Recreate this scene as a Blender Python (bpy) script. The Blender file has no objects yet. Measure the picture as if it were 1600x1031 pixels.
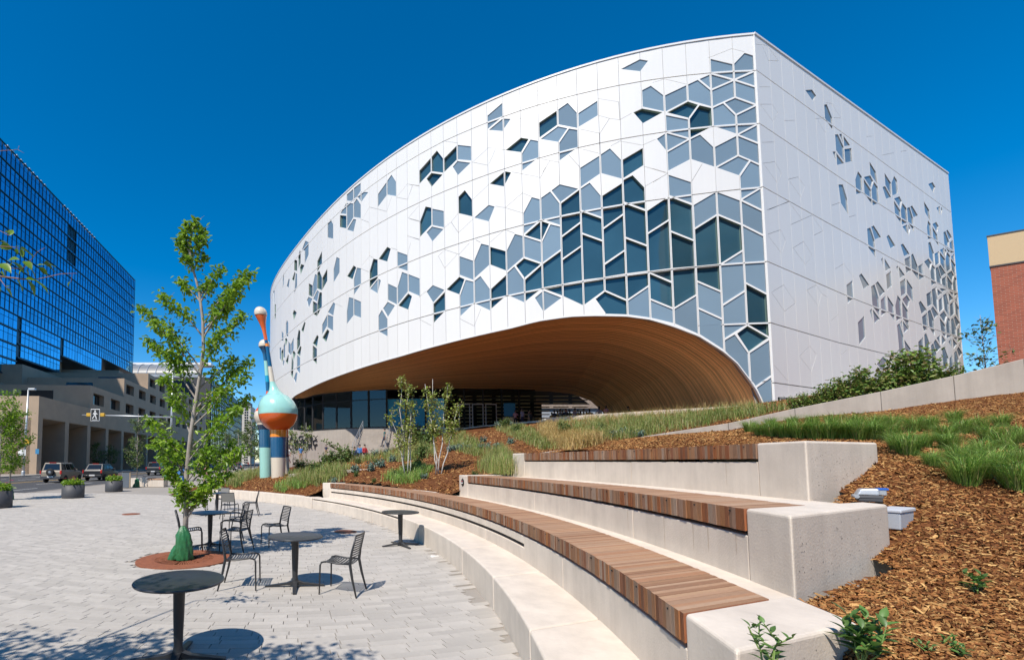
import bpy, bmesh, math, random
import numpy as np
from mathutils import Vector, Matrix
from mathutils.geometry import delaunay_2d_cdt
R = math.radians
random.seed(7); rng = np.random.default_rng(7)
SC = bpy.context.scene
COL = SC.collection

# ------------------------------------------------------------------ camera, light, exposure
F_PX, PX, HOR, EYE, W_PX, H_PX = 740.0, 530.0, 720.5, 1.85, 1600.0, 1031.0
PITCH = math.atan(F_PX / 12000.0)
PPY = HOR - F_PX * math.tan(PITCH)
cam = bpy.data.cameras.new('camera'); cam_o = bpy.data.objects.new('camera', cam); COL.objects.link(cam_o)
cam.sensor_width = 36.0; cam.sensor_fit = 'HORIZONTAL'
cam.lens = 36.0 * F_PX / W_PX
cam.shift_x = (W_PX / 2 - PX) / W_PX
cam.shift_y = (PPY - H_PX / 2) / W_PX
cam.clip_start = 0.05; cam.clip_end = 3000
cam_o.location = (0, 0, EYE); cam_o.rotation_euler = (R(90) + PITCH, 0, 0)
SC.camera = cam_o

SUN_DIR = Vector((-0.56 * math.cos(R(53)), -0.8285 * math.cos(R(53)), math.sin(R(53)))).normalized()
world = bpy.data.worlds.new('World'); SC.world = world; world.use_nodes = True
wn = world.node_tree; wn.nodes.clear()
sky = wn.nodes.new('ShaderNodeTexSky'); sky.sky_type = 'NISHITA'; sky.sun_disc = False
sky.sun_elevation = R(53); sky.sun_rotation = math.atan2(SUN_DIR.x, SUN_DIR.y)
sky.altitude = 1050; sky.air_density = 1.0; sky.dust_density = 0.25; sky.ozone_density = 3.0
hs = wn.nodes.new('ShaderNodeHueSaturation'); hs.inputs['Saturation'].default_value = 1.46; hs.inputs['Hue'].default_value = 0.497
bg = wn.nodes.new('ShaderNodeBackground'); bg.inputs['Strength'].default_value = 0.115
wo = wn.nodes.new('ShaderNodeOutputWorld')
wn.links.new(sky.outputs[0], hs.inputs['Color']); wn.links.new(hs.outputs[0], bg.inputs[0]); wn.links.new(bg.outputs[0], wo.inputs[0])
sun = bpy.data.lights.new('sun', 'SUN'); sun.energy = 4.1; sun.angle = R(0.53); sun.color = (1.0, 0.925, 0.825)
sun_o = bpy.data.objects.new('sun', sun); COL.objects.link(sun_o); sun_o.location = (-20, -15, 40)
sun_o.rotation_euler = SUN_DIR.to_track_quat('Z', 'Y').to_euler()
SC.view_settings.view_transform = 'Standard'; SC.view_settings.look = 'None'
SC.view_settings.gamma = 1.0; SC.view_settings.use_curve_mapping = False
SC.view_settings.exposure = 0.52
SC.cycles.max_bounces = 9; SC.cycles.diffuse_bounces = 7; SC.cycles.glossy_bounces = 3
SC.cycles.transparent_max_bounces = 12; SC.cycles.caustics_reflective = False; SC.cycles.caustics_refractive = False

# ------------------------------------------------------------------ helpers
def ray(px, py):
    a = (px - PX) / F_PX; b = (PPY - py) / F_PX
    return (a, math.cos(PITCH) - b * math.sin(PITCH), math.sin(PITCH) + b * math.cos(PITCH))
def on_z(px, py, z=0.0):
    d = ray(px, py); t = (z - EYE) / d[2]; return (d[0] * t, d[1] * t, z)
def at_y(px, py, y):
    d = ray(px, py); t = y / d[1]; return (d[0] * t, y, EYE + d[2] * t)

def tag(o, label=None, cat=None, group=None, kind=None):
    if label: o['label'] = label
    if cat: o['category'] = cat
    if group: o['group'] = group
    if kind: o['kind'] = kind
    return o
def empty(name, loc=(0, 0, 0), rz=0.0, label=None, cat=None, group=None, kind=None):
    o = bpy.data.objects.new(name, None); COL.objects.link(o); o.empty_display_size = 0.2
    o.location = loc; o.rotation_euler = (0, 0, rz)
    return tag(o, label, cat, group, kind)
def link(name, me, parent=None, mats=None):
    if mats:
        for m in mats: me.materials.append(m)
    o = bpy.data.objects.new(name, me); COL.objects.link(o)
    if parent: o.parent = parent
    return o
ORD = 'first second third fourth fifth sixth seventh eighth ninth tenth eleventh twelfth thirteenth fourteenth fifteenth sixteenth seventeenth eighteenth nineteenth twentieth'.split() + ['twenty ' + w for w in 'first second third fourth fifth sixth seventh eighth ninth'.split()]
def ordinal(i, n): return 'leftmost' if i == 0 else ('rightmost' if i == n - 1 else ORD[i] + ' from the left')
def copy_tree(o, parent=None):
    c = o.copy(); COL.objects.link(c)
    if parent: c.parent = parent
    for ch in o.children: copy_tree(ch, c)
    return c
class MB:
    def __init__(s): s.v = []; s.f = []; s.m = []
    def add(s, vs, fs, mi=0):
        n = len(s.v); s.v.extend([tuple(map(float, p)) for p in vs])
        for f in fs: s.f.append(tuple(i + n for i in f)); s.m.append(mi)
        return s
    def box(s, x0, x1, y0, y1, z0, z1, mi=0):
        return s.add([(x0,y0,z0),(x1,y0,z0),(x1,y1,z0),(x0,y1,z0),(x0,y0,z1),(x1,y0,z1),(x1,y1,z1),(x0,y1,z1)],
                     [(0,3,2,1),(4,5,6,7),(0,1,5,4),(1,2,6,5),(2,3,7,6),(3,0,4,7)], mi)
    def hexa(s, b, t, mi=0):
        n = len(b)
        fs = [tuple(reversed(range(n))), tuple(range(n, 2 * n))] + [(i, (i + 1) % n, n + (i + 1) % n, n + i) for i in range(n)]
        return s.add(list(b) + list(t), fs, mi)
    def prism(s, poly, z0, z1, mi=0):
        return s.hexa([(x, y, z0) for x, y in poly], [(x, y, z1) for x, y in poly], mi)
    def beam(s, a, b, w, h, mi=0, up=(0, 0, 1)):
        a = Vector(a); b = Vector(b); d = (b - a).normalized(); u = Vector(up)
        x = d.cross(u)
        if x.length < 1e-4: x = d.cross(Vector((1, 0, 0)))
        x.normalize(); y = x.cross(d); x *= w / 2; y *= h / 2
        return s.hexa([a - x - y, a + x - y, a + x + y, a - x + y], [b - x - y, b + x - y, b + x + y, b - x + y], mi)
    def tube(s, pts, rad, n=8, mi=0, cap=True):
        pts = [Vector(p) for p in pts]; m = len(pts)
        if not hasattr(rad, '__len__'): rad = [rad] * m
        vs = []; prev = None
        for i, p in enumerate(pts):
            d = (pts[min(i + 1, m - 1)] - pts[max(i - 1, 0)]).normalized()
            if prev is None:
                x = d.cross(Vector((0, 0, 1)))
                if x.length < 1e-3: x = d.cross(Vector((1, 0, 0)))
            else: x = prev - d * prev.dot(d)
            x.normalize(); prev = x; y = d.cross(x)
            for k in range(n):
                a = 2 * math.pi * k / n; vs.append(p + (x * math.cos(a) + y * math.sin(a)) * rad[i])
        fs = [(i * n + k, i * n + (k + 1) % n, (i + 1) * n + (k + 1) % n, (i + 1) * n + k) for i in range(m - 1) for k in range(n)]
        if cap: fs += [tuple(reversed(range(n))), tuple(range((m - 1) * n, m * n))]
        return s.add(vs, fs, mi)
    def lathe(s, prof, n=24, mi=0, c=(0, 0, 0), ax=None, cap=True):
        vs = []
        for r, z in prof:
            off = ax(z) if ax else (0, 0)
            for k in range(n):
                a = 2 * math.pi * k / n
                vs.append((c[0] + off[0] + r * math.cos(a), c[1] + off[1] + r * math.sin(a), c[2] + z))
        m = len(prof); fs = []
        for i in range(m - 1):
            for k in range(n): fs.append((i * n + k, i * n + (k + 1) % n, (i + 1) * n + (k + 1) % n, (i + 1) * n + k))
        if cap and prof[0][0] > 1e-4: fs.append(tuple(reversed(range(n))))
        if cap and prof[-1][0] > 1e-4: fs.append(tuple(range((m - 1) * n, m * n)))
        return s.add(vs, fs, mi)
    def disc(s, c, r, n=24, mi=0):
        return s.add([(c[0] + r * math.cos(2*math.pi*k/n), c[1] + r * math.sin(2*math.pi*k/n), c[2]) for k in range(n)], [tuple(range(n))], mi)
    def mesh(s, name, smooth=False):
        me = bpy.data.meshes.new(name); me.from_pydata(s.v, [], s.f)
        me.polygons.foreach_set('material_index', s.m)
        if smooth: me.polygons.foreach_set('use_smooth', [len(f) < 5 for f in s.f])
        me.update(); return me
    def build(s, name, mats, parent=None, smooth=False):
        return link(name, s.mesh(name, smooth), parent, mats if isinstance(mats, (list, tuple)) else [mats])
def bevel(o, w=0.01, seg=2):
    m = o.modifiers.new('bevel', 'BEVEL'); m.width = w; m.segments = seg; m.limit_method = 'ANGLE'; m.angle_limit = R(35); return o
def mesh_np(name, V, Fc, smooth=False, mi=None):
    V = np.asarray(V, np.float32).reshape(-1, 3); Fc = np.asarray(Fc, np.int32); k = Fc.shape[1]
    me = bpy.data.meshes.new(name)
    me.vertices.add(len(V)); me.vertices.foreach_set('co', V.ravel())
    me.loops.add(Fc.size); me.loops.foreach_set('vertex_index', Fc.ravel())
    me.polygons.add(len(Fc)); me.polygons.foreach_set('loop_start', np.arange(0, Fc.size, k, dtype=np.int32))
    me.polygons.foreach_set('use_smooth', np.full(len(Fc), bool(smooth)))
    if mi is not None: me.polygons.foreach_set('material_index', np.asarray(mi, np.int32))
    me.update(calc_edges=True); return me

# ------------------------------------------------------------------ materials
MATS = {}
def mat(name, col, rough=0.6, metal=0.0, spec=0.5, var=0.0, scale=4.0, col2=None, bump=0.0, bscale=40.0, obj_var=0.0, island=0.0,
        island_cols=None, obj_cols=None, trans=0.0, coord='Object', stretch=None, coat=0.0, dark=0.0, dscale=1.5, streak=0.0):
    m = bpy.data.materials.new(name); m.use_nodes = True; nt = m.node_tree; N = nt.nodes; L = nt.links
    b = N['Principled BSDF']; b.inputs['Roughness'].default_value = rough; b.inputs['Metallic'].default_value = metal
    b.inputs['Specular IOR Level'].default_value = spec
    if coat: b.inputs['Coat Weight'].default_value = coat; b.inputs['Coat Roughness'].default_value = 0.06
    rgb = N.new('ShaderNodeRGB'); rgb.outputs[0].default_value = (*col, 1); c = rgb.outputs[0]
    tc = N.new('ShaderNodeTexCoord'); vec = tc.outputs[coord]
    if stretch:
        mp = N.new('ShaderNodeMapping'); mp.inputs['Scale'].default_value = stretch; L.new(vec, mp.inputs[0]); vec = mp.outputs[0]
    def mix(fac, a, bb, mode='MIX'):
        x = N.new('ShaderNodeMix'); x.data_type = 'RGBA'; x.blend_type = mode
        if hasattr(fac, 'links') or hasattr(fac, 'is_linked'): L.new(fac, x.inputs['Factor'])
        else: x.inputs['Factor'].default_value = fac
        for v, s in ((a, 'A'), (bb, 'B')):
            sock = [i for i in x.inputs if i.name == s and i.type == 'RGBA'][0]
            if isinstance(v, tuple): sock.default_value = (*v, 1)
            else: L.new(v, sock)
        return [o for o in x.outputs if o.type == 'RGBA'][0]
    def ramp(f, lo, hi):
        r = N.new('ShaderNodeMapRange'); r.inputs['From Min'].default_value = lo; r.inputs['From Max'].default_value = hi; L.new(f, r.inputs[0]); return r.outputs[0]
    if col2 is not None:
        n = N.new('ShaderNodeTexNoise'); n.inputs['Scale'].default_value = scale; n.inputs['Detail'].default_value = 6; n.inputs['Roughness'].default_value = 0.65
        L.new(vec, n.inputs['Vector']); c = mix(ramp(n.outputs[0], 0.35, 0.65), c, col2)
    if island_cols or island:
        g = N.new('ShaderNodeNewGeometry'); f = g.outputs['Random Per Island']
        if island_cols:
            cr = N.new('ShaderNodeValToRGB'); e = cr.color_ramp.elements
            for i, cc in enumerate(island_cols):
                el = e[i] if i < 2 else e.new(i / (len(island_cols) - 1))
                el.position = i / (len(island_cols) - 1); el.color = (*cc, 1)
            L.new(f, cr.inputs[0]); c = cr.outputs[0]
        else:
            h = N.new('ShaderNodeHueSaturation'); L.new(c, h.inputs['Color']); L.new(ramp2(N, L, f, 1 - island, 1 + island), h.inputs['Value']); c = h.outputs[0]
    if obj_cols:
        oi = N.new('ShaderNodeObjectInfo'); cr = N.new('ShaderNodeValToRGB'); e = cr.color_ramp.elements
        for i, cc in enumerate(obj_cols):
            el = e[i] if i < 2 else e.new(i / (len(obj_cols) - 1))
            el.position = i / (len(obj_cols) - 1); el.color = (*cc, 1)
        L.new(oi.outputs['Random'], cr.inputs[0]); c = mix(0.85, c, cr.outputs[0])
    if obj_var:
        oi = N.new('ShaderNodeObjectInfo'); h = N.new('ShaderNodeHueSaturation'); L.new(c, h.inputs['Color'])
        L.new(ramp2(N, L, oi.outputs['Random'], 1 - obj_var, 1 + obj_var), h.inputs['Value']); c = h.outputs[0]
    if var:
        n = N.new('ShaderNodeTexNoise'); n.inputs['Scale'].default_value = scale * 2.3; n.inputs['Detail'].default_value = 5
        L.new(vec, n.inputs['Vector']); h = N.new('ShaderNodeHueSaturation'); L.new(c, h.inputs['Color'])
        L.new(ramp2(N, L, n.outputs[0], 1 - 2 * var, 1 + 2 * var), h.inputs['Value']); c = h.outputs[0]
    if streak:
        mp2 = N.new('ShaderNodeMapping'); mp2.inputs['Scale'].default_value = (5.0, 5.0, 0.35); L.new(tc.outputs['Object'], mp2.inputs[0])
        n = N.new('ShaderNodeTexNoise'); n.inputs['Scale'].default_value = 1.0; n.inputs['Detail'].default_value = 7; n.inputs['Roughness'].default_value = 0.7
        L.new(mp2.outputs[0], n.inputs['Vector']); h = N.new('ShaderNodeHueSaturation'); L.new(c, h.inputs['Color'])
        L.new(ramp2(N, L, ramp(n.outputs[0], 0.38, 0.72), 1.0 + streak * .25, 1 - streak), h.inputs['Value']); c = h.outputs[0]
    if dark:
        n = N.new('ShaderNodeTexNoise'); n.inputs['Scale'].default_value = dscale; n.inputs['Detail'].default_value = 8; n.inputs['Roughness'].default_value = 0.7
        L.new(tc.outputs['Object'], n.inputs['Vector']); h = N.new('ShaderNodeHueSaturation'); L.new(c, h.inputs['Color'])
        L.new(ramp2(N, L, ramp(n.outputs[0], 0.4, 0.75), 1.0, 1 - dark), h.inputs['Value']); c = h.outputs[0]
    L.new(c, b.inputs['Base Color'])
    if bump:
        n = N.new('ShaderNodeTexNoise'); n.inputs['Scale'].default_value = bscale; n.inputs['Detail'].default_value = 5
        L.new(vec, n.inputs['Vector']); bp = N.new('ShaderNodeBump'); bp.inputs['Strength'].default_value = bump; bp.inputs['Distance'].default_value = 0.02
        L.new(n.outputs[0], bp.inputs['Height']); L.new(bp.outputs[0], b.inputs['Normal'])
    if trans:
        t = N.new('ShaderNodeBsdfTranslucent'); L.new(c, t.inputs[0]); ms = N.new('ShaderNodeMixShader'); ms.inputs[0].default_value = trans
        L.new(b.outputs[0], ms.inputs[1]); L.new(t.outputs[0], ms.inputs[2]); L.new(ms.outputs[0], N['Material Output'].inputs[0])
    MATS[name] = m; return m
def ramp2(N, L, f, lo, hi):
    r = N.new('ShaderNodeMapRange'); r.inputs['To Min'].default_value = lo; r.inputs['To Max'].default_value = hi; L.new(f, r.inputs[0]); return r.outputs[0]

M_PANEL = mat('white_panel', (0.755, 0.745, 0.722), 0.38, var=0.012, scale=3, stretch=(1, 1, 0.06), obj_var=0.02)
M_JOINT = mat('joint_shadow', (0.27, 0.265, 0.26), 0.8)
M_TRIM = mat('white_trim', (0.74, 0.74, 0.73), 0.35)
M_FRIT = mat('fritted_glass', (0.190, 0.270, 0.340), 0.14, spec=0.42, obj_var=0.13, var=0.05, scale=0.12)
M_DARKGLASS = mat('clear_glass', (0.030, 0.080, 0.112), 0.015, spec=0.8, var=0.2, scale=0.12, obj_var=0.35)
M_REVEAL = mat('window_reveal', (0.22, 0.31, 0.26), 0.5)
M_METAL_DK = mat('dark_metal', (0.028, 0.029, 0.032), 0.42, var=0.05, scale=8)
M_TABLE = mat('table_coating', (0.035, 0.037, 0.042), 0.34, spec=0.5, var=0.08, scale=3, dark=0.2, dscale=4)
M_CONC = mat('cast_concrete', (0.69, 0.605, 0.51), 0.75, col2=(0.62, 0.54, 0.455), scale=1.6, var=0.03, bump=0.14, bscale=60, dark=0.12, dscale=2.4, streak=0.12)
M_CONC_OLD = mat('grey_concrete', (0.43, 0.38, 0.325), 0.8, col2=(0.37, 0.325, 0.28), scale=0.8, var=0.04, bump=0.15, bscale=40, dark=0.10, dscale=1.1, streak=0.14)
M_HOLE = mat('bug_hole', (0.14, 0.13, 0.12), 0.9)
M_STAIN = mat('rust_stain', (0.42, 0.31, 0.2), 0.8, col2=(0.5, 0.44, 0.37), scale=9)
M_WOOD = mat('weathered_hardwood', (0.32, 0.195, 0.135), 0.75, col2=(0.23, 0.13, 0.085), scale=3.0, stretch=(1.5, 22, 22), obj_var=0.12, obj_cols=[(0.39, 0.215, 0.11), (0.28, 0.14, 0.07), (0.46, 0.30, 0.19), (0.36, 0.175, 0.085), (0.42, 0.255, 0.145), (0.32, 0.195, 0.115)], var=0.10, bump=0.25, bscale=5, dark=0.2, dscale=5)
M_WOODEND = mat('hardwood_end', (0.30, 0.14, 0.07), 0.75, col2=(0.42, 0.26, 0.17), scale=5.0, stretch=(6, 6, 1.0), obj_cols=[(0.56, 0.19, 0.065), (0.27, 0.11, 0.055), (0.60, 0.43, 0.31), (0.56, 0.24, 0.09), (0.40, 0.26, 0.18), (0.66, 0.50, 0.38), (0.40, 0.13, 0.05), (0.52, 0.30, 0.17)], var=0.12, bump=0.2, bscale=12)
M_WOOD_I = mat('far_hardwood', (0.3, 0.2, 0.14), 0.75, island_cols=[(0.42, 0.25, 0.15), (0.33, 0.18, 0.10), (0.50, 0.36, 0.25), (0.40, 0.21, 0.115)])
M_WOODEND_I = mat('far_hardwood_end', (0.3, 0.2, 0.14), 0.75, island_cols=[(0.34, 0.115, 0.042), (0.20, 0.08, 0.04), (0.44, 0.30, 0.21), (0.40, 0.155, 0.06), (0.30, 0.19, 0.13), (0.52, 0.36, 0.25)])
M_SOFFIT = mat('cedar_lath', (0.80, 0.44, 0.18), 0.55, island=0.24, var=0.07, scale=1.2, coord='UV', stretch=(70, 1, 1))
M_PAVER = mat('grey_paver', (0.425, 0.393, 0.352), 0.85, obj_var=0.10, var=0.05, scale=5, bump=0.2, bscale=70, dark=0.16, dscale=2)
M_PAVER_I = mat('grey_paver_field', (0.425, 0.393, 0.352), 0.85, island=0.10, var=0.05, scale=5, bump=0.2, bscale=70, dark=0.10, dscale=2)
M_GROUT = mat('paving_base', (0.30, 0.272, 0.24), 0.9, var=0.06, scale=2, dark=0.12, dscale=.6)
M_ASPH = mat('asphalt', (0.062, 0.062, 0.064), 0.85, var=0.10, scale=3, bump=0.3, bscale=60, dark=0.25, dscale=0.4)
M_PAINT = mat('road_paint', (0.62, 0.62, 0.6), 0.7, dark=0.3, dscale=6)
M_YELLOW = mat('yellow_paint', (0.62, 0.36, 0.03), 0.6)
M_SOIL = mat('mulch_soil', (0.085, 0.032, 0.014), 1.0, spec=0.1, col2=(0.17, 0.068, 0.026), scale=14, var=0.2, bump=1.0, bscale=35, coord='Object')
M_CHIP = mat('bark_chip', (0.2, 0.1, 0.05), 0.95, spec=0.12, island_cols=[(0.08, 0.03, 0.013), (0.19, 0.075, 0.028), (0.31, 0.135, 0.048), (0.42, 0.20, 0.07), (0.25, 0.10, 0.036), (0.62, 0.38, 0.15), (0.14, 0.055, 0.022), (0.50, 0.28, 0.10)])
M_LEAF = mat('fresh_leaf', (0.14, 0.25, 0.026), 0.42, island_cols=[(0.10, 0.20, 0.016), (0.20, 0.36, 0.024), (0.33, 0.47, 0.035), (0.14, 0.27, 0.02), (0.24, 0.40, 0.03)], trans=0.45)
M_LEAF2 = mat('dull_leaf', (0.1, 0.17, 0.04), 0.45, island_cols=[(0.06, 0.12, 0.028), (0.10, 0.17, 0.036), (0.15, 0.20, 0.045), (0.08, 0.14, 0.03)], trans=0.3)
M_LEAF3 = mat('birch_leaf', (0.2, 0.22, 0.06), 0.42, island_cols=[(0.17, 0.25, 0.035), (0.32, 0.42, 0.05), (0.36, 0.30, 0.13), (0.22, 0.26, 0.05), (0.44, 0.52, 0.16)], trans=0.3)
M_SHRUB = mat('shrub_leaf', (0.09, 0.15, 0.05), 0.45, island_cols=[(0.08, 0.16, 0.03), (0.14, 0.25, 0.045), (0.20, 0.29, 0.05), (0.25, 0.30, 0.07), (0.24, 0.15, 0.07)], trans=0.28)
M_SAGE = mat('sage_leaf', (0.2, 0.27, 0.22), 0.6, island_cols=[(0.12, 0.20, 0.15), (0.20, 0.28, 0.23), (0.10, 0.19, 0.12)], trans=0.2)
M_GRASS = mat('grass_blade', (0.09, 0.17, 0.03), 0.45, island_cols=[(0.09, 0.20, 0.03), (0.17, 0.33, 0.05), (0.25, 0.43, 0.07), (0.33, 0.46, 0.11), (0.44, 0.40, 0.17)], trans=0.28)
M_GRASS2 = mat('dry_grass_blade', (0.3, 0.24, 0.1), 0.6, island_cols=[(0.45, 0.30, 0.10), (0.62, 0.44, 0.18), (0.54, 0.38, 0.15), (0.30, 0.30, 0.08)], trans=0.28)
M_GRASS3 = mat('mixed_grass_blade', (0.12, 0.19, 0.04), 0.5, island_cols=[(0.12, 0.21, 0.04), (0.21, 0.30, 0.06), (0.30, 0.33, 0.09), (0.45, 0.35, 0.16), (0.16, 0.26, 0.05)], trans=0.28)
M_BARK = mat('young_bark', (0.36, 0.32, 0.28), 0.85, col2=(0.22, 0.19, 0.165), scale=9, stretch=(1, 1, 0.3), bump=0.5, bscale=25)
M_BIRCH = mat('birch_bark', (0.66, 0.64, 0.59), 0.75, col2=(0.45, 0.42, 0.38), scale=10, stretch=(1, 1, 2.0))
M_TWIG = mat('twig_bark', (0.23, 0.13, 0.10), 0.7)
M_BAG = mat('green_bag', (0.025, 0.14, 0.05), 0.38, var=0.15, scale=6, bump=0.8, bscale=9)
M_RUST = mat('corten_rust', (0.27, 0.088, 0.038), 0.85, col2=(0.20, 0.065, 0.03), scale=12, var=0.10, bump=0.15, bscale=60)
M_BLACK = mat('black', (0.012, 0.012, 0.013), 0.6)
M_WHITE = mat('white', (0.78, 0.78, 0.76), 0.45)
M_GALV = mat('galvanised_steel', (0.50, 0.52, 0.54), 0.42, metal=0.55, var=0.05, scale=6)
M_CHAR = mat('charcoal_planter', (0.055, 0.056, 0.062), 0.6, var=0.06, scale=5)
M_BEIGEC = mat('beige_precast', (0.45, 0.335, 0.235), 0.85, col2=(0.38, 0.29, 0.21), scale=0.25, var=0.04, bump=0.2, bscale=8, dark=0.12, dscale=0.15)
M_BGLASS = mat('office_window', (0.012, 0.018, 0.024), 0.06, spec=0.7)
M_TOWERGL = mat('mirror_blue_glass', (0.10, 0.52, 0.80), 0.04, metal=0.9, obj_var=0.1, island=0.14)
M_TOWERFR = mat('tower_mullion', (0.016, 0.07, 0.115), 0.35, metal=0.3)
M_SKIN = mat('skin', (0.46, 0.27, 0.19), 0.55); M_SKIN2 = mat('dark_skin', (0.16, 0.08, 0.05), 0.55)
M_HAIR = mat('dark_hair', (0.02, 0.014, 0.01), 0.6)
def cloth(n, c): return mat('cloth_' + n, c, 0.85, var=0.06, scale=8)
C_ = {n: cloth(n, c) for n, c in dict(black=(0.015, 0.015, 0.018), navy=(0.02, 0.03, 0.07), denim=(0.07, 0.15, 0.28), white=(0.65, 0.64, 0.62), red=(0.42, 0.03, 0.04), grey=(0.16, 0.16, 0.17),
      teal=(0.03, 0.12, 0.13), tan=(0.36, 0.25, 0.13), pink=(0.5, 0.22, 0.24), blue=(0.06, 0.18, 0.42), lilac=(0.34, 0.3, 0.42), green=(0.07, 0.16, 0.07), orange=(0.6, 0.16, 0.03)).items()}
PLAN_U=[0.0, 1.0, 2.0, 3.0, 4.0, 5.0, 6.0, 7.0, 8.0, 9.0, 10.0, 11.0, 12.0, 13.0, 14.0, 15.0, 16.0, 17.0, 18.0, 19.0, 20.0, 21.0, 22.0, 23.0, 24.0, 25.0, 26.0, 27.0, 28.0, 29.0, 30.0, 31.0, 32.0, 33.0, 34.0, 35.0, 36.0, 37.0, 38.0, 39.0, 40.0, 41.0, 42.0, 43.0, 44.0, 45.0, 46.0, 47.0, 48.0, 49.0, 50.0, 51.0, 52.0, 53.0, 54.0, 55.0, 56.0, 57.0, 58.0, 59.0, 60.0, 61.0, 62.0, 64.0, 66.0, 68.0, 70.0, 72.0, 74.0, 76.0, 78.0]
PLAN=[(26.313, 28.523), (25.319, 28.633), (24.328, 28.771), (23.343, 28.939), (22.363, 29.138), (21.389, 29.367), (20.424, 29.629), (19.469, 29.923), (18.523, 30.249), (17.59, 30.607), (16.669, 30.997), (15.762, 31.419), (14.871, 31.872), (13.995, 32.354), (13.136, 32.867), (12.295, 33.407), (11.472, 33.976), (10.668, 34.57), (9.884, 35.19), (9.119, 35.835), (8.374, 36.502), (7.649, 37.19), (6.944, 37.9), (6.259, 38.628), (5.594, 39.375), (4.948, 40.138), (4.321, 40.917), (3.712, 41.71), (3.121, 42.517), (2.548, 43.336), (1.991, 44.167), (1.449, 45.007), (0.923, 45.857), (0.41, 46.716), (-0.09, 47.582), (-0.577, 48.455), (-1.053, 49.335), (-1.519, 50.22), (-1.975, 51.109), (-2.423, 52.004), (-2.863, 52.902), (-3.296, 53.803), (-3.723, 54.707), (-4.143, 55.615), (-4.559, 56.524), (-4.969, 57.436), (-5.374, 58.351), (-5.774, 59.267), (-6.169, 60.186), (-6.559, 61.107), (-6.943, 62.03), (-7.321, 62.956), (-7.692, 63.884), (-8.055, 64.816), (-8.409, 65.751), (-8.754, 66.69), (-9.087, 67.633), (-9.407, 68.58), (-9.714, 69.532), (-10.004, 70.489), (-10.277, 71.451), (-10.531, 72.418), (-10.763, 73.391), (-11.153, 75.352), (-11.427, 77.333), (-11.627, 79.323), (-11.843, 81.311), (-12.059, 83.299), (-12.275, 85.288), (-12.491, 87.276), (-12.707, 89.264)]
COLS_L=[0, 1.22, 2.56, 3.91, 5.24, 6.53, 7.8, 9.06, 10.32, 11.56, 12.81, 14.0, 15.2, 16.4, 17.63, 18.82, 20.02, 21.17, 22.4, 23.66, 24.9, 26.08, 27.33, 28.55, 29.82, 31.08, 32.36, 33.7, 35.08, 36.45, 37.8, 39.12, 40.42, 41.7, 43.05, 44.45, 45.75, 46.98, 48.2, 49.4, 50.6, 51.75, 52.9, 54.15, 55.4, 56.65, 57.9, 59.15, 60.4, 61.65, 62.9, 64.15, 65.4, 66.65, 67.9, 69.15, 70.4, 71.65, 72.9, 74.15, 75.4, 76.65, 77.9, 79.15]
COLS_R=[0, 1.75, 3.3, 4.85, 6.35, 7.8, 9.2, 10.65, 12.05, 13.58, 15.08, 16.42, 17.78, 19.2, 20.72, 22.03, 23.42, 24.93, 26.32, 27.7, 29.04, 30.38, 31.76, 33.2, 34.4]
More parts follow.
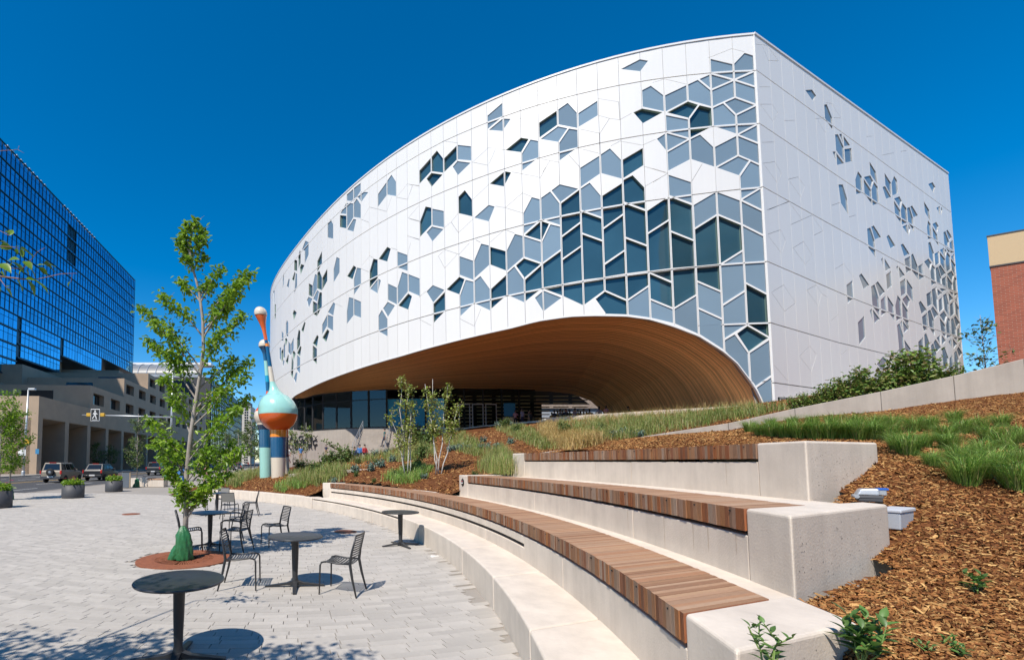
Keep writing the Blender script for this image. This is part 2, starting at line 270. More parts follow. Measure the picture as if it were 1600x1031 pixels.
WIN_L='''F 2.56,27.67 1.22,27.11 1.22,26.02 2.56,26.63
F 1.22,27.11 0.54,27.81 0.00,27.56 0.00,26.52 1.22,26.02
F 2.56,26.63 1.22,26.02 2.56,25.52
F 1.22,26.02 0.00,26.49 0.00,25.44
F 2.56,25.52 1.22,26.02 1.22,24.87 2.56,24.34
F 1.22,26.02 0.00,25.44 0.00,24.25 1.22,24.87
F 1.22,24.87 0.00,24.25 1.22,23.70 1.91,24.60
F 2.56,24.34 1.91,24.60 1.22,23.70 1.22,22.38 2.56,23.06
F 1.22,23.70 0.00,24.25 0.00,22.99 1.22,22.38
F 3.28,26.36 2.56,26.62 2.56,25.52
F 3.91,26.12 3.28,26.36 2.56,25.52 2.56,24.34 3.91,25.00
F 5.24,25.63 3.91,26.12 3.91,25.00 5.24,24.42
F 6.53,26.27 5.96,26.48 5.24,25.65 5.24,24.45 6.53,25.07
D 7.11,24.86 6.53,25.04 5.24,24.48 6.53,23.91
D 5.24,24.42 3.91,25.00 3.28,24.65 3.91,23.78
D 3.91,23.78 3.28,24.65 2.56,24.34 2.56,23.06 3.91,22.44
F 5.24,24.33 3.91,23.78 3.91,22.44 5.24,23.12
F 5.24,23.12 3.91,22.45 5.24,21.79
F 5.83,22.77 5.24,23.10 5.24,21.79
F 5.24,21.79 3.91,22.45 3.91,21.05 5.24,20.44
F 3.91,22.45 3.30,22.70 2.56,21.75 2.56,20.35 3.91,21.05
F 2.56,21.75 1.22,22.39 1.22,21.04 2.56,20.35
F 1.22,22.39 0.00,22.99 0.00,21.72
F 1.22,22.39 0.00,21.72 0.00,20.33 1.22,21.04
F 2.56,20.35 1.22,21.04 0.54,20.67 1.22,19.67
F 1.22,19.67 0.54,20.67 0.00,20.33 0.00,18.87 1.22,18.15
F 5.24,20.33 3.91,19.61 3.91,18.12 5.24,18.86
F 1.22,18.15 0.00,18.87 0.00,17.38
F 1.22,18.14 0.00,17.38 0.00,15.78 1.22,16.56
F 3.91,18.09 2.56,18.85 2.56,17.32 3.91,16.50
F 2.56,18.85 1.22,18.14 1.22,16.56 2.56,17.32
D 3.91,16.50 2.56,17.32 2.56,14.09 3.91,14.05
D 2.56,17.32 1.22,16.56 1.22,14.93 2.56,14.09
F 2.56,14.09 1.22,14.93 1.22,12.37 2.56,11.50
F 1.22,16.56 0.00,15.78 0.00,14.15 0.00,12.08 1.22,12.87 1.22,14.93
D 5.24,18.87 3.91,18.09 3.91,15.74 5.24,16.53
D 5.24,16.53 3.91,15.75 3.91,14.05 5.24,14.05
D 5.24,18.87 5.24,17.29 6.53,16.52 6.53,18.06
D 6.53,16.52 5.24,17.29 5.24,14.05 6.53,14.00
D 6.53,13.98 5.24,14.02 5.24,13.18
D 6.53,13.97 5.24,13.17 5.24,11.48 6.53,12.23
D 5.24,14.04 3.91,14.04 3.91,12.28 5.24,11.48
D 3.91,14.04 2.56,14.09 2.56,12.37 3.91,13.15
F 3.91,13.15 2.56,12.37 2.56,10.63 3.91,11.43
F 3.91,11.43 2.56,10.63 2.56,8.63 3.91,9.73
F 5.24,11.48 3.91,12.28 3.91,9.68 5.24,10.49
F 6.53,12.23 5.24,11.48 5.24,10.49 6.53,10.87
F 2.56,11.49 1.22,12.37 1.22,10.21 2.56,9.34
D 1.22,12.87 0.00,12.08 0.00,9.37 1.22,10.21
D 1.22,10.21 0.00,9.37 1.22,8.46 1.88,9.71
F 2.56,9.34 1.93,9.72 1.22,8.49 1.22,6.77 2.56,8.61
F 1.22,8.49 0.00,9.32 0.00,7.04 0.95,6.31 1.22,6.77
F 0.95,6.31 0.00,7.04 0.00,5.19 0.50,5.15
D 12.81,25.88 11.56,26.39 11.56,25.24 12.81,24.66
F 11.56,26.40 10.89,26.70 10.32,25.76 10.32,24.56 11.56,25.24
F 10.32,25.72 9.06,26.28 9.06,25.14 10.32,24.63
F 12.81,24.61 11.56,25.21 10.89,24.83 11.56,23.96
F 11.56,23.96 10.89,24.83 10.32,24.55 10.32,23.24 11.56,22.59
F 10.32,21.82 9.06,22.41 9.06,21.06 10.32,20.37
F 9.06,22.44 8.45,22.76 7.80,21.77 7.80,20.38 9.06,21.07
D 7.80,21.78 6.53,22.38 6.53,21.10 7.80,20.40
F 10.32,20.37 9.71,20.68 9.06,19.58 9.06,18.02 10.32,18.81
F 12.15,20.69 11.56,21.03 10.32,20.36 11.56,19.63
F 12.81,20.36 12.15,20.69 11.56,19.63 11.56,18.00 12.81,18.76
D 11.56,19.63 10.32,20.36 10.32,18.01 11.56,17.23
D 9.06,19.57 7.80,20.24 7.80,18.07 9.06,17.27
D 7.80,20.40 7.20,20.64 6.53,19.64 6.53,18.09 7.80,18.85
D 10.32,18.81 9.06,18.02 9.06,16.45 10.32,17.23
D 7.80,18.85 6.53,18.07 6.53,15.72 7.80,16.48
D 10.32,17.23 9.06,16.45 9.06,13.93 10.32,13.95
D 9.06,17.27 7.80,18.07 7.80,15.63 9.06,14.86
D 9.06,14.84 7.80,15.64 7.80,14.01 9.06,13.95
D 7.80,16.48 6.53,15.72 6.53,14.03 7.80,14.01
D 11.56,17.23 10.32,18.01 10.32,16.36 11.56,15.64
D 11.56,15.63 10.32,16.38 10.32,13.93 11.56,13.88
F 12.23,18.34 11.56,18.00 11.56,16.35 12.81,15.60 12.81,17.20
D 12.81,18.73 12.23,18.36 12.81,17.22
D 12.81,15.60 11.56,16.34 11.56,13.88 12.81,13.85
D 12.81,13.80 11.56,13.86 11.56,13.05
D 11.56,13.88 10.32,13.93 10.32,12.19 11.56,13.04
D 10.32,13.93 9.06,13.95 9.06,13.08 10.32,12.22
D 9.06,13.95 7.80,13.99 7.80,12.27 9.06,13.08
D 7.80,14.01 6.53,14.03 6.53,13.11 7.80,12.27
D 9.68,12.61 9.06,13.08 7.80,12.27 7.80,11.28 9.06,11.48
F 7.80,12.27 6.53,13.11 6.53,10.94 7.80,11.26
F 12.81,13.76 11.56,12.99 12.81,12.16
F 13.40,13.28 12.81,13.71 12.81,12.16
F 14.59,18.24 14.00,17.92 14.00,16.33 15.20,15.51 15.20,17.13
F 14.00,17.92 12.81,17.20 12.81,15.60 14.00,16.33
D 14.62,15.87 14.00,16.30 12.81,15.60 14.00,14.77
F 15.20,15.48 14.65,15.88 14.00,14.72 14.00,12.98 15.20,13.79
D 14.00,14.72 12.81,15.60 12.81,13.85 14.00,13.05
D 14.00,17.92 12.81,18.73 12.81,17.23
F 14.00,19.55 13.39,20.62 12.81,20.28 12.81,18.76 14.00,17.96
D 16.40,17.78 15.20,17.11 15.20,15.55 16.40,16.32
F 17.04,18.19 16.40,17.85 16.40,16.32 17.63,15.53 17.63,17.00
F 18.82,17.74 17.63,17.01 17.63,15.42 18.82,16.15
D 20.02,15.31 18.82,16.09 18.32,15.76 18.82,14.60
F 18.32,15.73 17.63,15.39 17.63,13.68 18.82,12.86 18.82,14.57
F 17.63,15.46 17.11,15.74 16.40,14.55 16.40,12.83 17.63,13.65
D 16.40,14.55 15.20,15.40 15.20,13.79 16.40,12.95
F 21.85,15.63 21.17,16.04 20.02,15.32 21.17,14.48
D 21.17,14.48 20.02,15.25 20.02,13.61 21.17,12.80
F 23.66,17.68 22.40,16.91 22.40,15.33 23.66,16.10
D 24.90,15.21 23.66,16.02 23.20,15.63 23.66,14.51
F 24.35,18.08 23.66,17.66 23.66,16.10 24.90,15.25 24.90,16.87
F 26.08,17.59 24.90,16.84 24.90,15.25 26.08,16.00
F 26.76,15.45 26.08,15.93 25.11,15.31 26.08,14.43
F 27.33,14.96 26.83,15.43 26.08,14.37 26.08,12.71 27.33,13.48
F 24.90,20.07 23.66,19.31 23.66,17.83 24.90,18.55
D 27.33,20.15 26.08,20.91 25.59,20.53 26.08,19.45
D 28.55,19.48 27.99,20.50 27.33,20.16 27.33,18.39 28.55,17.80
F 28.55,17.75 27.33,18.39 27.33,16.91
F 27.33,18.39 26.89,18.09 27.33,17.11
D 32.36,20.22 31.08,20.95 30.56,20.54 31.28,19.50
F 30.53,20.53 29.82,20.20 29.82,18.57 31.08,17.86 31.08,19.53
F 31.95,18.04 31.08,17.67 31.08,15.93 32.36,15.33 32.36,16.69
F 31.08,17.65 29.82,16.95 29.82,15.31 31.08,15.93
F 36.45,17.70 35.08,18.45 34.59,18.15 35.08,16.92
F 37.80,16.75 36.45,17.55 36.45,16.29 37.80,15.54
F 36.45,17.53 35.08,16.93 35.08,15.30 36.45,16.04
D 37.80,15.29 36.45,15.97 35.88,15.55 36.72,14.49
D 40.42,15.24 39.12,15.99 38.62,15.66 39.12,14.49
D 40.42,15.12 39.12,14.42 39.12,12.52 40.42,13.39
D 44.18,17.75 43.05,18.53 42.58,18.28 43.38,17.16
D 45.75,15.42 45.75,17.03 45.09,18.11 44.45,17.76 44.45,15.99
D 45.75,15.24 44.45,15.93 43.97,15.68 44.45,14.50
F 45.75,15.12 44.45,14.47 44.45,12.32 45.75,13.09
D 47.79,15.53 46.98,14.48 47.19,12.26 48.20,12.94
D 47.52,15.72 46.98,15.94 46.08,15.29 46.98,14.47
F 49.40,17.68 48.20,16.93 48.20,15.28 49.40,16.12
F 48.20,16.92 46.98,17.63 46.98,16.00 48.20,15.35
D 50.60,15.14 49.40,15.90 49.07,15.71 49.40,14.44
F 46.98,12.22 46.04,12.97 45.41,12.70 46.01,11.34
F 50.03,20.68 49.40,20.13 49.40,17.95 50.60,18.71 50.60,20.26
D 50.98,18.31 50.34,18.38 49.65,17.82 50.60,17.07
F 52.90,20.01 51.75,19.30 51.75,17.98 52.90,18.57
F 51.75,17.51 50.81,17.92 50.84,15.56 51.75,15.92
F 54.15,17.76 52.90,17.65 52.90,15.41 53.92,16.18
D 52.90,17.02 51.75,17.27 51.75,15.77 52.59,15.37
F 52.08,15.81 51.06,15.34 51.75,14.47 52.16,15.02
D 41.70,22.74 40.42,22.06 40.42,20.59 41.70,21.23
F 42.33,20.85 41.70,21.14 40.42,20.47 41.70,19.63
D 40.42,20.24 39.12,19.57 39.12,17.96 40.42,18.72
D 39.12,19.43 38.50,20.64 37.80,20.36 37.80,18.76 39.12,17.94
F 40.42,20.37 39.12,21.06 38.54,20.71 39.12,19.61
F 40.42,22.07 39.76,23.16 39.12,22.79 39.12,21.14 40.42,20.46
D 39.12,23.03 38.51,23.10 37.80,22.05 37.80,20.50 39.12,21.17
D 39.12,24.38 37.80,25.08 37.80,23.55 39.12,23.03
D 37.80,21.96 36.45,22.61 36.45,21.15 37.80,20.51
F 35.08,21.88 34.40,23.04 33.70,22.61 33.70,21.10 35.08,20.42
F 36.45,27.45 35.71,27.72 35.08,26.80 35.08,25.16 36.45,25.88
F 44.09,27.73 42.83,28.37 41.70,27.67 41.70,26.11 43.05,25.49 43.05,27.07
D 45.50,25.64 45.44,27.29 44.81,28.05 44.45,27.67 44.45,26.15
D 46.98,27.72 45.75,27.06 45.75,25.61 46.98,26.20
D 44.81,25.75 44.24,26.05 43.05,25.41 44.45,24.65
D 47.96,25.38 46.75,26.05 46.46,25.75 46.98,24.72
F 46.46,25.75 45.75,25.34 45.75,23.78 46.98,23.04
F 51.75,27.95 51.75,27.59 51.75,26.17 52.40,25.44 52.44,26.97
F 49.40,26.03 48.82,25.78 49.40,24.65 50.40,25.29
F 59.15,27.82 57.90,27.42 57.90,25.50 58.56,25.15
D 57.61,25.22 56.65,24.85 56.65,22.90 57.49,22.62
D 47.56,20.78 46.98,21.16 45.75,20.40 46.98,19.66
F 32.36,28.67 31.08,28.66 31.08,27.29 32.36,27.96
F 31.08,28.69 29.82,28.63 29.82,27.75 30.50,27.45 31.08,27.26
F 30.44,27.42 29.82,27.71 29.82,26.61
F 29.82,27.73 28.55,27.07 29.82,26.57
F 31.08,27.16 30.50,27.41 29.82,26.43 29.82,25.01 31.08,25.69
F 32.36,27.82 31.08,27.17 31.08,25.69 32.36,25.05
F 33.70,27.26 32.36,27.87 32.36,26.57
D 33.70,27.18 32.36,26.51 32.36,25.09 33.70,25.82
F 32.36,24.97 31.08,25.61 30.55,25.29 31.08,24.22
F 27.33,26.26 26.08,26.89 26.08,25.55 27.33,24.96
F 26.08,26.92 25.48,27.26 24.90,26.28 24.90,24.90 26.08,25.58
D 18.82,22.43 18.23,22.79 17.63,21.78 17.63,20.36 18.82,21.04
F 17.63,20.30 16.40,20.97 15.90,20.66 16.40,19.59
D 22.40,21.71 21.79,22.81 21.17,22.45 21.17,20.97 22.40,20.31
F 21.17,22.39 20.02,21.74 20.02,20.29 21.17,20.91
F 21.78,20.55 21.17,20.89 20.02,20.25 21.17,19.52
D 16.40,22.51 15.20,23.12 15.20,21.86
D 15.20,23.13 14.66,22.84 15.20,22.00
D 22.40,26.11 21.17,26.70 21.17,25.45 22.40,24.85
D 21.17,26.72 20.61,27.05 20.02,26.08 20.02,24.79 21.17,25.42
D 20.02,26.06 18.82,26.65 18.82,25.39 20.02,24.81
F 18.82,26.67 17.63,26.02 17.63,24.78 18.82,25.38
D 21.72,25.08 21.17,25.39 20.02,24.74 21.17,24.10
F 19.29,25.02 18.82,25.35 17.63,24.70 18.82,24.08
F 16.40,27.88 15.20,28.42 15.20,27.26 16.40,26.72
F 16.40,26.69 15.20,27.20 15.20,26.09
F 15.20,27.16 14.59,26.89 15.20,26.20
D 15.20,24.64 14.00,25.23 13.40,24.91 14.00,24.03
F 14.00,24.00 13.37,24.87 12.81,24.55 12.81,23.28 14.00,22.62
F 7.80,28.02 6.53,28.45 5.99,28.19 6.53,27.50'''
WIN_R='''F 6.35,27.44 7.51,27.88 8.17,27.60 7.55,26.93
F 9.20,27.34 9.69,27.53 10.44,26.72 10.41,25.66 9.20,26.26
F 10.65,25.56 11.21,25.75 12.05,24.98 12.05,23.74 10.65,24.30
F 11.29,25.79 11.88,25.98 12.05,25.04
F 12.05,25.94 13.27,25.43 12.05,24.97
F 12.05,24.87 13.38,25.33 13.37,24.22 12.05,23.72
F 10.65,24.20 12.05,23.70 10.65,23.15
F 10.02,24.08 10.65,24.28 10.65,23.28
F 13.58,22.90 14.21,23.77 14.90,23.48 14.81,22.18 13.58,21.69
F 15.08,23.52 16.42,24.02 17.00,23.66 16.42,22.85
F 16.42,25.18 17.60,24.59 17.78,23.46 16.42,24.06
F 15.08,23.44 16.42,22.83 16.42,21.52 15.08,22.16
F 16.42,22.86 17.04,23.65 17.78,23.41 17.78,22.06 16.42,21.50
F 19.20,25.02 20.48,24.44 20.42,23.15 19.20,23.92
F 20.51,24.45 21.19,25.26 21.82,24.98 21.81,23.82 20.50,23.29
F 18.58,23.63 19.20,23.87 20.38,23.18 19.20,22.69
F 10.65,21.81 11.45,22.01 12.05,20.99 12.05,19.74 10.88,20.40
F 28.79,26.49 30.06,27.02 30.76,26.70 30.00,25.90
F 30.38,24.67 31.51,25.15 31.41,24.13
F 31.76,25.17 32.12,24.86 31.55,24.18
F 27.46,24.65 28.70,24.06 28.72,22.96 27.52,23.57
F 27.70,22.29 28.15,23.06 28.76,22.79 28.77,21.52 27.70,21.02
F 29.04,22.87 30.18,23.35 30.82,23.02 30.18,22.26
F 29.04,22.71 30.18,22.14 30.38,20.97 29.04,21.64
F 31.76,22.71 32.39,22.97 33.20,22.08 33.00,21.52 31.76,21.47
F 32.52,23.00 33.00,23.24 34.14,22.67 33.20,22.13
F 33.20,22.02 34.19,22.51 34.40,21.41 33.20,21.45
F 20.72,23.20 22.03,23.72 22.53,23.38 22.03,22.59
F 20.72,23.09 22.03,22.48 22.03,21.20 20.72,21.83
F 22.03,22.51 22.56,23.30 23.42,22.98 23.42,21.74 22.03,21.19
F 23.42,23.04 24.08,23.30 24.68,22.40 24.73,21.12 23.42,21.71
F 24.16,23.33 24.67,23.57 25.93,22.91 24.77,22.42
F 22.03,21.12 23.26,21.62 23.42,20.57
F 23.42,21.66 23.67,21.56 23.93,21.33 23.42,20.58
F 15.08,19.47 15.76,19.72 16.42,18.75 16.42,18.03 16.42,17.31 15.08,17.95
F 15.86,19.78 16.42,20.03 17.78,19.30 16.42,18.80
F 18.64,19.58 19.20,19.88 20.51,19.16 19.37,18.64
F 21.44,19.49 22.03,19.72 23.42,19.04 22.03,18.53
F 22.03,18.41 23.42,18.94 23.42,17.68 22.20,17.10
F 23.57,19.04 24.03,19.27 24.93,18.25 24.93,17.00 23.42,17.64
F 24.93,18.32 26.13,18.82 26.13,17.49 24.93,17.00
F 26.32,18.96 27.53,19.49 28.32,19.18 27.70,18.33
F 27.70,20.92 28.32,21.14 29.04,20.21 29.04,18.99 27.70,19.58
F 29.04,20.17 30.38,20.72 30.38,19.50 29.04,18.96
F 27.70,18.31 28.30,19.09 29.04,18.91 29.04,17.51 27.70,16.92
F 29.04,18.91 29.73,19.13 30.38,18.16 30.38,17.48 29.04,17.50
F 29.76,19.15 30.38,19.44 31.76,18.82 30.38,18.19
F 30.38,20.64 31.76,20.19 31.76,18.85 30.38,19.52
F 30.38,20.77 31.76,21.30 31.76,20.24
F 31.76,21.26 32.33,21.05 31.76,20.30
F 31.76,20.17 32.39,21.01 33.20,20.74 33.20,19.46 31.76,18.83
F 31.97,21.34 33.20,21.24 33.20,20.81
F 33.20,21.28 34.15,21.30 33.20,20.83
F 33.20,20.67 34.40,21.26 34.40,20.12
F 33.20,20.62 34.40,20.10 34.40,18.91 33.20,19.43
F 31.76,18.82 33.20,19.39 33.82,18.99 33.20,18.20
F 31.76,18.74 33.20,18.14 33.20,17.49 31.76,17.42
F 30.38,18.13 31.76,18.69 31.76,17.42 30.38,17.43
F 33.20,18.15 33.87,18.95 34.40,18.78 34.40,17.49 33.20,17.46
F 17.26,17.50 17.78,17.76 17.78,16.71
F 17.97,17.77 19.20,17.08 17.98,16.53
F 18.05,16.42 19.20,16.96 19.20,15.64 18.05,15.08
F 20.15,17.42 20.72,17.63 20.72,16.65
F 20.72,17.61 22.03,17.00 20.72,16.43
F 20.72,16.28 22.03,16.84 22.03,15.51 20.72,14.92
F 22.19,16.82 23.42,16.19 23.42,14.88 22.03,15.48
F 10.87,14.44 12.05,15.02 12.05,13.61 10.88,12.96
F 13.04,15.48 13.58,15.77 14.92,15.04 13.78,14.45
F 15.08,15.01 15.80,15.30 16.42,14.26 16.42,12.75 15.08,13.46
F 15.87,15.34 16.42,15.65 17.78,14.95 16.62,14.31
F 16.69,14.19 17.78,14.77 17.78,13.39 16.58,12.76
F 18.00,14.79 19.20,14.13 19.20,12.73 17.99,13.40
F 19.42,14.14 20.07,15.12 20.72,14.81 20.72,13.34 19.45,12.71
F 20.89,14.85 22.03,15.44 22.71,15.02 22.03,14.21
F 20.87,14.75 22.03,14.09 22.03,12.40 20.72,13.27
F 14.50,13.08 15.08,13.36 15.08,12.06
F 15.08,13.32 16.42,12.65 15.25,12.07
F 12.33,11.90 13.58,12.60 13.58,10.89 12.33,10.11
F 19.47,12.58 20.09,12.85 20.72,11.77 20.72,9.28 20.16,9.55 19.58,10.04
F 20.15,12.89 20.72,13.21 20.72,11.98
F 20.72,13.14 22.03,12.56 20.72,11.92
F 20.94,13.25 22.03,13.27 22.03,12.71
F 20.72,11.64 22.03,10.95 22.03,9.96 20.94,9.29 20.87,10.00
F 15.08,9.09 16.42,9.83 17.18,9.47 16.78,8.73 15.93,8.66
F 15.08,8.97 16.60,8.36 16.42,7.75 15.08,7.72
F 24.38,15.10 24.93,15.37 26.32,14.72 24.93,14.08
F 24.93,13.98 26.32,14.57 26.32,13.27 24.93,12.61
F 26.32,14.63 27.05,14.92 27.70,14.04 27.70,12.58 26.47,13.20
F 27.11,14.95 27.70,15.30 29.04,14.66 27.88,14.07
F 26.32,16.14 27.70,16.65 27.70,15.39 26.32,14.87
F 27.70,16.74 28.51,17.06 29.04,16.07 29.04,14.76 27.70,15.40
F 28.57,17.07 29.04,17.24 29.04,16.20
F 29.04,17.05 30.38,16.82 29.04,16.21
F 29.22,16.04 30.38,16.61 30.38,15.35 29.04,14.72
F 30.38,16.66 31.26,16.97 31.76,16.02 31.76,14.69 30.53,15.31
F 31.32,17.00 31.76,17.23 31.76,16.15
F 31.76,17.16 33.20,16.71 31.92,16.13
F 31.97,16.05 33.20,16.61 33.20,15.28 31.76,14.70
F 33.40,16.62 34.40,16.00 34.40,14.64 33.36,15.30
F 32.05,17.27 33.20,17.32 33.20,16.73
F 33.38,17.34 34.40,17.37 33.38,16.80
F 33.42,16.66 34.40,17.24 34.40,16.10
F 29.04,14.65 30.38,15.26 31.09,14.82 30.38,14.03
F 29.04,14.52 30.38,13.94 30.55,13.21 29.20,13.23
F 30.53,13.95 31.20,14.79 31.76,14.61 31.76,13.24 30.55,13.21
F 31.97,14.67 32.58,14.93 33.20,13.89 33.20,13.21 31.76,13.24
F 32.71,14.94 33.20,15.20 34.40,14.59 33.20,13.94
F 33.42,13.91 34.40,14.41 34.40,13.19 33.20,13.22
F 29.57,17.14 30.38,17.28 31.51,17.32 30.38,16.87
F 23.66,11.71 24.93,12.31 24.93,10.00 23.58,9.96
F 25.13,12.49 25.66,12.71 26.32,11.76 26.32,10.04 24.93,9.96
F 26.50,11.72 27.11,12.00 27.70,11.04 27.70,9.88 26.32,10.01
F 27.12,12.04 27.70,12.41 29.04,11.73 27.70,11.10
F 27.89,12.49 29.04,12.99 29.04,11.82
F 29.32,12.97 30.38,12.48 29.04,11.79
F 29.04,11.61 29.74,11.94 30.60,10.98 30.38,9.98 29.04,9.95
F 30.75,12.48 31.76,13.00 31.76,11.81
F 31.96,12.99 33.20,12.48 32.00,11.82
F 30.65,13.12 31.76,13.13 30.38,12.54
F 30.78,11.00 31.76,11.54 31.76,10.00 30.62,9.99
F 32.09,11.65 32.72,11.94 33.20,11.06 33.20,10.08 31.76,10.01
F 32.79,11.99 33.38,12.36 34.40,11.76 33.42,11.16
F 33.46,12.42 34.40,13.02 34.40,11.80
F 32.17,13.08 33.20,13.12 33.20,12.58
F 33.42,13.11 34.40,13.14 33.43,12.59
F 26.56,13.11 27.70,13.11 27.70,12.52
F 25.13,13.02 26.12,13.10 25.10,12.61
F 29.23,13.13 30.38,13.14 30.38,12.61'''
SEG_L='''2.63,27.68 1.26,28.11 0.54,27.81
5.88,26.62 5.16,26.70 3.96,26.12
3.92,19.61 3.27,20.70
6.06,20.80 5.21,20.36 6.09,19.88
9.03,26.33 7.86,25.77 7.83,24.52
9.04,25.14 8.43,24.77 7.83,24.52 7.14,24.80
10.25,24.55 9.03,23.88 8.43,24.77
9.03,23.88 9.05,22.44
8.40,22.84 7.87,23.05 6.59,22.49 5.84,22.73
10.08,23.06 9.08,22.48
12.66,23.14 11.54,22.53
10.92,22.87 10.28,21.83
12.14,22.83 12.63,22.12
12.95,21.89 12.77,21.80 12.36,22.50
6.55,19.69 5.36,20.27
6.55,21.05 5.35,20.40
13.88,27.77 12.80,28.24
19.93,27.44 18.74,26.72
17.51,24.73 16.34,25.31 15.05,24.64
15.81,25.00 16.31,24.06
17.64,24.72 16.40,23.97
14.57,26.89 13.93,26.60
14.66,22.84 13.95,22.44 12.95,21.92
14.00,21.05 13.39,20.60
14.00,21.05 15.17,20.33
15.90,20.66 15.20,20.31 13.98,19.55
23.40,25.30 22.38,24.74
23.05,25.08 23.41,24.49
17.60,21.75 16.37,22.48
18.84,21.07 19.43,20.59 18.83,19.52 17.60,20.23
20.15,20.28 19.43,20.59
23.44,22.34 22.38,21.69
23.45,20.80 22.44,20.20
15.15,18.62 14.59,18.24
17.44,18.54 17.07,18.22
16.34,18.04 15.32,18.67
20.00,18.54 20.62,18.21 20.06,17.06 18.96,17.84
20.00,18.54 18.82,17.80 17.95,18.44
21.85,15.63 22.54,15.37
22.53,13.50 21.35,12.72
18.84,12.76 17.68,11.98 17.13,13.19
28.61,20.97 27.99,20.50
29.76,20.38 28.66,20.83
29.97,20.20 28.62,19.40
25.59,20.56 24.85,20.13
23.72,19.34 23.35,20.20
22.56,15.33 21.85,15.65
32.41,18.46 31.93,18.06
34.49,18.09 33.16,17.37
28.52,25.57 26.13,24.10 25.50,25.16
29.52,24.96 28.52,25.53
24.87,24.88 23.66,25.49 22.37,24.78
23.13,25.11 23.63,24.12 24.87,24.84
29.91,25.01 28.59,24.12
23.60,22.48 22.41,21.74
23.71,20.97 22.43,20.16
23.60,22.48 22.39,23.12'''
SEG_R='''0.09,28.26 1.55,28.74 2.96,28.22 1.57,27.73 0.98,28.45
0.27,25.47 1.61,25.95
0.27,24.32 1.78,24.83 2.42,24.46 1.77,23.66 0.26,24.30
3.26,24.20 4.72,24.69
0.12,21.77 1.70,22.28
0.21,20.46 1.67,20.95 2.45,20.37 1.81,19.59 0.21,20.46
3.30,20.21 4.64,20.73 5.51,20.32 4.87,19.42 3.30,20.21
0.35,17.47 3.25,18.70
3.36,18.60 4.81,17.89
7.71,25.76 9.22,26.32
8.13,25.75 9.15,25.15 9.73,25.76
9.53,27.53 10.47,27.81 11.85,27.16 10.62,26.77
16.25,27.05 17.48,27.47
18.93,26.30 21.56,27.27
23.05,27.81 24.37,28.28
9.37,19.90 10.80,20.45
12.08,19.66 13.26,20.08
0.57,17.53 3.21,18.71
0.27,15.90 1.88,16.52 2.48,15.95 1.84,15.00 0.26,15.83
3.30,17.17 6.33,18.50 7.74,17.69 6.45,17.12
3.40,15.64 4.89,16.37 5.96,15.64 4.98,14.81 3.40,15.64
0.38,12.25 1.87,12.95 3.29,12.00 1.81,11.25 0.37,12.18
4.91,13.09 6.30,13.67 6.99,13.20 6.41,12.24 4.91,13.09
6.99,13.20 7.89,13.04
3.37,8.58 4.87,9.35 5.67,8.87 4.86,7.68 3.37,8.54
0.13,7.69 1.69,6.83
7.97,11.36 9.33,12.06
9.41,9.24 10.64,9.81
9.30,15.29 10.71,15.92 12.19,15.17'''
# ================================================================== LIBRARY
ZT = 29.0
PU = np.array(PLAN_U); PP = np.array(PLAN)
def planL(u, off=0.0):
    u = float(u)
    x = np.interp(u, PU, PP[:, 0]); y = np.interp(u, PU, PP[:, 1])
    x1, y1 = np.interp(u + 0.6, PU, PP[:, 0]), np.interp(u + 0.6, PU, PP[:, 1])
    x0, y0 = np.interp(u - 0.6, PU, PP[:, 0]), np.interp(u - 0.6, PU, PP[:, 1])
    t = np.array([x1 - x0, y1 - y0]); t /= np.hypot(*t); n = np.array([-t[1], t[0]])   # curve runs leftwards: outward normal
    if n @ np.array([-0.3, -1.0]) < 0: n = -n
    return np.array([x, y]) + n * off
RA = np.array([26.35, 28.46]); RB = np.array([57.12, 42.95]); RD = (RB - RA) / np.hypot(*(RB - RA)); RN = np.array([RD[1], -RD[0]])
def planR(s, off=0.0): return RA + RD * s + RN * off
BL = [lambda u: float(np.interp(u, [0, 13, 20, 40, 78], [26.52, 27.17, 27.45, 27.5, 27.5])),
      lambda u: float(np.interp(u, [0, 10, 19, 34, 48, 78], [23.02, 23.23, 23.28, 23.52, 23.6, 23.6])),
      lambda u: float(np.interp(u, [0, 5, 16, 24, 78], [18.87, 18.70, 18.68, 18.62, 18.68])),
      lambda u: float(np.interp(u, [0, 5, 15, 19, 36, 78], [14.13, 14.02, 13.76, 13.65, 13.42, 13.42])),
      lambda u: 10.29 if u < 3.915 else -9, lambda u: 6.7 if u < 1.22 else -9]
BR = [lambda u: float(np.interp(u, [0, 17.7, 34.4], [26.5, 25.83, 25.14])), lambda u: float(np.interp(u, [0, 17.6, 34.4], [23.0, 22.0, 21.3])),
      lambda u: float(np.interp(u, [0, 18.5, 34.4], [18.88, 17.97, 17.37])), lambda u: float(np.interp(u, [0, 12, 21.5, 34.4], [14.13, 13.56, 13.3, 13.14])),
      lambda u: float(np.interp(u, [0, 9, 34.4], [10.29, 10.04, 9.96])), lambda u: 6.6]
ARCH = np.array([(0.0, 3.2), (0.52, 5.12), (0.95, 6.27), (1.24, 6.78), (1.9, 7.85), (2.6, 8.59), (3.92, 9.64), (5.32, 10.36), (6.56, 10.9), (7.87, 11.24), (9.74, 11.49), (11.19, 11.62), (13.2, 11.59),
                 (14.92, 11.37), (18.35, 11.15), (24.49, 10.77), (31.29, 10.57), (38.11, 10.4), (46.45, 10.03), (47.36, 9.82), (50, 9.5), (78, 9.3)])
def archL(u): return float(np.interp(u, ARCH[:, 0], ARCH[:, 1]))

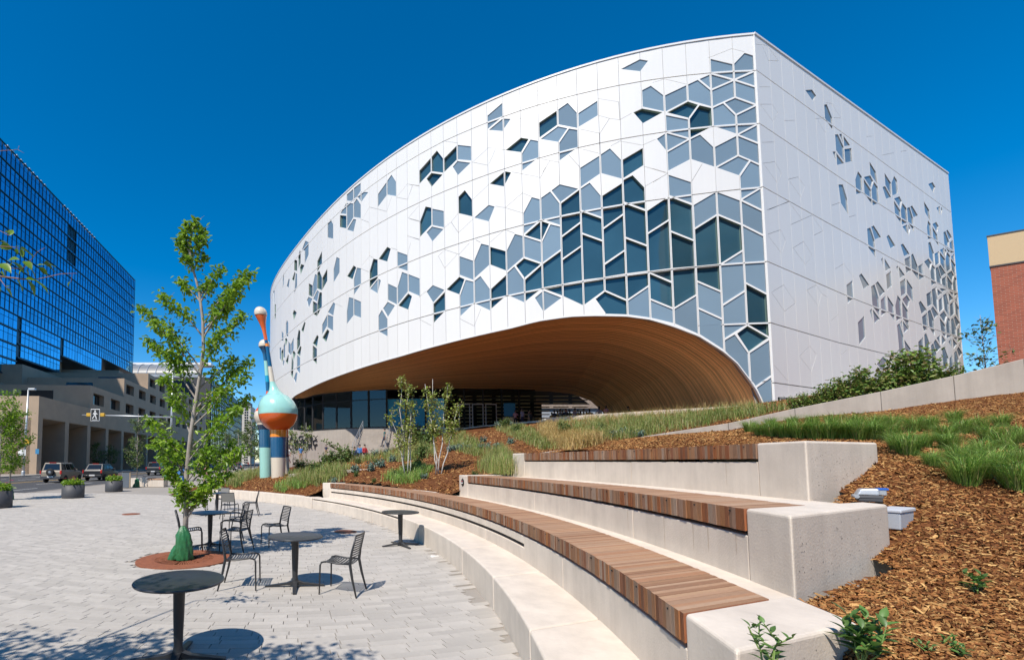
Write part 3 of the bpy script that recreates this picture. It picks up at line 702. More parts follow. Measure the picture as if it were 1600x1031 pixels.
def parse(s):
    out = []
    for l in s.strip().splitlines():
        t = l.split(); k = t.pop(0) if t[0] in 'FD' else 'S'
        out.append((k, [tuple(map(float, q.split(','))) for q in t]))
    return out
def area(p): return 0.5 * sum(p[i][0] * p[(i + 1) % len(p)][1] - p[(i + 1) % len(p)][0] * p[i][1] for i in range(len(p)))
def inset(p, d):
    if area(p) < 0: p = p[::-1]
    per = sum(math.dist(p[i], p[i - 1]) for i in range(len(p)))
    d = min(d, 0.22 * abs(area(p)) * 2 / per)
    out = []; n = len(p)
    for i in range(n):
        a = np.array(p[i - 1]); b = np.array(p[i]); c = np.array(p[(i + 1) % n])
        e1 = (b - a) / np.hypot(*(b - a)); e2 = (c - b) / np.hypot(*(c - b))
        n1 = np.array([-e1[1], e1[0]]); n2 = np.array([-e2[1], e2[0]]); den = 1 + n1 @ n2
        out.append(tuple(b + (n1 + n2) * d / max(den, 0.25)))
    return out
lib = empty('library_building', (26.35, 28.46, 0), 0, 'large white panelled library with tilted blue windows and a timber entrance arch', 'building')
LIBINV = Vector((26.35, 28.46, 0))

def facade(P, cols, bands, wins, segs, bottom, umax):
    """split one wall into panels, windows, transoms; returns lists of (kind, mesh, size)"""
    polys = []; kinds = []
    for ci in range(len(cols) - 1):
        a, b = cols[ci] + 0.011, min(cols[ci + 1], umax) - 0.011
        tops = [lambda u: ZT - 0.12] + bands; bots = bands + [lambda u: 4.0]
        for k in range(len(tops)):
            us = np.linspace(a, b, 4)
            zt = [tops[k](u) - (0.03 if k else 0) for u in us]; zb = [max(bots[k](u) + 0.03, bottom(u) + 0.05) for u in us]
            if tops[k](us[0]) < -5 or tops[k](us[-1]) < -5: zt = [min(z, bands[k - 2](u) - .03) for z, u in zip(zt, us)]
            if all(t - q < 0.03 for t, q in zip(zt, zb)): continue
            zb = [min(q, t - 0.01) for t, q in zip(zt, zb)]
            poly = [(us[0], zt[0]), (us[0], zb[0]), (us[1], zb[1]), (us[2], zb[2]), (us[3], zb[3]), (us[3], zt[3])]
            polys.append(poly); kinds.append('P')
    np_ = len(polys)
    for k, p in wins:
        p = [(u, max(z, bottom(u) + 0.07)) for u, z in p]
        if abs(area(p)) < 0.04: continue
        polys.append(inset(p, 0.052)); kinds.append(k)
    for f in bands:
        us = np.linspace(0.0, umax, 60); us = [u for u in us if f(u) > 0]
        for u0, u1 in zip(us, us[1:]):
            polys.append([(u0, f(u0) - .05), (u1, f(u1) - .05), (u1, f(u1) + .05), (u0, f(u0) + .05)]); kinds.append('B')
    for _, s in segs:
        for a, b in zip(s, s[1:]):
            d = np.array(b) - np.array(a); l = np.hypot(*d)
            if l < .05: continue
            n = np.array([-d[1], d[0]]) / l * 0.011; a = np.array(a); b = np.array(b)
            polys.append([tuple(a - n), tuple(b - n), tuple(b + n), tuple(a + n)]); kinds.append('S')
    vs = []; fs = []
    for p in polys:
        if area(p) < 0: p = p[::-1]
        fs.append(list(range(len(vs), len(vs) + len(p)))); vs += [Vector(q) for q in p]
    V, E, Fc, ov, oe, of = delaunay_2d_cdt(vs, [], fs, 1, 1e-4, True)
    groups = {}; tr = []
    for f, o in zip(Fc, of):
        ks = {}
        for i in o: ks.setdefault(kinds[i], i)
        w = ks.get('F', ks.get('D'))
        if w is not None:
            if 'B' in ks: tr.append(f); continue
            groups.setdefault(w, []).append(f)
        elif 'S' in ks: continue
        elif 'P' in ks: groups.setdefault(ks['P'], []).append(f)
    def shell(tris, off0, off1, pane_off, pm, sm):
        """triangles at pane_off plus side walls off0..off1"""
        edges = {}
        for f in tris:
            for i in range(len(f)):
                e = (f[i], f[(i + 1) % len(f)]); edges[e] = 1
        bd = [e for e in edges if (e[1], e[0]) not in edges]
        used = sorted({i for f in tris for i in f}); ix = {v: i for i, v in enumerate(used)}
        mp = lambda i, off: (lambda xy: (xy[0] - LIBINV.x, xy[1] - LIBINV.y, V[i][1]))(P(V[i][0], off))
        b = MB(); b.add([mp(i, pane_off) for i in used], [tuple(ix[i] for i in f) for f in tris], pm)
        for a, c in bd: b.add([mp(a, off0), mp(c, off0), mp(c, off1), mp(a, off1)], [(0, 3, 2, 1)], sm)
        return b
    out = []
    for gi, tris in groups.items():
        A = sum(abs(area([tuple(V[i]) for i in f])) for f in tris)
        c = np.mean([tuple(V[i]) for f in tris for i in f], axis=0); xy = P(c[0], 0)
        size = A / (xy @ xy)
        k = kinds[gi]
        if k == 'P': out.append(('facade_panel', shell(tris, 0, -0.10, 0, 0, 0), size))
        elif k == 'F': out.append(('window', shell(tris, -0.004, -0.06, -0.05, 0, 1), size, 'F'))
        else: out.append(('window', shell(tris, -0.004, -0.20, -0.19, 0, 1), size, 'D'))
    return out, (shell(tr, 0.012, -0.2, 0.012, 0, 0) if tr else None)
def bottomR(u): return 3.6
pieces = []; bars = []
for P, cols, bands, wins, segs, bot, um in ((planL, COLS_L, BL, parse(WIN_L), parse(SEG_L), archL, 78.0), (planR, COLS_R, BR, parse(WIN_R), parse(SEG_R), bottomR, 34.4)):
    o, t = facade(P, cols, bands, wins, segs, bot, um); pieces += o
    if t: bars.append(t)
for kind, lim in (('facade_panel', 295), ('window', 295)):
    ps = sorted([p for p in pieces if p[0] == kind], key=lambda p: -p[2])
    for p in ps[:lim]:
        if kind == 'window':
            mats = [M_FRIT if p[3] == 'F' else M_DARKGLASS, M_TRIM if p[3] == 'F' else M_REVEAL]
        else: mats = [M_PANEL]
        p[1].build(kind, mats, lib)
    if ps[lim:]:
        rest = MB()
        for p in ps[lim:]:
            off = 0 if kind != 'window' or p[3] == 'F' else 2
            n = len(rest.v); rest.v += p[1].v; rest.f += [tuple(i + n for i in f) for f in p[1].f]; rest.m += [m + off for m in p[1].m]
        tag(rest.build('small_' + kind + 's', [M_PANEL] if kind != 'window' else [M_FRIT, M_TRIM, M_DARKGLASS, M_REVEAL], lib), kind='stuff')
for b in bars: tag(b.build('transom_bars', [M_TRIM], lib), kind='stuff')
L0 = lambda p: (p[0] - LIBINV.x, p[1] - LIBINV.y, p[2])
# backing walls (dark, seen only in the joints), roof cap, roof, arch edge trim, corner post
b = MB(); us = np.arange(0, 78.1, 1.0)
for u0, u1 in zip(us, us[1:]):
    q = [planL(u0 + (.35 if u0 == 0 else 0), -.34), planL(u1, -.34)]
    z = [max(archL(u0), 3.6) + .02, max(archL(u1), 3.6) + .02]
    b.add([L0((*q[0], z[0])), L0((*q[1], z[1])), L0((*q[1], ZT - .2)), L0((*q[0], ZT - .2))], [(0, 1, 2, 3)])
q = [planR(.35, -.34), planR(34.2, -.34)]
b.add([L0((*q[0], 3.6)), L0((*q[1], 3.6)), L0((*q[1], ZT - .2)), L0((*q[0], ZT - .2))], [(0, 1, 2, 3)])
b.build('backing_wall', M_JOINT, lib)
b = MB()
for P, us in ((planL, np.arange(0, 78.1, 1.0)), (planR, np.linspace(0, 34.4, 12))):
    for u0, u1 in zip(us, us[1:]):
        a0, a1, c0, c1 = P(u0, .05), P(u1, .05), P(u0, -.5), P(u1, -.5)
        b.hexa([L0((*a0, ZT - .10)), L0((*a1, ZT - .10)), L0((*c1, ZT - .10)), L0((*c0, ZT - .10))], [L0((*a0, ZT + .02)), L0((*a1, ZT + .02)), L0((*c1, ZT + .02)), L0((*c0, ZT + .02))])
b.build('roof_cap', M_TRIM, lib)
b = MB(); ring = [L0((*planL(u, -.4), ZT - .3)) for u in np.arange(1, 66, 3.0)] + [L0((25, 78, ZT - .3)), L0((*(planR(34.0, -.4) + np.array([-3, 22])), ZT - .3)), L0((*planR(34.0, -.4), ZT - .3))]
b.add(ring, [tuple(range(len(ring)))]); b.build('roof', M_CONC_OLD, lib)
b = MB(); e0 = planR(34.4, 0); e1 = e0 + np.array([-3, 22.0])
b.hexa([L0((*e0, 3)), L0((*e1, 3)), L0((e1[0] - .4, e1[1], 3)), L0((e0[0] - .4, e0[1] + .2, 3))], [L0((*e0, ZT - .1)), L0((*e1, ZT - .1)), L0((e1[0] - .4, e1[1], ZT - .1)), L0((e0[0] - .4, e0[1] + .2, ZT - .1))])
b.build('rear_wall', M_PANEL, lib)
def dense_arch():
    us = np.concatenate([np.linspace(0.3, 8, 40), np.linspace(8.4, 47.2, 60)]); return us
AU = dense_arch()
def strip(b, o0, z0, o1, z1, mi=0):
    for u0, u1 in zip(AU, AU[1:]):
        b.add([L0((*planL(u0, o0), archL(u0) + z0)), L0((*planL(u1, o0), archL(u1) + z0)), L0((*planL(u1, o1), archL(u1) + z1)), L0((*planL(u0, o1), archL(u0) + z1))], [(0, 1, 2, 3)], mi)
b = MB(); strip(b, .03, .07, .03, -.03); strip(b, .03, -.03, -.14, -.03); strip(b, .03, .07, -.1, .07); b.build('arch_edge_trim', M_TRIM, lib)
b = MB(); strip(b, -.14, -.03, -.14, .10); strip(b, -.14, .10, -.34, .10); b.build('arch_shadow_gap', M_BLACK, lib)
b = MB()   # dark glass wall below the far end of the facade
b2 = MB()
us = np.arange(47.5, 78, 1.4)
for u0, u1 in zip(us, us[1:]):
    q0, q1 = planL(u0, -1.4), planL(u1, -1.4)
    b.add([L0((*q0, 0)), L0((*q1, 0)), L0((*q1, 9.9)), L0((*q0, 9.9))], [(0, 1, 2, 3)])
    b2.beam(L0((*planL(u0, -1.32), 0)), L0((*planL(u0, -1.32), 9.6)), .1, .1)
b.build('lower_glass', M_DARKGLASS, lib); b2.build('lower_mullion', M_BLACK, lib)
b = MB()
for u0, u1 in zip(us, us[1:]):
    a, c, d, e = planL(u0, -.05), planL(u1, -.05), planL(u1, -1.5), planL(u0, -1.5)
    b.add([L0((*a, archL(u0) + .03)), L0((*c, archL(u1) + .03)), L0((*d, archL(u1) + .03)), L0((*e, archL(u0) + .03))], [(0, 3, 2, 1)])
b.build('lower_soffit', M_TRIM, lib)

# timber soffit: laths swept from the arch edge in to the lobby glass and the rear arch
GL = np.array([(-5.4, 60.2), (-2.5, 55.6), (1.2, 52.6), (5.0, 51.0), (11.4, 50.2), (17.3, 50.6), (21.5, 51.5)])   # lobby glass line
INNER = [(-5.5, 59.6, 9.75), (-4.4, 58.6, 9.7), (-1.5, 55.0, 9.7), (2.0, 52.3, 9.65), (5.5, 51.1, 9.6), (9, 50.6, 9.6), (12, 50.4, 9.6), (15, 50.6, 9.6), (18, 51.2, 9.6), (21, 52, 9.6), (23.5, 52.4, 9.6), (26, 52.6, 9.35), (28.2, 52.8, 8.6), (29.6, 53, 7.4), (30.2, 53, 6.0), (30.4, 53, 4.6)]
IU = [47.2, 46.4, 42, 36, 30, 25, 21, 17.5, 14.5, 12, 10, 7.8, 5.4, 3.0, 1.4, 0.42]
IN = np.array(INNER)
SU = np.concatenate([np.linspace(0.42, 6, 34), np.linspace(6.3, 14, 26), np.linspace(15, 47.2, 44)])
def soff(u, v):
    a = np.array([*planL(u, -.14), archL(u) + .05]); iu = np.array(IU)[::-1]; c = np.array([np.interp(u, iu, IN[::-1, i]) for i in range(3)])
    w = v; p = a * (1 - w) + c * w
    bul = math.sin(math.pi * v) * np.interp(u, [0, 3, 8, 20, 47], [0.0, .25, .35, .2, .03])
    p = p + np.array([0.4 * bul * min(1.0, max(0.0, (7 - u) / 4)), 0, bul]); return p
NV = 110
V = []; Fq = []; UV = []
vv = np.linspace(0, 1, NV + 1) ** 1.25
for k in range(NV):
    base = len(V); dz = 0.014 * (k % 2)
    for i, u in enumerate(SU):
        p0 = soff(u, vv[k]); p1 = soff(u, vv[k] + (vv[k + 1] - vv[k]) * 0.97)
        V += [(p0[0], p0[1], p0[2] + dz), (p1[0], p1[1], p1[2] + dz)]
    for i in range(len(SU) - 1):
        j = base + 2 * i; Fq.append((j, j + 2, j + 3, j + 1)); UV.append((SU[i] / 47, SU[i + 1] / 47, k))
V = np.array(V) - np.array([LIBINV.x, LIBINV.y, 0])
me = mesh_np('soffit_laths', V, Fq, smooth=False)
uvl = me.uv_layers.new(name='UVMap'); arr = []
for a, c, k in UV: arr += [a, k * .37, c, k * .37, c, k * .37 + .3, a, k * .37 + .3]
uvl.data.foreach_set('uv', arr)
tag(link('soffit_laths', me, lib, [M_SOFFIT]), kind='stuff')
b = MB()    # dark lining above the laths so no sky shows in the gaps
for i in range(len(SU) - 1):
    for v0, v1 in ((0, .25), (.25, .5), (.5, .75), (.75, 1)):
        pts = [soff(SU[i], v0), soff(SU[i + 1], v0), soff(SU[i + 1], v1), soff(SU[i], v1)]
        b.add([L0((p[0] + .14 * min(1, max(0, (8 - uu) / 4)), p[1], p[2] + .05 + .03 * min(1, max(0, (uu - 4) / 4)))) for p, uu in zip(pts, (SU[i], SU[i + 1], SU[i + 1], SU[i]))], [(0, 1, 2, 3)])
b.build('soffit_lining', M_BLACK, lib)
b = MB()   # ceiling and far wall of the passage beyond the rear arch
b.add([L0(p) for p in ((13, 50.6, 9.64), (26, 52.6, 9.64), (33, 62, 9.3), (10, 62, 9.3))], [(0, 1, 2, 3)])
b.build('passage_ceiling', mat('passage_board', (0.20, 0.15, 0.11), 0.7, var=.08, scale=2), lib)

# lobby: glass wall, mullions, dark room with timber slats, doors
b = MB(); gl = []
gs = np.r_[0, np.cumsum(np.hypot(*np.diff(GL, axis=0).T))]
def glp(s, off=0):
    p = np.array([np.interp(s, gs, GL[:, 0]), np.interp(s, gs, GL[:, 1])]); return p + np.array([0, off])
m_lobby = bpy.data.materials.new('lobby_glass'); m_lobby.use_nodes = True
nt = m_lobby.node_tree; nt.nodes.clear(); o_ = nt.nodes.new('ShaderNodeOutputMaterial'); tr_ = nt.nodes.new('ShaderNodeBsdfTransparent'); tr_.inputs[0].default_value = (.78, .84, .84, 1)
gx = nt.nodes.new('ShaderNodeBsdfGlossy'); gx.inputs['Roughness'].default_value = .02; gx.inputs['Color'].default_value = (.8, .9, .95, 1)
lw = nt.nodes.new('ShaderNodeLayerWeight'); lw.inputs[0].default_value = .08; mx = nt.nodes.new('ShaderNodeMixShader')
nt.links.new(lw.outputs['Fresnel'], mx.inputs[0]); nt.links.new(tr_.outputs[0], mx.inputs[1]); nt.links.new(gx.outputs[0], mx.inputs[2]); nt.links.new(mx.outputs[0], o_.inputs[0])
m_lobby2 = m_lobby.copy(); m_lobby2.name = 'reflective_lobby_glass'
for n_ in m_lobby2.node_tree.nodes:
    if n_.type == 'LAYER_WEIGHT': n_.inputs[0].default_value = .38
    if n_.type == 'BSDF_TRANSPARENT': n_.inputs[0].default_value = (.5, .6, .62, 1)
M_BLUEGL = mat('painted_reflection_glass', (0.05, 0.33, 0.50), 0.08, spec=0.7, var=.1, scale=.4)  # blue reflection is put into the base colour of these lobby panes
step = gs[-1] / 15
for i in range(15):
    a, c = glp(i * step), glp((i + 1) * step); zb = 5.6 if i < 9 else 5.2
    me = MB().add([L0((*a, zb)), L0((*c, zb)), L0((*c, 9.62)), L0((*a, 9.62))], [(0, 1, 2, 3)])
    ob = me.build('lobby_pane', M_BLUEGL if i in (7, 8, 9) else (m_lobby2 if i < 7 else m_lobby), lib)
    if i in (7, 8, 9):
        for v in ob.data.vertices:
            if v.co.z > 9: v.co.z = 8.6
    MB().beam(L0((a[0], a[1] - .06, zb)), L0((a[0], a[1] - .06, 9.6)), .12, .18).build('lobby_mullion', M_BLACK, lib)
b = MB()
for i in range(15):
    a, c = glp(i * step, -.03), glp((i + 1) * step, -.03)
    for z in (5.55, 8.6): b = MB(); b.beam(L0((*a, z)), L0((*c, z)), .07, .08); b.build('lobby_transom', M_BLACK, lib)
M_LSLAT = mat('lobby_slat', (0.80, 0.60, 0.36), 0.6)
for k in range(9):
    b = MB(); z = 5.9 + .42 * k
    for x0 in np.arange(7.0, 27, 2.2): b.box(x0 - LIBINV.x, x0 + 1.7 - LIBINV.x, (54.0 if x0 > 2.2 else 58.0) - LIBINV.y, (54.2 if x0 > 2.2 else 58.2) - LIBINV.y, z, z + .10)
    b.build('lobby_slat', M_LSLAT, lib)
b = MB()
for i in range(15):
    a, c = glp(i * step, .12), glp((i + 1) * step, .12); b.hexa([L0((*a, 9.55)), L0((*c, 9.55)), L0((c[0], c[1] + .3, 9.55)), L0((a[0], a[1] + .3, 9.55))], [L0((*a, 11.0)), L0((*c, 11.0)), L0((c[0], c[1] + .3, 11.0)), L0((a[0], a[1] + .3, 11.0))])
b.box(-5.9 - LIBINV.x, -5.3 - LIBINV.x, 60.0 - LIBINV.y, 60.6 - LIBINV.y, 4.8, 11.0)
b.build('lobby_fascia', M_BLACK, lib)
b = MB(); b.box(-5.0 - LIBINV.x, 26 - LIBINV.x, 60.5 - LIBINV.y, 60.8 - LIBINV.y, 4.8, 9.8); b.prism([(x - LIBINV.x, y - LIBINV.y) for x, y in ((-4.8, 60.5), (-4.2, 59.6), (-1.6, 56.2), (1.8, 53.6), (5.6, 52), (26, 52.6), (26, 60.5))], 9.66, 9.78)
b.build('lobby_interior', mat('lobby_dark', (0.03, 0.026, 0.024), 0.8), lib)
b = MB()
for i in range(9):
    a, c = glp(i * step, .0), glp((i + 1) * step, .0)
    b.hexa([L0((a[0], a[1], 0)), L0((c[0], c[1], 0)), L0((c[0], c[1] + 3, 0)), L0((a[0], a[1] + 3, 0))], [L0((a[0], a[1], 5.58)), L0((c[0], c[1], 5.58)), L0((c[0], c[1] + 3, 5.58)), L0((a[0], a[1] + 3, 5.58))])
b.build('plinth_wall', M_CONC_OLD, lib)
M_POSTER = mat('poster_blue', (0.04, 0.22, 0.42), .6)
# doors of the entrance vestibule
for k, x in enumerate((12.6, 14.0, 15.4)):
    d = MB(); d.box(x - LIBINV.x, x + .08 - LIBINV.x, 49.6 - LIBINV.y, 49.7 - LIBINV.y, 5.2, 7.9); d.box(x + 1.1 - LIBINV.x, x + 1.18 - LIBINV.x, 49.6 - LIBINV.y, 49.7 - LIBINV.y, 5.2, 7.9); d.box(x + .08 - LIBINV.x, x + 1.1 - LIBINV.x, 49.6 - LIBINV.y, 49.7 - LIBINV.y, 7.8, 7.9)
    dr = d.build('door', M_GALV, lib)
    MB().add([L0((x + .08, 49.65, 5.2)), L0((x + 1.1, 49.65, 5.2)), L0((x + 1.1, 49.65, 7.8)), L0((x + .08, 49.65, 7.8))], [(0, 1, 2, 3)]).build('pane', m_lobby, dr)
p = MB(); p.box(17.4 - LIBINV.x, 18.6 - LIBINV.x, 49.8 - LIBINV.y, 49.85 - LIBINV.y, 6.6, 8.0, 1); p.box(17.3 - LIBINV.x, 18.7 - LIBINV.x, 49.85 - LIBINV.y, 49.95 - LIBINV.y, 5.25, 6.5, 0); p.build('notice_panel', [M_LSLAT, M_POSTER], lib)
# the dark blade of lettering near the left end of the facade
def text_mesh(txt, size, depth, align='LEFT'):
    cu = bpy.data.curves.new('lettering', 'FONT'); cu.body = txt; cu.size = size; cu.extrude = depth; cu.align_x = align
    o = bpy.data.objects.new('t', cu); COL.objects.link(o); dg = bpy.context.evaluated_depsgraph_get()
    me = bpy.data.meshes.new_from_object(o.evaluated_get(dg)); bpy.data.objects.remove(o); return me
# ================================================================== GROUND, STREET, PLAZA
def sheet(name, poly, z, m, kind='structure', label=None):
    b = MB(); b.add([(x, y, z) for x, y in poly], [tuple(range(len(poly)))]); return tag(b.build(name, m), kind=kind)
sheet('ground', [(-900, -300), (900, -300), (900, 1400), (-900, 1400)], -0.16, mat('far_ground', (0.23, 0.22, 0.2), .9, var=.05, scale=.1))
def kx(y): return -18.35 - 0.028 * (y - 26)
sd = (-0.067, 0.998)
def st(x, y): return (x - 0.0671 * (y - 69), y)      # street-aligned coordinates (x measured at y = 69)
KX = -21.2; FX = -41.5
plaza = sheet('plaza_pavement', [(-60, -40), (40, -40), (40, 0), (3.5, 0.5), (3.5, 70), (10, 300), st(KX, 300), st(KX, 12), (-60, 12)], -0.014, M_GROUT)
b = MB(); b.add([(*st(KX, 12), -0.13), (*st(KX, 420), -0.13), (*st(FX, 420), -0.13), (*st(FX, 12), -0.13), ], [(0, 1, 2, 3)]); tag(b.build('road', M_ASPH), kind='structure')
sheet('far_pavement', [st(FX, 12), st(FX, 420), st(FX - 7, 420), st(FX - 7, 12)], 0.0, M_GROUT)
b = MB()
for x, s in ((KX, 1), (FX, -1)):
    b.hexa([(*st(x, 12), -.15), (*st(x, 300), -.15), (*st(x + .18 * s, 300), -.15), (*st(x + .18 * s, 12), -.15)], [(*st(x, 12), .006), (*st(x, 300), .006), (*st(x + .18 * s, 300), .006), (*st(x + .18 * s, 12), .006)])
tag(b.build('kerb', M_CONC_OLD), kind='structure')
rm = empty('road_markings', (0, 0, 0), kind='structure')
for xl in (-24.6, -28.0, -35.0, -38.3):
    b = MB()
    for y in np.arange(14, 200, 9.0): b.add([(*st(xl - .07, y), -.126), (*st(xl + .07, y), -.126), (*st(xl + .07, y + 3.2), -.126), (*st(xl - .07, y + 3.2), -.126)], [(0, 1, 2, 3)])
    b.build('lane_dash', M_PAINT, rm)
for xl in (-31.3, -31.6):
    b = MB(); b.add([(*st(xl - .06, 14), -.126), (*st(xl + .06, 14), -.126), (*st(xl + .06, 300), -.126), (*st(xl - .06, 300), -.126)], [(0, 1, 2, 3)]); b.build('centre_line', M_YELLOW, rm)
b = MB()
for k in range(5): b.add([(*st(-22 - k * 4, 61.5), -.126), (*st(-24.5 - k * 4, 61.5), -.126), (*st(-24.5 - k * 4, 62.1), -.126), (*st(-22 - k * 4, 62.1), -.126)], [(0, 1, 2, 3)])
b.build('stop_line', M_PAINT, rm)

# narrow pavers laid in gently bowed courses
BC = np.array([-17.84, 8.17])                    # centre of the seating arcs
def in_plaza(x, y):
    r = math.hypot(x - BC[0], y - BC[1])
    if r > 19.84 and y < 33: return False
    u = PX + F_PX * x / max(y, .3)
    if u < -60 or u > 1010 or y < 3.9 or y > 30: return False
    if math.hypot(x + 2.93, y - 9.1) < 0.90: return False
    return x > -19.2
def bow(x):
    s = 0.127 * (x + 1.3); m = 0.42
    if abs(s) <= m: return 0.127 * (x + 1.3) ** 2 / 2, s
    xm = m / 0.127; return 0.127 * xm * xm / 2 + m * (abs(x + 1.3) - xm), math.copysign(m, s)
rw = 0.112; quads = []
for k in range(int(4.0 / rw) - 40, int(30 / rw)):
    x = -20 - random.random()
    while x < 2.4:
        ln = random.choice((.30, .40, .40, .52)); f, sl = bow(x); ln *= 1 / math.sqrt(1 + sl * sl); fm, _ = bow(x + ln / 2)
        if in_plaza(x + ln / 2, k * rw + fm + rw / 2): quads.append((math.hypot(x + ln / 2, k * rw + fm), k, x, x + ln))
        x += ln
quads.sort()
def paver_geo(k, x0, x1):
    g = .0020; ga = .0045; z = random.uniform(-.0012, .001); V = []; tz = [random.uniform(-.0005, .0005) for _ in range(6)]
    xs = [x0 + ga, (x0 + x1) / 2, x1 - ga]
    for j, (yy, i) in enumerate([(g, 0), (g, 1), (g, 2), (rw - g, 2), (rw - g, 1), (rw - g, 0)]):
        f, sl = bow(xs[i]); V.append((xs[i] - sl * yy, k * rw + f + yy, z + tz[j]))
    return V
PF = [(0, 1, 4, 5), (1, 2, 3, 4)] + [(i, 6 + i, 6 + (i + 1) % 6, (i + 1) % 6) for i in range(6)]
for d, k, x0, x1 in quads[:295]:
    T = paver_geo(k, x0, x1); me = bpy.data.meshes.new('paver')
    c = np.mean(T, axis=0); T = [tuple(np.array(p) - c) for p in T]
    me.from_pydata(T + [(p[0], p[1], -.03) for p in T], [], PF); o = link('paver', me, plaza, [M_PAVER]); o.location = tuple(c)
V = []; Fq = []
for d, k, x0, x1 in quads[295:]:
    T = paver_geo(k, x0, x1); n = len(V); V += T + [(p[0], p[1], -.012) for p in T]; Fq += [tuple(i + n for i in f) for f in PF]
tag(link('paver_field', mesh_np('paver_field', V, Fq), plaza, [M_PAVER_I]), kind='stuff')

# ================================================================== TERRACED SEATING (arcs cut along one direction)
D = np.array([0.935, 0.355]); D /= np.hypot(*D); NQ = np.array([-D[1], D[0]])
def rq(r, q):
    """point on circle r (round BC) lying on the cut line q"""
    o = NQ * q - BC; bq = o @ D; cq = o @ o - r * r; return NQ * q + D * (-bq + math.sqrt(max(bq * bq - cq, 0)))
def arc_solid(b, prof, q0, q1, n=60, mi=0, qskew=0.0):
    """sweep closed (r,z) profile between cut lines"""
    qs = np.linspace(q0, q1, n + 1); m = len(prof); vs = []
    for q in qs:
        for r, z in prof: p = rq(r, q + qskew * (r - prof[0][0]) * (q1 - q) / (q1 - q0)); vs.append((p[0], p[1], z))
    fs = [(i * m + k, (i + 1) * m + k, (i + 1) * m + (k + 1) % m, i * m + (k + 1) % m) for i in range(n) for k in range(m)]
    fs += [tuple(range(m)), tuple(reversed(range(n * m, n * m + m)))]
    b.add(vs, fs, mi)
def rect(r0, r1, z0, z1): return [(r0, z0), (r0, z1), (r1, z1), (r1, z0)]
def fix_normals(o):
    bm = bmesh.new(); bm.from_mesh(o.data); bmesh.ops.recalc_face_normals(bm, faces=bm.faces); bm.to_mesh(o.data); bm.free(); return o
# low step, in separate cast lengths with fine joints
stp = empty('seating_step', (*rq(19.9, 6), 0), 0, 'lowest pale concrete step curving along the edge of the plaza', 'step')
def local(o, par):
    o.parent = par; o.matrix_parent_inverse = Matrix.Identity(4)
    off = Vector(par.location); me = o.data
    me.transform(Matrix.Translation(-off)); return o
qj = [0.15, 3.30, 4.95, 6.72, 9.7, 13.2, 18.0]
for q0, q1 in zip(qj, qj[1:]):
    b = MB(); a, c = q0 + .005, q1 - .005
    if q1 <= 11: arc_solid(b, rect(19.88, 20.70, -.05, .413), a, c, 14)
    else: arc_solid(b, [(19.88, -.05), (19.88, .325), (19.93, .325), (19.93, .368), (19.88, .368), (19.88, .413), (20.70, .413), (20.70, -.05)], max(a, 11.0), c, 22); 
    if q0 < 11 < q1: arc_solid(b, rect(19.88, 20.70, -.05, .413), a, 11.0, 6)
    bevel(local(fix_normals(b.build('step_block', M_CONC)), stp), .024, 3)
b = MB(); arc_solid(b, rect(19.925, 19.94, .326, .367), 11.0, 17.95, 40); local(fix_normals(b.build('light_slot', M_BLACK)), stp)
gk = empty('garden_kerb', (*rq(19.9, 20), 0), 0, 'low concrete kerb continuing the step round the mulched sculpture bed', 'kerb')
def arc_ang(b, prof, a0, a1, n=30):
    m = len(prof); vs = []
    for a in np.linspace(a0, a1, n + 1):
        for r, z in prof: vs.append((BC[0] + r * math.cos(a), BC[1] + r * math.sin(a), z))
    b.add(vs, [(i * m + k, (i + 1) * m + k, (i + 1) * m + (k + 1) % m, i * m + (k + 1) % m) for i in range(n) for k in range(m)] + [tuple(range(m)), tuple(reversed(range(n * m, n * m + m)))])
a0 = math.atan2(*(rq(19.9, 18.0) - BC)[::-1])
edges = np.linspace(a0 + .002, R(57), 5)
for x0, x1 in zip(edges, edges[1:]):
    b = MB(); arc_ang(b, rect(19.88, 20.35, -.05, .42), x0, x1 - .0006, 10); bevel(local(fix_normals(b.build('kerb_block', M_CONC)), gk), .02, 2)

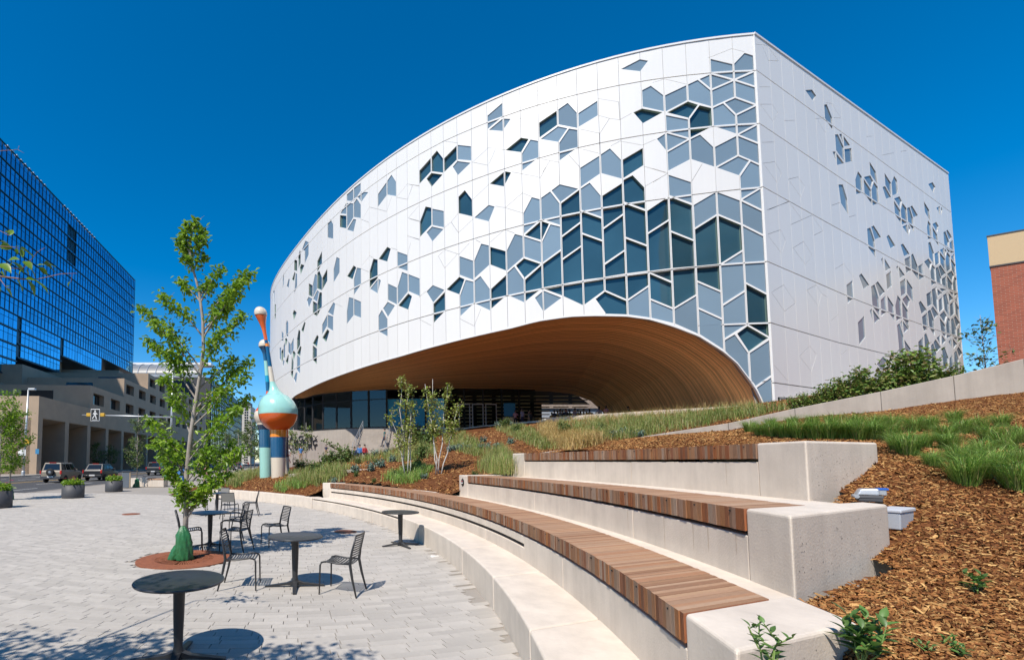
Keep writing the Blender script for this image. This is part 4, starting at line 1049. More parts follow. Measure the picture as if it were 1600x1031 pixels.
def bench(name, label, rf, r_back, ztop, q_block0, q_wood0, q_wood1, q_block1, rw0, rw1, zbase, joints, slot=None, rb_end=None, skew=0.0):
    e = empty(name, (*rq(rf, (q_wood0 + q_wood1) / 2), 0), 0, label, 'bench', 'curved timber topped concrete benches')
    wt = 0.168; rwall = rw0 + 0.014
    rbe = rb_end or r_back
    seg = [q_wood0] + joints + [q_wood1]
    for q0, q1 in zip(seg, seg[1:]):
        b = MB(); a, c = q0 + (.004 if q0 != q_wood0 else 0), q1 - (.004 if q1 != q_wood1 else 0)
        zs = ztop - wt - .035
        if slot:
            s0, s1 = slot[0], slot[1]
            prof = [(rwall, zbase), (rwall, s0), (rwall + .06, s0), (rwall + .06, s1), (rwall, s1), (rwall, zs), (rw1 + .012, zs), (rw1 + .012, ztop - .018), (r_back, ztop - .018), (r_back, zbase)]
            pl = [(rwall, zbase), (rwall, zs), (rw1 + .012, zs), (rw1 + .012, ztop - .018), (r_back, ztop - .018), (r_back, zbase)]
            qs = slot[2]
            if a < qs: arc_solid(b, pl, a, min(c, qs), 12)
            if c > qs: arc_solid(b, prof, max(a, qs), c, 30)
        else:
            arc_solid(b, [(rwall, zbase), (rwall, zs), (rw1 + .012, zs), (rw1 + .012, ztop - .018), (r_back, ztop - .018), (r_back, zbase)], a, c, 26)
        bevel(local(fix_normals(b.build('concrete_wall', M_CONC)), e), .008, 2)
    if slot:
        b = MB(); arc_solid(b, rect(rwall + .05, rwall + .065, slot[0], slot[1]), slot[2], q_wood1, 60); local(fix_normals(b.build('light_slot', M_BLACK)), e)
    for q0, q1 in ((q_block0, q_wood0), (q_wood1, q_block1)):
        b = MB(); arc_solid(b, rect(rw0 + .01, rbe, zbase - .1, ztop + .004), q0, q1, 8, 0, skew if q0 == q_block0 else 0.0)
        o = bevel(local(fix_normals(b.build('concrete_end_block', M_CONC)), e), .022, 3)
    ws = []
    while sum(ws) < q_wood1 - q_wood0 - .01: ws.append(random.choice((.036, .044, .044, .050, .060)))
    ws = np.array(ws) * (q_wood1 - q_wood0 - .01) / sum(ws); cs = np.r_[0, np.cumsum(ws)] + q_wood0 + .005; n = len(ws); far_b = MB()
    for k in range(n):
        q0 = cs[k] + .0012; q1 = cs[k + 1] - .0012
        dz = random.uniform(-.002, .002); dr = random.uniform(-.004, .004)
        pts = [rq(rw0 + dr, q0), rq(rw1, q0), rq(rw1, q1), rq(rw0 + dr, q1)]
        c = np.mean(pts, axis=0); ang = math.atan2(D[1], D[0])
        rot = lambda p: ((p - c) @ D, (p - c) @ NQ)
        P2 = [rot(p) for p in pts]
        bb = MB(); bb.add([(x, y, -wt) for x, y in P2] + [(x, y, 0) for x, y in P2], [(0, 3, 2, 1), (4, 5, 6, 7), (1, 2, 6, 5), (3, 0, 4, 7)] if k not in (0,) else [(0, 3, 2, 1), (4, 5, 6, 7), (1, 2, 6, 5), (3, 0, 4, 7)], 0)
        bb.add([(P2[0][0], P2[0][1], -wt), (P2[1][0], P2[1][1], -wt), (P2[1][0], P2[1][1], 0), (P2[0][0], P2[0][1], 0)], [(0, 1, 2, 3)], 1)
        bb.add([(P2[3][0], P2[3][1], -wt), (P2[0][0], P2[0][1], -wt), (P2[0][0], P2[0][1], 0), (P2[3][0], P2[3][1], 0)], [(0, 1, 2, 3)], 1)
        if k >= 297:
            cw, sw_ = math.cos(ang), math.sin(ang); nn = len(far_b.v)
            far_b.v += [(x * cw - y * sw_ + c[0] - e.location.x, x * sw_ + y * cw + c[1] - e.location.y, z + ztop + dz) for x, y, z in bb.v]; far_b.f += [tuple(i + nn for i in f) for f in bb.f]; far_b.m += bb.m
            continue
        o = bb.build('timber_slat', [M_WOOD, M_WOODEND], e)
        o.location = (c[0] - e.location.x, c[1] - e.location.y, ztop + dz); o.rotation_euler = (0, 0, ang)
    if far_b.v: tag(far_b.build('far_timber_slats', [M_WOOD_I, M_WOODEND_I], e), kind='stuff')
    b = MB()
    for k in range(3, n - 1, 9):   # bolt heads along the fascia
        p = rq(rw0 - .006, (cs[k] + cs[k + 1]) / 2); t = rq(rw0 + .02, (cs[k] + cs[k + 1]) / 2)
        b.beam((p[0], p[1], ztop - .03), (t[0], t[1], ztop - .03), .012, .012)
    tag(local(b.build('bolt_heads', M_BLACK), e), kind='stuff')
    return e
b1 = bench('curved_bench', 'lowest and longest timber bench with a slot in its concrete face', 20.54, 21.46, 0.974, 1.45, 1.9, 17.85, 18.45, 20.54, 21.2, 0.0, [4.2, 7.3, 11.0, 14.5], slot=(.60, .655, 5.55), rb_end=21.38)
b2 = bench('curved_bench', 'middle timber bench with a dark hexagon badge on its far end block', 21.41, 22.70, 1.489, 1.895, 2.30, 10.05, 10.55, 21.41, 22.08, 0.5, [4.0, 6.9], rb_end=22.80, skew=.145)
b3 = bench('curved_bench', 'topmost and shortest timber bench backed by bark mulch and grass', 22.63, 23.30, 2.045, 2.68, 3.25, 9.25, 9.8, 22.63, 23.28, 1.0, [5.6], rb_end=23.78)
# bug holes in the end blocks
for e, rf, q0, q1, z0, z1, rb in ((b1, 20.55, 1.45, 1.9, .3, .9, 21.3), (b2, 21.42, 1.895, 2.3, 1.02, 1.42, 22.7), (b3, 22.64, 2.68, 3.2, 1.53, 1.98, 23.7)):
    b = MB()
    for k in range(260):
        q = q0 - .002; r = random.uniform(rf + .04, rb - .04); z = random.uniform(z0, z1); s = random.choice((.0012, .0016, .002, .003, .0045))
        if e is b2: q += .145 * (r - 21.42)
        p = rq(r, q); u = D * s; w = s * random.uniform(.7, 1.2)
        b.add([(p[0] - u[0], p[1] - u[1], z), (p[0], p[1], z - w), (p[0] + u[0], p[1] + u[1], z), (p[0], p[1], z + w)], [(0, 1, 2, 3)])
    tag(local(b.build('bug_holes', M_HOLE), e), kind='stuff')
# rust streaks under the middle and top benches
for e, rf, qs, z1 in ((b2, 21.41, (2.42, 2.75, 2.95, 3.4, 4.1), 1.28), (b3, 22.63, (3.7, 6.6), 1.83)):
    for q in qs:
        b = MB(); w = random.uniform(.006, .011); l = random.uniform(.16, .34); pa, pc = rq(rf + .0125, q), rq(rf + .0125, q + w)
        b.add([(*pa, z1), (*pc, z1), (*(rq(rf + .0125, q + w * .6)), z1 - l), (*(rq(rf + .0125, q + w * .3)), z1 - l)], [(0, 1, 2, 3)]); local(b.build('rust_stain', M_STAIN), e)
# hexagon badge
p = rq(21.415, 10.33); tdir = (rq(21.415, 10.5) - rq(21.415, 10.2)); tdir /= np.hypot(*tdir); nd = np.array([-(BC - p)[0], -(BC - p)[1]]); nd = -nd / np.hypot(*nd)
bd = empty('hexagon_badge', (p[0], p[1], 1.31), 0, 'small dark hexagonal badge on the far end block of the middle bench', 'badge')
def hexp(s, off, mi, m, nm):
    V2 = []
    for o in (0.0, .012):
        for k in range(6):
            a = math.pi / 2 + k * math.pi / 3; q = tdir * math.cos(a) * s * .8; V2.append((q[0] + nd[0] * (off + o), q[1] + nd[1] * (off + o), math.sin(a) * s))
    MB().hexa(V2[:6], V2[6:]).build(nm, m, bd)
hexp(.105, -.006, 0, M_BLACK, 'plate'); hexp(.07, .002, 0, M_CHAR, 'inner_plate')
b = MB(); b.beam((tdir[0] * -.03 + nd[0] * .02, tdir[1] * -.03 + nd[1] * .02, .03), (tdir[0] * .03 + nd[0] * .02, tdir[1] * .03 + nd[1] * .02, .03), .012, .02); b.build('red_mark', C_['red'], bd)
b = MB(); b.beam((tdir[0] * -.03 + nd[0] * .02, tdir[1] * -.03 + nd[1] * .02, -.015), (tdir[0] * .03 + nd[0] * .02, tdir[1] * .03 + nd[1] * .02, -.015), .012, .025); b.build('white_mark', M_WHITE, bd)

# ================================================================== HILL OF MULCH
CPT = np.array([(3.76, 2.6, .76), (4.8, 3.3, 1.05), (5.8, 4, 1.42), (5.7, 5.06, 1.84), (4.55, 3.96, 1.15), (2.95, 2.62, .93), (3.6, 3.3, 1.0), (3.2, 1.4, .55), (2.2, 1.2, .40), (5.5, 1.5, .75), (8.5, 3, 1.25), (4.9, 4.4, 1.45),
    (8.7, 6, 2.02), (8.1, 6.2, 2.03), (13, 9, 2.83), (15.9, 11, 3.45), (13.9, 12.15, 3.12), (11.2, 13.7, 2.72), (7.5, 8, 2.32), (5.3, 8.5, 2.08), (6.6, 6.2, 2.05), (6.4, 16.4, 1.95), (8.2, 15.4, 2.2), (5.0, 12.5, 1.95), (4.7, 10.5, 2.0),
    (12.8, 13.9, 3.2), (11.5, 14.9, 2.9), (8.5, 16.7, 2.35), (17.5, 12.2, 4.1), (19, 16, 4.5), (26, 27, 5.0), (20, 27.3, 4.5), (14, 29.4, 4.35), (8, 31.5, 3.6), (5, 31.5, 2.75), (10, 22, 3.25), (15, 20, 3.85), (11, 42, 4.7), (16, 35, 4.7),
    (2.8, 18, 1.42), (3.7, 17.6, 1.4), (0.2, 19.6, 1.1), (0.19, 21, 1.45), (6.8, 22, 2.3), (1.5, 16.2, .98), (3.6, 14.0, 1.15), (-4, 31, .75), (-2, 24, .95), (-6.3, 27.5, .5), (-9, 45, .5), (-6, 50, 1.0), (-2.5, 38, 1.4), (2, 36, 1.95), (3, 41, 2.1), (6, 40, 2.95), (10, 44, 4.5), (-4, 44, 1.4), (-8.5, 36, .5), (-2.2, 21.6, .72), (-3.6, 24, .70), (.3, 18.6, .93),
    (1.6, 14, .6), (3.0, 10, .7), (3.4, 7, .8), (25, 10, 4.6), (28, 20, 5.1), (30, 3, 3.2), (14, 3.5, 1.9)])
CPT = np.r_[CPT, [(BC[0] + 20.15 * math.cos(R(a)), BC[1] + 20.15 * math.sin(R(a)), .40) for a in (35.5, 37.5, 40, 43, 46, 50, 54, 58)]]
def tps_fit(P):
    n = len(P); d = np.hypot(P[:, None, 0] - P[None, :, 0], P[:, None, 1] - P[None, :, 1]); K = d * 1.0
    A = np.zeros((n + 3, n + 3)); A[:n, :n] = K + np.eye(n) * -.02; A[:n, n] = 1; A[:n, n + 1:] = P[:, :2]; A[n, :n] = 1; A[n + 1:, :n] = P[:, :2].T
    return np.linalg.solve(A, np.r_[P[:, 2], 0, 0, 0])
TW = tps_fit(CPT)
def hz(x, y):
    x = np.atleast_1d(np.asarray(x, float)); y = np.atleast_1d(np.asarray(y, float)); n = len(CPT)
    d = np.hypot(x[:, None] - CPT[None, :, 0], y[:, None] - CPT[None, :, 1])
    return d @ TW[:n] + TW[n] + TW[n + 1] * x + TW[n + 2] * y
def hz1(x, y): return float(hz(x, y)[0])
PLAT = [(27.5, 28.4), (22.6, 32.2), (18.7, 35.5), (16.8, 37.6), (15, 41), (12.3, 47), (6.2, 48.5), (6.0, 60), (44, 60), (42, 34), (30, 29)]
def inpoly(x, y, P):
    c = False
    for i in range(len(P)):
        x0, y0 = P[i]; x1, y1 = P[i - 1]
        if (y0 > y) != (y1 > y) and x < (x1 - x0) * (y - y0) / (y1 - y0) + x0: c = not c
    return c
def hill_ok(x, y):
    r = math.hypot(x - BC[0], y - BC[1]); q = NQ @ np.array([x, y])
    if y < 32 and r < 20.05: return False
    if y >= 32 and x < -6.6 - (y - 30) * 0.12: return False
    if q > 1.3 and q < 18.35 and r < 21.22: return False
    if q > 1.86 and q < 10.5 and r < 22.45: return False
    if q > 2.62 and q < 9.8 and r < 23.12: return False
    if y < 1.0 and x < 2: return False
    return True
def grid_terrain(x0, x1, y0, y1, s):
    xs = np.arange(x0, x1 + s / 2, s); ys = np.arange(y0, y1 + s / 2, s); X, Y = np.meshgrid(xs, ys); Z = hz(X.ravel(), Y.ravel())
    nx = len(xs); F_ = []
    for j in range(len(ys) - 1):
        for i in range(nx - 1):
            x, y = xs[i] + s / 2, ys[j] + s / 2
            F_.append((j * nx + i, j * nx + i + 1, (j + 1) * nx + i + 1, (j + 1) * nx + i))
    return X.ravel(), Y.ravel(), Z, F_
def hill_patch(x0, x1, y0, y1, s, skip=None):
    X, Y, Z, Fq = grid_terrain(x0, x1, y0, y1, s); Z = Z + (rng.random(len(Z)) - .5) * min(.03, s * .15)
    keep = []
    for f in Fq:
        x, y = X[list(f)].mean(), Y[list(f)].mean()
        if not hill_ok(x, y) or (skip and skip(x, y)): continue
        if inpoly(x, y, PLAT): continue
        keep.append(f)
    return np.c_[X, Y, Z], np.array(keep)
near = lambda x, y: x < 12 and y < 13
Va, Fa = hill_patch(1.4, 12, 0.4, 13, .10); Vb, Fb = hill_patch(-14, 32, -4, 62, .25, near)
tag(link('mulch_hill', mesh_np('mulch_hill', np.r_[Va, Vb], np.r_[Fa, Fb + len(Va)], smooth=True), None, [M_SOIL]), kind='structure')

# bark chips lying on the hill
def chips(n, sampler, smin, smax):
    P_ = sampler(n); n = len(P_); L_ = rng.uniform(smin, smax, n) * np.where(rng.random(n) < .12, 1.8, 1); Wd = L_ * rng.uniform(.14, .42, n); th = rng.uniform(.002, .006, n)
    a = rng.uniform(0, 2 * np.pi, n); tilt = rng.normal(0, .42, n); roll = rng.normal(0, .5, n)
    u = np.c_[np.cos(a) * np.cos(tilt), np.sin(a) * np.cos(tilt), np.sin(tilt)]
    v0 = np.c_[-np.sin(a), np.cos(a), np.zeros(n)]; w0 = np.cross(u, v0); v = v0 * np.cos(roll)[:, None] + w0 * np.sin(roll)[:, None]; w = np.cross(u, v)
    z0 = P_ + np.c_[np.zeros(n), np.zeros(n), rng.uniform(.0, .02, n)]
    V = np.zeros((n, 6, 3))
    k1 = rng.uniform(.5, 1, n)
    for i, (su, sv) in enumerate(((-1, -1), (1, -.6), (1, .6), (-1, 1))): V[:, i] = z0 + u * (su * L_ / 2)[:, None] + v * (sv * Wd / 2 * k1 ** (i % 2))[:, None]
    V[:, 4] = z0 + u * (L_ * .4)[:, None] + w * th[:, None] * 1.6; V[:, 5] = z0 - u * (L_ * .4)[:, None] + w * th[:, None] * 1.6
    base = (np.arange(n) * 6)[:, None]
    Fq = np.concatenate([base + np.array([0, 1, 4, 5]), base + np.array([2, 3, 5, 4])])
    return V.reshape(-1, 3), Fq
def samp_near(n):
    y = rng.uniform(.9, 12, n); x = rng.uniform(1.7, 16, n); u = PX + F_PX * x / y
    d = np.hypot(x, y); k = (u < 1680) & (u > 640) & (rng.random(n) < np.clip((3.4 / d) ** 1.3, .05, 1))
    x, y = x[k], y[k]; ok = np.array([hill_ok(a, b) for a, b in zip(x, y)]); x, y = x[ok], y[ok]
    ok = (y - (16.5 - .579 * (x - 6.4))) < -.1
    x, y = x[ok], y[ok]; return np.c_[x, y, hz(x, y)]
Vc, Fc_ = chips(1150000, samp_near, .013, .046)
tag(link('bark_mulch_chips', mesh_np('bark_mulch_chips', Vc, Fc_), None, [M_CHIP]), kind='stuff', label='loose bark mulch chips covering the slope beside the benches')
def samp_far(n):
    y = rng.uniform(12, 33, n); x = rng.uniform(-7, 20, n); ok = np.array([hill_ok(a, b) for a, b in zip(x, y)]); x, y = x[ok], y[ok]
    return np.c_[x, y, hz(x, y)]
Vc, Fc_ = chips(60000, samp_far, .05, .12)
tag(link('bark_mulch_on_slope', mesh_np('bark_mulch_on_slope', Vc, Fc_), None, [M_CHIP]), kind='stuff', label='bark mulch on the planted slope below the building')

# entry plaza, its edge kerb, stairs
b = MB(); b.prism(PLAT, 4.6, 5.18); tag(b.build('entry_plaza', M_CONC), kind='structure')
sheet('rear_street', [(6, 60), (60, 60), (80, 140), (-10, 140)], 5.1, M_GROUT)
def wall_along(name, pts, w, hb, m, label, cat, group=None, gap=.003, bw=.012):
    e = empty(name, pts[0], 0, label, cat, group)
    for a, c in zip(pts, pts[1:]):
        A = np.array(a[:2]); B = np.array(c[:2]); d = (B - A) / np.hypot(*(B - A)); n = np.array([-d[1], d[0]]) * w; A = A + d * gap; B = B - d * gap
        o = np.array(pts[0]); q = lambda p, z: (p[0] - o[0], p[1] - o[1], z - o[2])
        mb = MB().hexa([q(A, a[2] - hb), q(B, c[2] - hb), q(B + n, c[2] - hb), q(A + n, a[2] - hb)], [q(A, a[2]), q(B, c[2]), q(B + n, c[2]), q(A + n, a[2])])
        bevel(mb.build('wall_segment', m, e), bw, 2)
    return e
def on_line(px, py):     # vertical plane of the ramp wall
    d = ray(px, py); k = d[0] / d[1]; y = 20.2 / (1 + .579 * k); t = y / d[1]; return (d[0] * t, y, EYE + t * d[2])
RW = [on_line(*p) for p in ((812, 712), (920, 696), (1040, 676), (1138, 661), (1242, 638), (1376, 611.8), (1490, 587), (1600, 560.5), (1720, 535))]
wall_along('ramp_wall', RW, .28, 1.3, M_CONC_OLD, 'long low concrete wall climbing behind the benches to the right', 'wall')
EK = [(27.4, 28.3, 5.33), (22.5, 32.1, 5.33), (18.6, 35.4, 5.30), (16.6, 37.5, 5.26)]
wall_along('plaza_kerb', EK, .35, .8, M_CONC, 'pale concrete kerb at the foot of the timber arch', 'kerb')
GC = [at_y(537, 734, 20.4), at_y(606, 731.5, 20.8), at_y(700, 723, 21.5), at_y(770, 715, 22)]
wall_along('garden_wall', GC, .3, .7, M_CONC, 'low white garden wall crossing the planted slope behind the birches', 'wall')
wall_along('garden_wall', [at_y(555, 727, 24.5), at_y(622, 724, 24.5)], .3, .5, M_CONC, 'short white garden wall among shrubs below the stairs', 'wall')
wall_along('garden_wall', [at_y(450, 741, 26), at_y(486, 736, 26)], .3, .4, M_CONC, 'short low wall stub beside the sculpture legs', 'wall')
# stairs with cheek wall and lettering
sw = empty('stair_cheek_wall', (-4.5, 48, 0), 0, 'grey concrete stair wall with dark library lettering', 'wall')
b = MB(); F1 = [at_y(428, 668, 48), at_y(474, 673, 48), at_y(531, 706, 48), at_y(560, 712, 48)]
q = lambda p, dy=0, z=None: (p[0] + 4.5, p[1] - 48 + dy, p[2] if z is None else z)
for a, c in zip(F1, F1[1:]): b.hexa([q(a, 0, 0), q(c, 0, 0), q(c, .6, 0), q(a, .6, 0)], [q(a), q(c), q(c, .6), q(a, .6)])
b.build('wall_body', M_CONC_OLD, sw)
for i, t in enumerate(('CALGARY', 'PUBLIC', 'LIBRARY')):
    o = link('lettering', text_mesh(t, .78, .03, 'RIGHT'), sw, [M_BLACK]); o.rotation_euler = (R(90), 0, 0)
    r = at_y(497 - i * .8, 688.5 + i * 6.3, 47.93); o.location = (r[0] + 4.5, r[1] - 48, r[2])
sb = empty('staircase', (1.5, 43, 0), 0, 'broad concrete stairs with thin handrails below the lobby glass', 'stairs')
for k in range(14):
    MB().box(-.7 + k * .12, 5.2, k * .34 - .5, k * .34 + 6 - k * .34, .2 + k * .16, 2.0 + k * .235).build('stair_step', M_CONC_OLD, sb)
for x in (-.3, 2.6):
    b = MB(); b.tube([(x, 0.0, 3.4), (x + 1.2, 4.6, 5.9)], .03, 6); b.tube([(x, 0.0, 3.1), (x + 1.2, 4.6, 5.6)], .02, 6)
    for t in (0, .33, .66, 1): b.tube([(x + 1.2 * t, 4.6 * t, 2.2 + 2.6 * t), (x + 1.2 * t, 4.6 * t, 3.4 + 2.5 * t)], .025, 6)
    b.build('handrail', M_GALV, sb)
# far building seen through the passage
b = empty('building_beyond_arch', (28, 90, 0), 0, 'stone and pale building seen through the rear arch', 'building')
MB().box(-30, 30, 0, 8, 5, 11.9).build('pale_ground_floor', mat('pale_glass', (.36, .4, .46), .3, spec=.4), b); MB().box(-30, 30, -.4, 8, 11.9, 24).build('stone_upper_wall', mat('rubble_stone', (0.36, 0.29, 0.24), .9, col2=(.22, .17, .14), scale=2.5), b)
for k in range(10): MB().box(-24 + k * 5, -23 + k * 5, -.1, 0, 5.2, 10).build('window_post', M_WHITE, b)
# ================================================================== FURNITURE
def hill_hit(px, py):
    d = ray(px, py); t = 1.5; prev = t
    while t < 70:
        x, y, z = d[0] * t, d[1] * t, EYE + d[2] * t
        if z <= hz1(x, y): return (x, y, hz1(x, y))
        t += 0.04 if t < 12 else .15
    return None
def make_table(loc, rz, label):
    t = empty('cafe_table', loc, rz, label, 'table', 'round black cafe tables on the plaza')
    b = MB(); b.lathe([(0, .712), (.36, .714), (.408, .722), (.413, .733), (.408, .741), (.398, .742), (.39, .7395), (0, .7395)], 56); b.build('tabletop', M_TABLE, t, True)
    b = MB(); b.lathe([(.058, .715), (.056, .68), (.05, .4), (.04, .14), (.048, .10), (.055, .06), (.05, .045)], 20); b.build('post', M_METAL_DK, t, True)
    b = MB(); b.lathe([(.085, .700), (.085, .712)], 20); b.build('top_plate', M_METAL_DK, t)
    for k in range(4):
        a = k * math.pi / 2; u = (math.cos(a), math.sin(a)); w = (-u[1], u[0]); b = MB()
        s = [(.02, .045, .10, .03), (.12, .032, .062, .03), (.44, .024, .022, .006)]
        secs = [[(u[0]*r + w[0]*sx*hw, u[1]*r + w[1]*sx*hw, z) for sx, z in ((-1, zb), (1, zb), (1, zt), (-1, zt))] for r, hw, zt, zb in s]
        for p, c in zip(secs, secs[1:]): b.hexa(p, c)
        b.build('foot', M_METAL_DK, t)
    return t
make_table((-1.50, 4.525, 0), R(3), 'nearest round black cafe table, large at the bottom left')
make_table((-0.656, 7.15, 0), R(4), 'round black cafe table standing between two facing slatted chairs')
make_table((1.35, 10.55, 0), R(20), 'round black cafe table standing alone beside the concrete step')
make_table((-2.82, 10.45, 0), R(10), 'round black cafe table just behind the tree with the green bag')
make_table((-4.3, 16.8, 0), R(0), 'farthest round black cafe table among mesh backed chairs')
M_CHAIR = mat('chair_coating', (0.024, 0.025, 0.028), 0.4, var=.05, scale=9)
M_MESHB = mat('mesh_back', (0.20, 0.195, 0.18), .7)
def make_chair(loc, rz, label, arms=False, mesh=False):
    c = empty('slatted_chair' if not mesh else 'mesh_back_chair', loc, rz, label, 'chair', 'dark metal chairs around the cafe tables')
    W = .215
    for sx in (-1, 1):
        b = MB(); b.tube([(sx * W, -.22, .44), (sx * (W + .012), -.235, .40), (sx * (W + .022), -.245, 0)], [.012, .0135, .010], 8); b.build('front_leg', M_CHAIR, c, True)
        b = MB(); b.tube([(sx * (W + .03), .30, 0), (sx * (W + .012), .235, .25), (sx * W, .20, .44), (sx * (W - .004), .225, .60), (sx * (W - .012), .285, .83)], [.011, .018, .021, .016, .011], 8); b.build('rear_leg', M_CHAIR, c, True)
        b = MB(); b.tube([(sx * W, .20, .44), (sx * W, .0, .436), (sx * W, -.16, .455), (sx * W, -.225, .435)], .012, 8); b.build('seat_rail', M_CHAIR, c, True)
        if arms:
            b = MB(); b.tube([(sx * (W + .01), .225, .62), (sx * (W + .05), .05, .665), (sx * (W + .06), -.12, .655), (sx * (W + .045), -.21, .60), (sx * (W + .01), -.225, .42)], .013, 8); b.build('armrest', M_CHAIR, c, True)
    n = 11
    for k in range(n):
        t = k / (n - 1); y = .19 - .40 * t; z = .436 + (.018 * math.sin(max(0, (t - .3) / .7) * math.pi)) - .008 * math.sin(t * 3)
        b = MB()
        for x0, x1, d0, d1 in ((-W, -W / 2, 0, -.010), (-W / 2, 0, -.010, -.014), (0, W / 2, -.014, -.010), (W / 2, W, -.010, 0)):
            b.hexa([(x0, y - .011, z + d0 - .004), (x1, y - .011, z + d1 - .004), (x1, y + .011, z + d1 - .004), (x0, y + .011, z + d0 - .004)], [(x0, y - .011, z + d0 + .004), (x1, y - .011, z + d1 + .004), (x1, y + .011, z + d1 + .004), (x0, y + .011, z + d0 + .004)])
        b.build('seat_slat', M_CHAIR, c)
    def by(z): return float(np.interp(z, [.44, .60, .83], [.20, .225, .285]))
    if mesh:
        b = MB(); b.add([(-W, by(.54), .54), (W, by(.54), .54), (W, by(.82), .82), (-W, by(.82), .82), (-W, by(.54) + .01, .54), (W, by(.54) + .01, .54), (W, by(.82) + .01, .82), (-W, by(.82) + .01, .82)], [(0, 1, 2, 3), (7, 6, 5, 4), (0, 3, 7, 4), (1, 5, 6, 2), (3, 2, 6, 7), (0, 4, 5, 1)]); b.build('mesh_panel', M_MESHB, c)
        b = MB(); b.tube([(-W, by(.83), .83), (W, by(.83), .83)], .013, 8); b.tube([(-W, by(.54), .54), (W, by(.54), .54)], .010, 8); b.build('back_rail', M_CHAIR, c, True)
    else:
        for k in range(10):
            z = .525 + k * .0335; y = by(z); w = W - .004; hh = .0085 if k < 9 else .013; b = MB()
            for x0, x1, d0, d1 in ((-w, -w / 2, 0, .018), (-w / 2, 0, .018, .025), (0, w / 2, .025, .018), (w / 2, w, .018, 0)):
                b.hexa([(x0, y + d0 - .004, z - hh), (x1, y + d1 - .004, z - hh), (x1, y + d1 + .004, z - hh), (x0, y + d0 + .004, z - hh)], [(x0, y + d0 - .003, z + hh), (x1, y + d1 - .003, z + hh), (x1, y + d1 + .005, z + hh), (x0, y + d0 + .005, z + hh)])
            b.build('back_slat', M_CHAIR, c)
    return c
make_chair((.03, 6.87, 0), R(250.6), 'slatted chair on the right of the middle table, facing it')
make_chair((-1.45, 7.15, 0), R(92), 'slatted chair on the left of the middle table with its back to the tree')
make_chair((-1.42, 10.65, 0), R(300), 'slatted chair standing alone behind the middle table')
make_chair((-2.15, 9.98, 0), R(255), 'slatted chair on the right of the table behind the tree', True)
make_chair((-2.5, 11.5, 0), R(262), 'slatted armchair half hidden behind another slatted chair', True)
make_chair((-3.1, 9.95, 0), R(108), 'slatted chair directly behind the tree trunk, facing right')
make_chair((-4.75, 16.2, 0), R(100), 'armchair left of the farthest table, facing right', True)
make_chair((-4.45, 18.2, 0), R(5), 'mesh backed chair behind the farthest table', False, True)
make_chair((-3.6, 15.7, 0), R(178), 'mesh backed chair in front of the farthest table with its back to us', False, True)
make_chair((-3.05, 16.4, 0), R(275), 'chair seen edge on at the right of the farthest table', False, True)
# tree grate, small rust covers, paper scrap
g = empty('tree_grate', (-2.93, 9.1, 0), 0, 'large round rusty grate around the tree with the green bag', 'tree grate')
b = MB(); b.lathe([(.86, -.02), (.86, .016), (.83, .018), (.80, .018)], 64, cap=False); b.build('rim', M_RUST, g)
b = MB(); b.lathe([(.80, .018), (.54, .018)], 64, cap=False); b.build('outer_ring', M_RUST, g)
b = MB()
for ring in range(3):
    r0, r1 = .25 + ring * .1, .335 + ring * .1
    for k in range(72):
        if k % 9 == 0: continue
        a0, a1 = 2 * math.pi * k / 72, 2 * math.pi * (k + .55) / 72
        b.hexa([(r * math.cos(a), r * math.sin(a), -.01) for r, a in ((r0, a0), (r1, a0), (r1, a1), (r0, a1))], [(r * math.cos(a), r * math.sin(a), .018) for r, a in ((r0, a0), (r1, a0), (r1, a1), (r0, a1))])
    b.lathe([(r1, .017), (r1 + .018, .017)], 48, cap=False)
tag(b.build('grate_bars', M_RUST, g), kind='stuff')
b = MB(); b.lathe([(.8, -.008), (.01, -.008)], 40, cap=False); b.build('soil_below', M_SOIL, g)
for (px, py), lb in (((205, 803), 'small round rusty cover in the paving left of the tree'), ((540, 830.5), 'small round rusty cover in the leaf shadow behind the middle table')):
    p = on_z(px, py); t = empty('rust_cover', p, 0, lb, 'cover', 'round rusty covers in the paving'); b = MB(); b.lathe([(.30, -.02), (.30, .010), (.28, .012), (0, .012)], 40); b.build('plate', M_RUST, t); b = MB(); b.lathe([(.2, .0135), (.22, .0135)], 40, cap=False); b.build('ring', M_BLACK, t)
p = on_z(679, 869.5); t = empty('paper_scrap', p, R(25), 'crumpled pale scrap lying on the paving beside the step', 'litter')
b = MB(); b.hexa([(-.09, -.03, .002), (.08, -.025, .002), (.1, .03, .002), (-.07, .035, .002)], [(-.08, -.025, .02), (.07, -.02, .03), (.09, .02, .012), (-.07, .03, .03)]); b.build('scrap', M_WHITE, t)

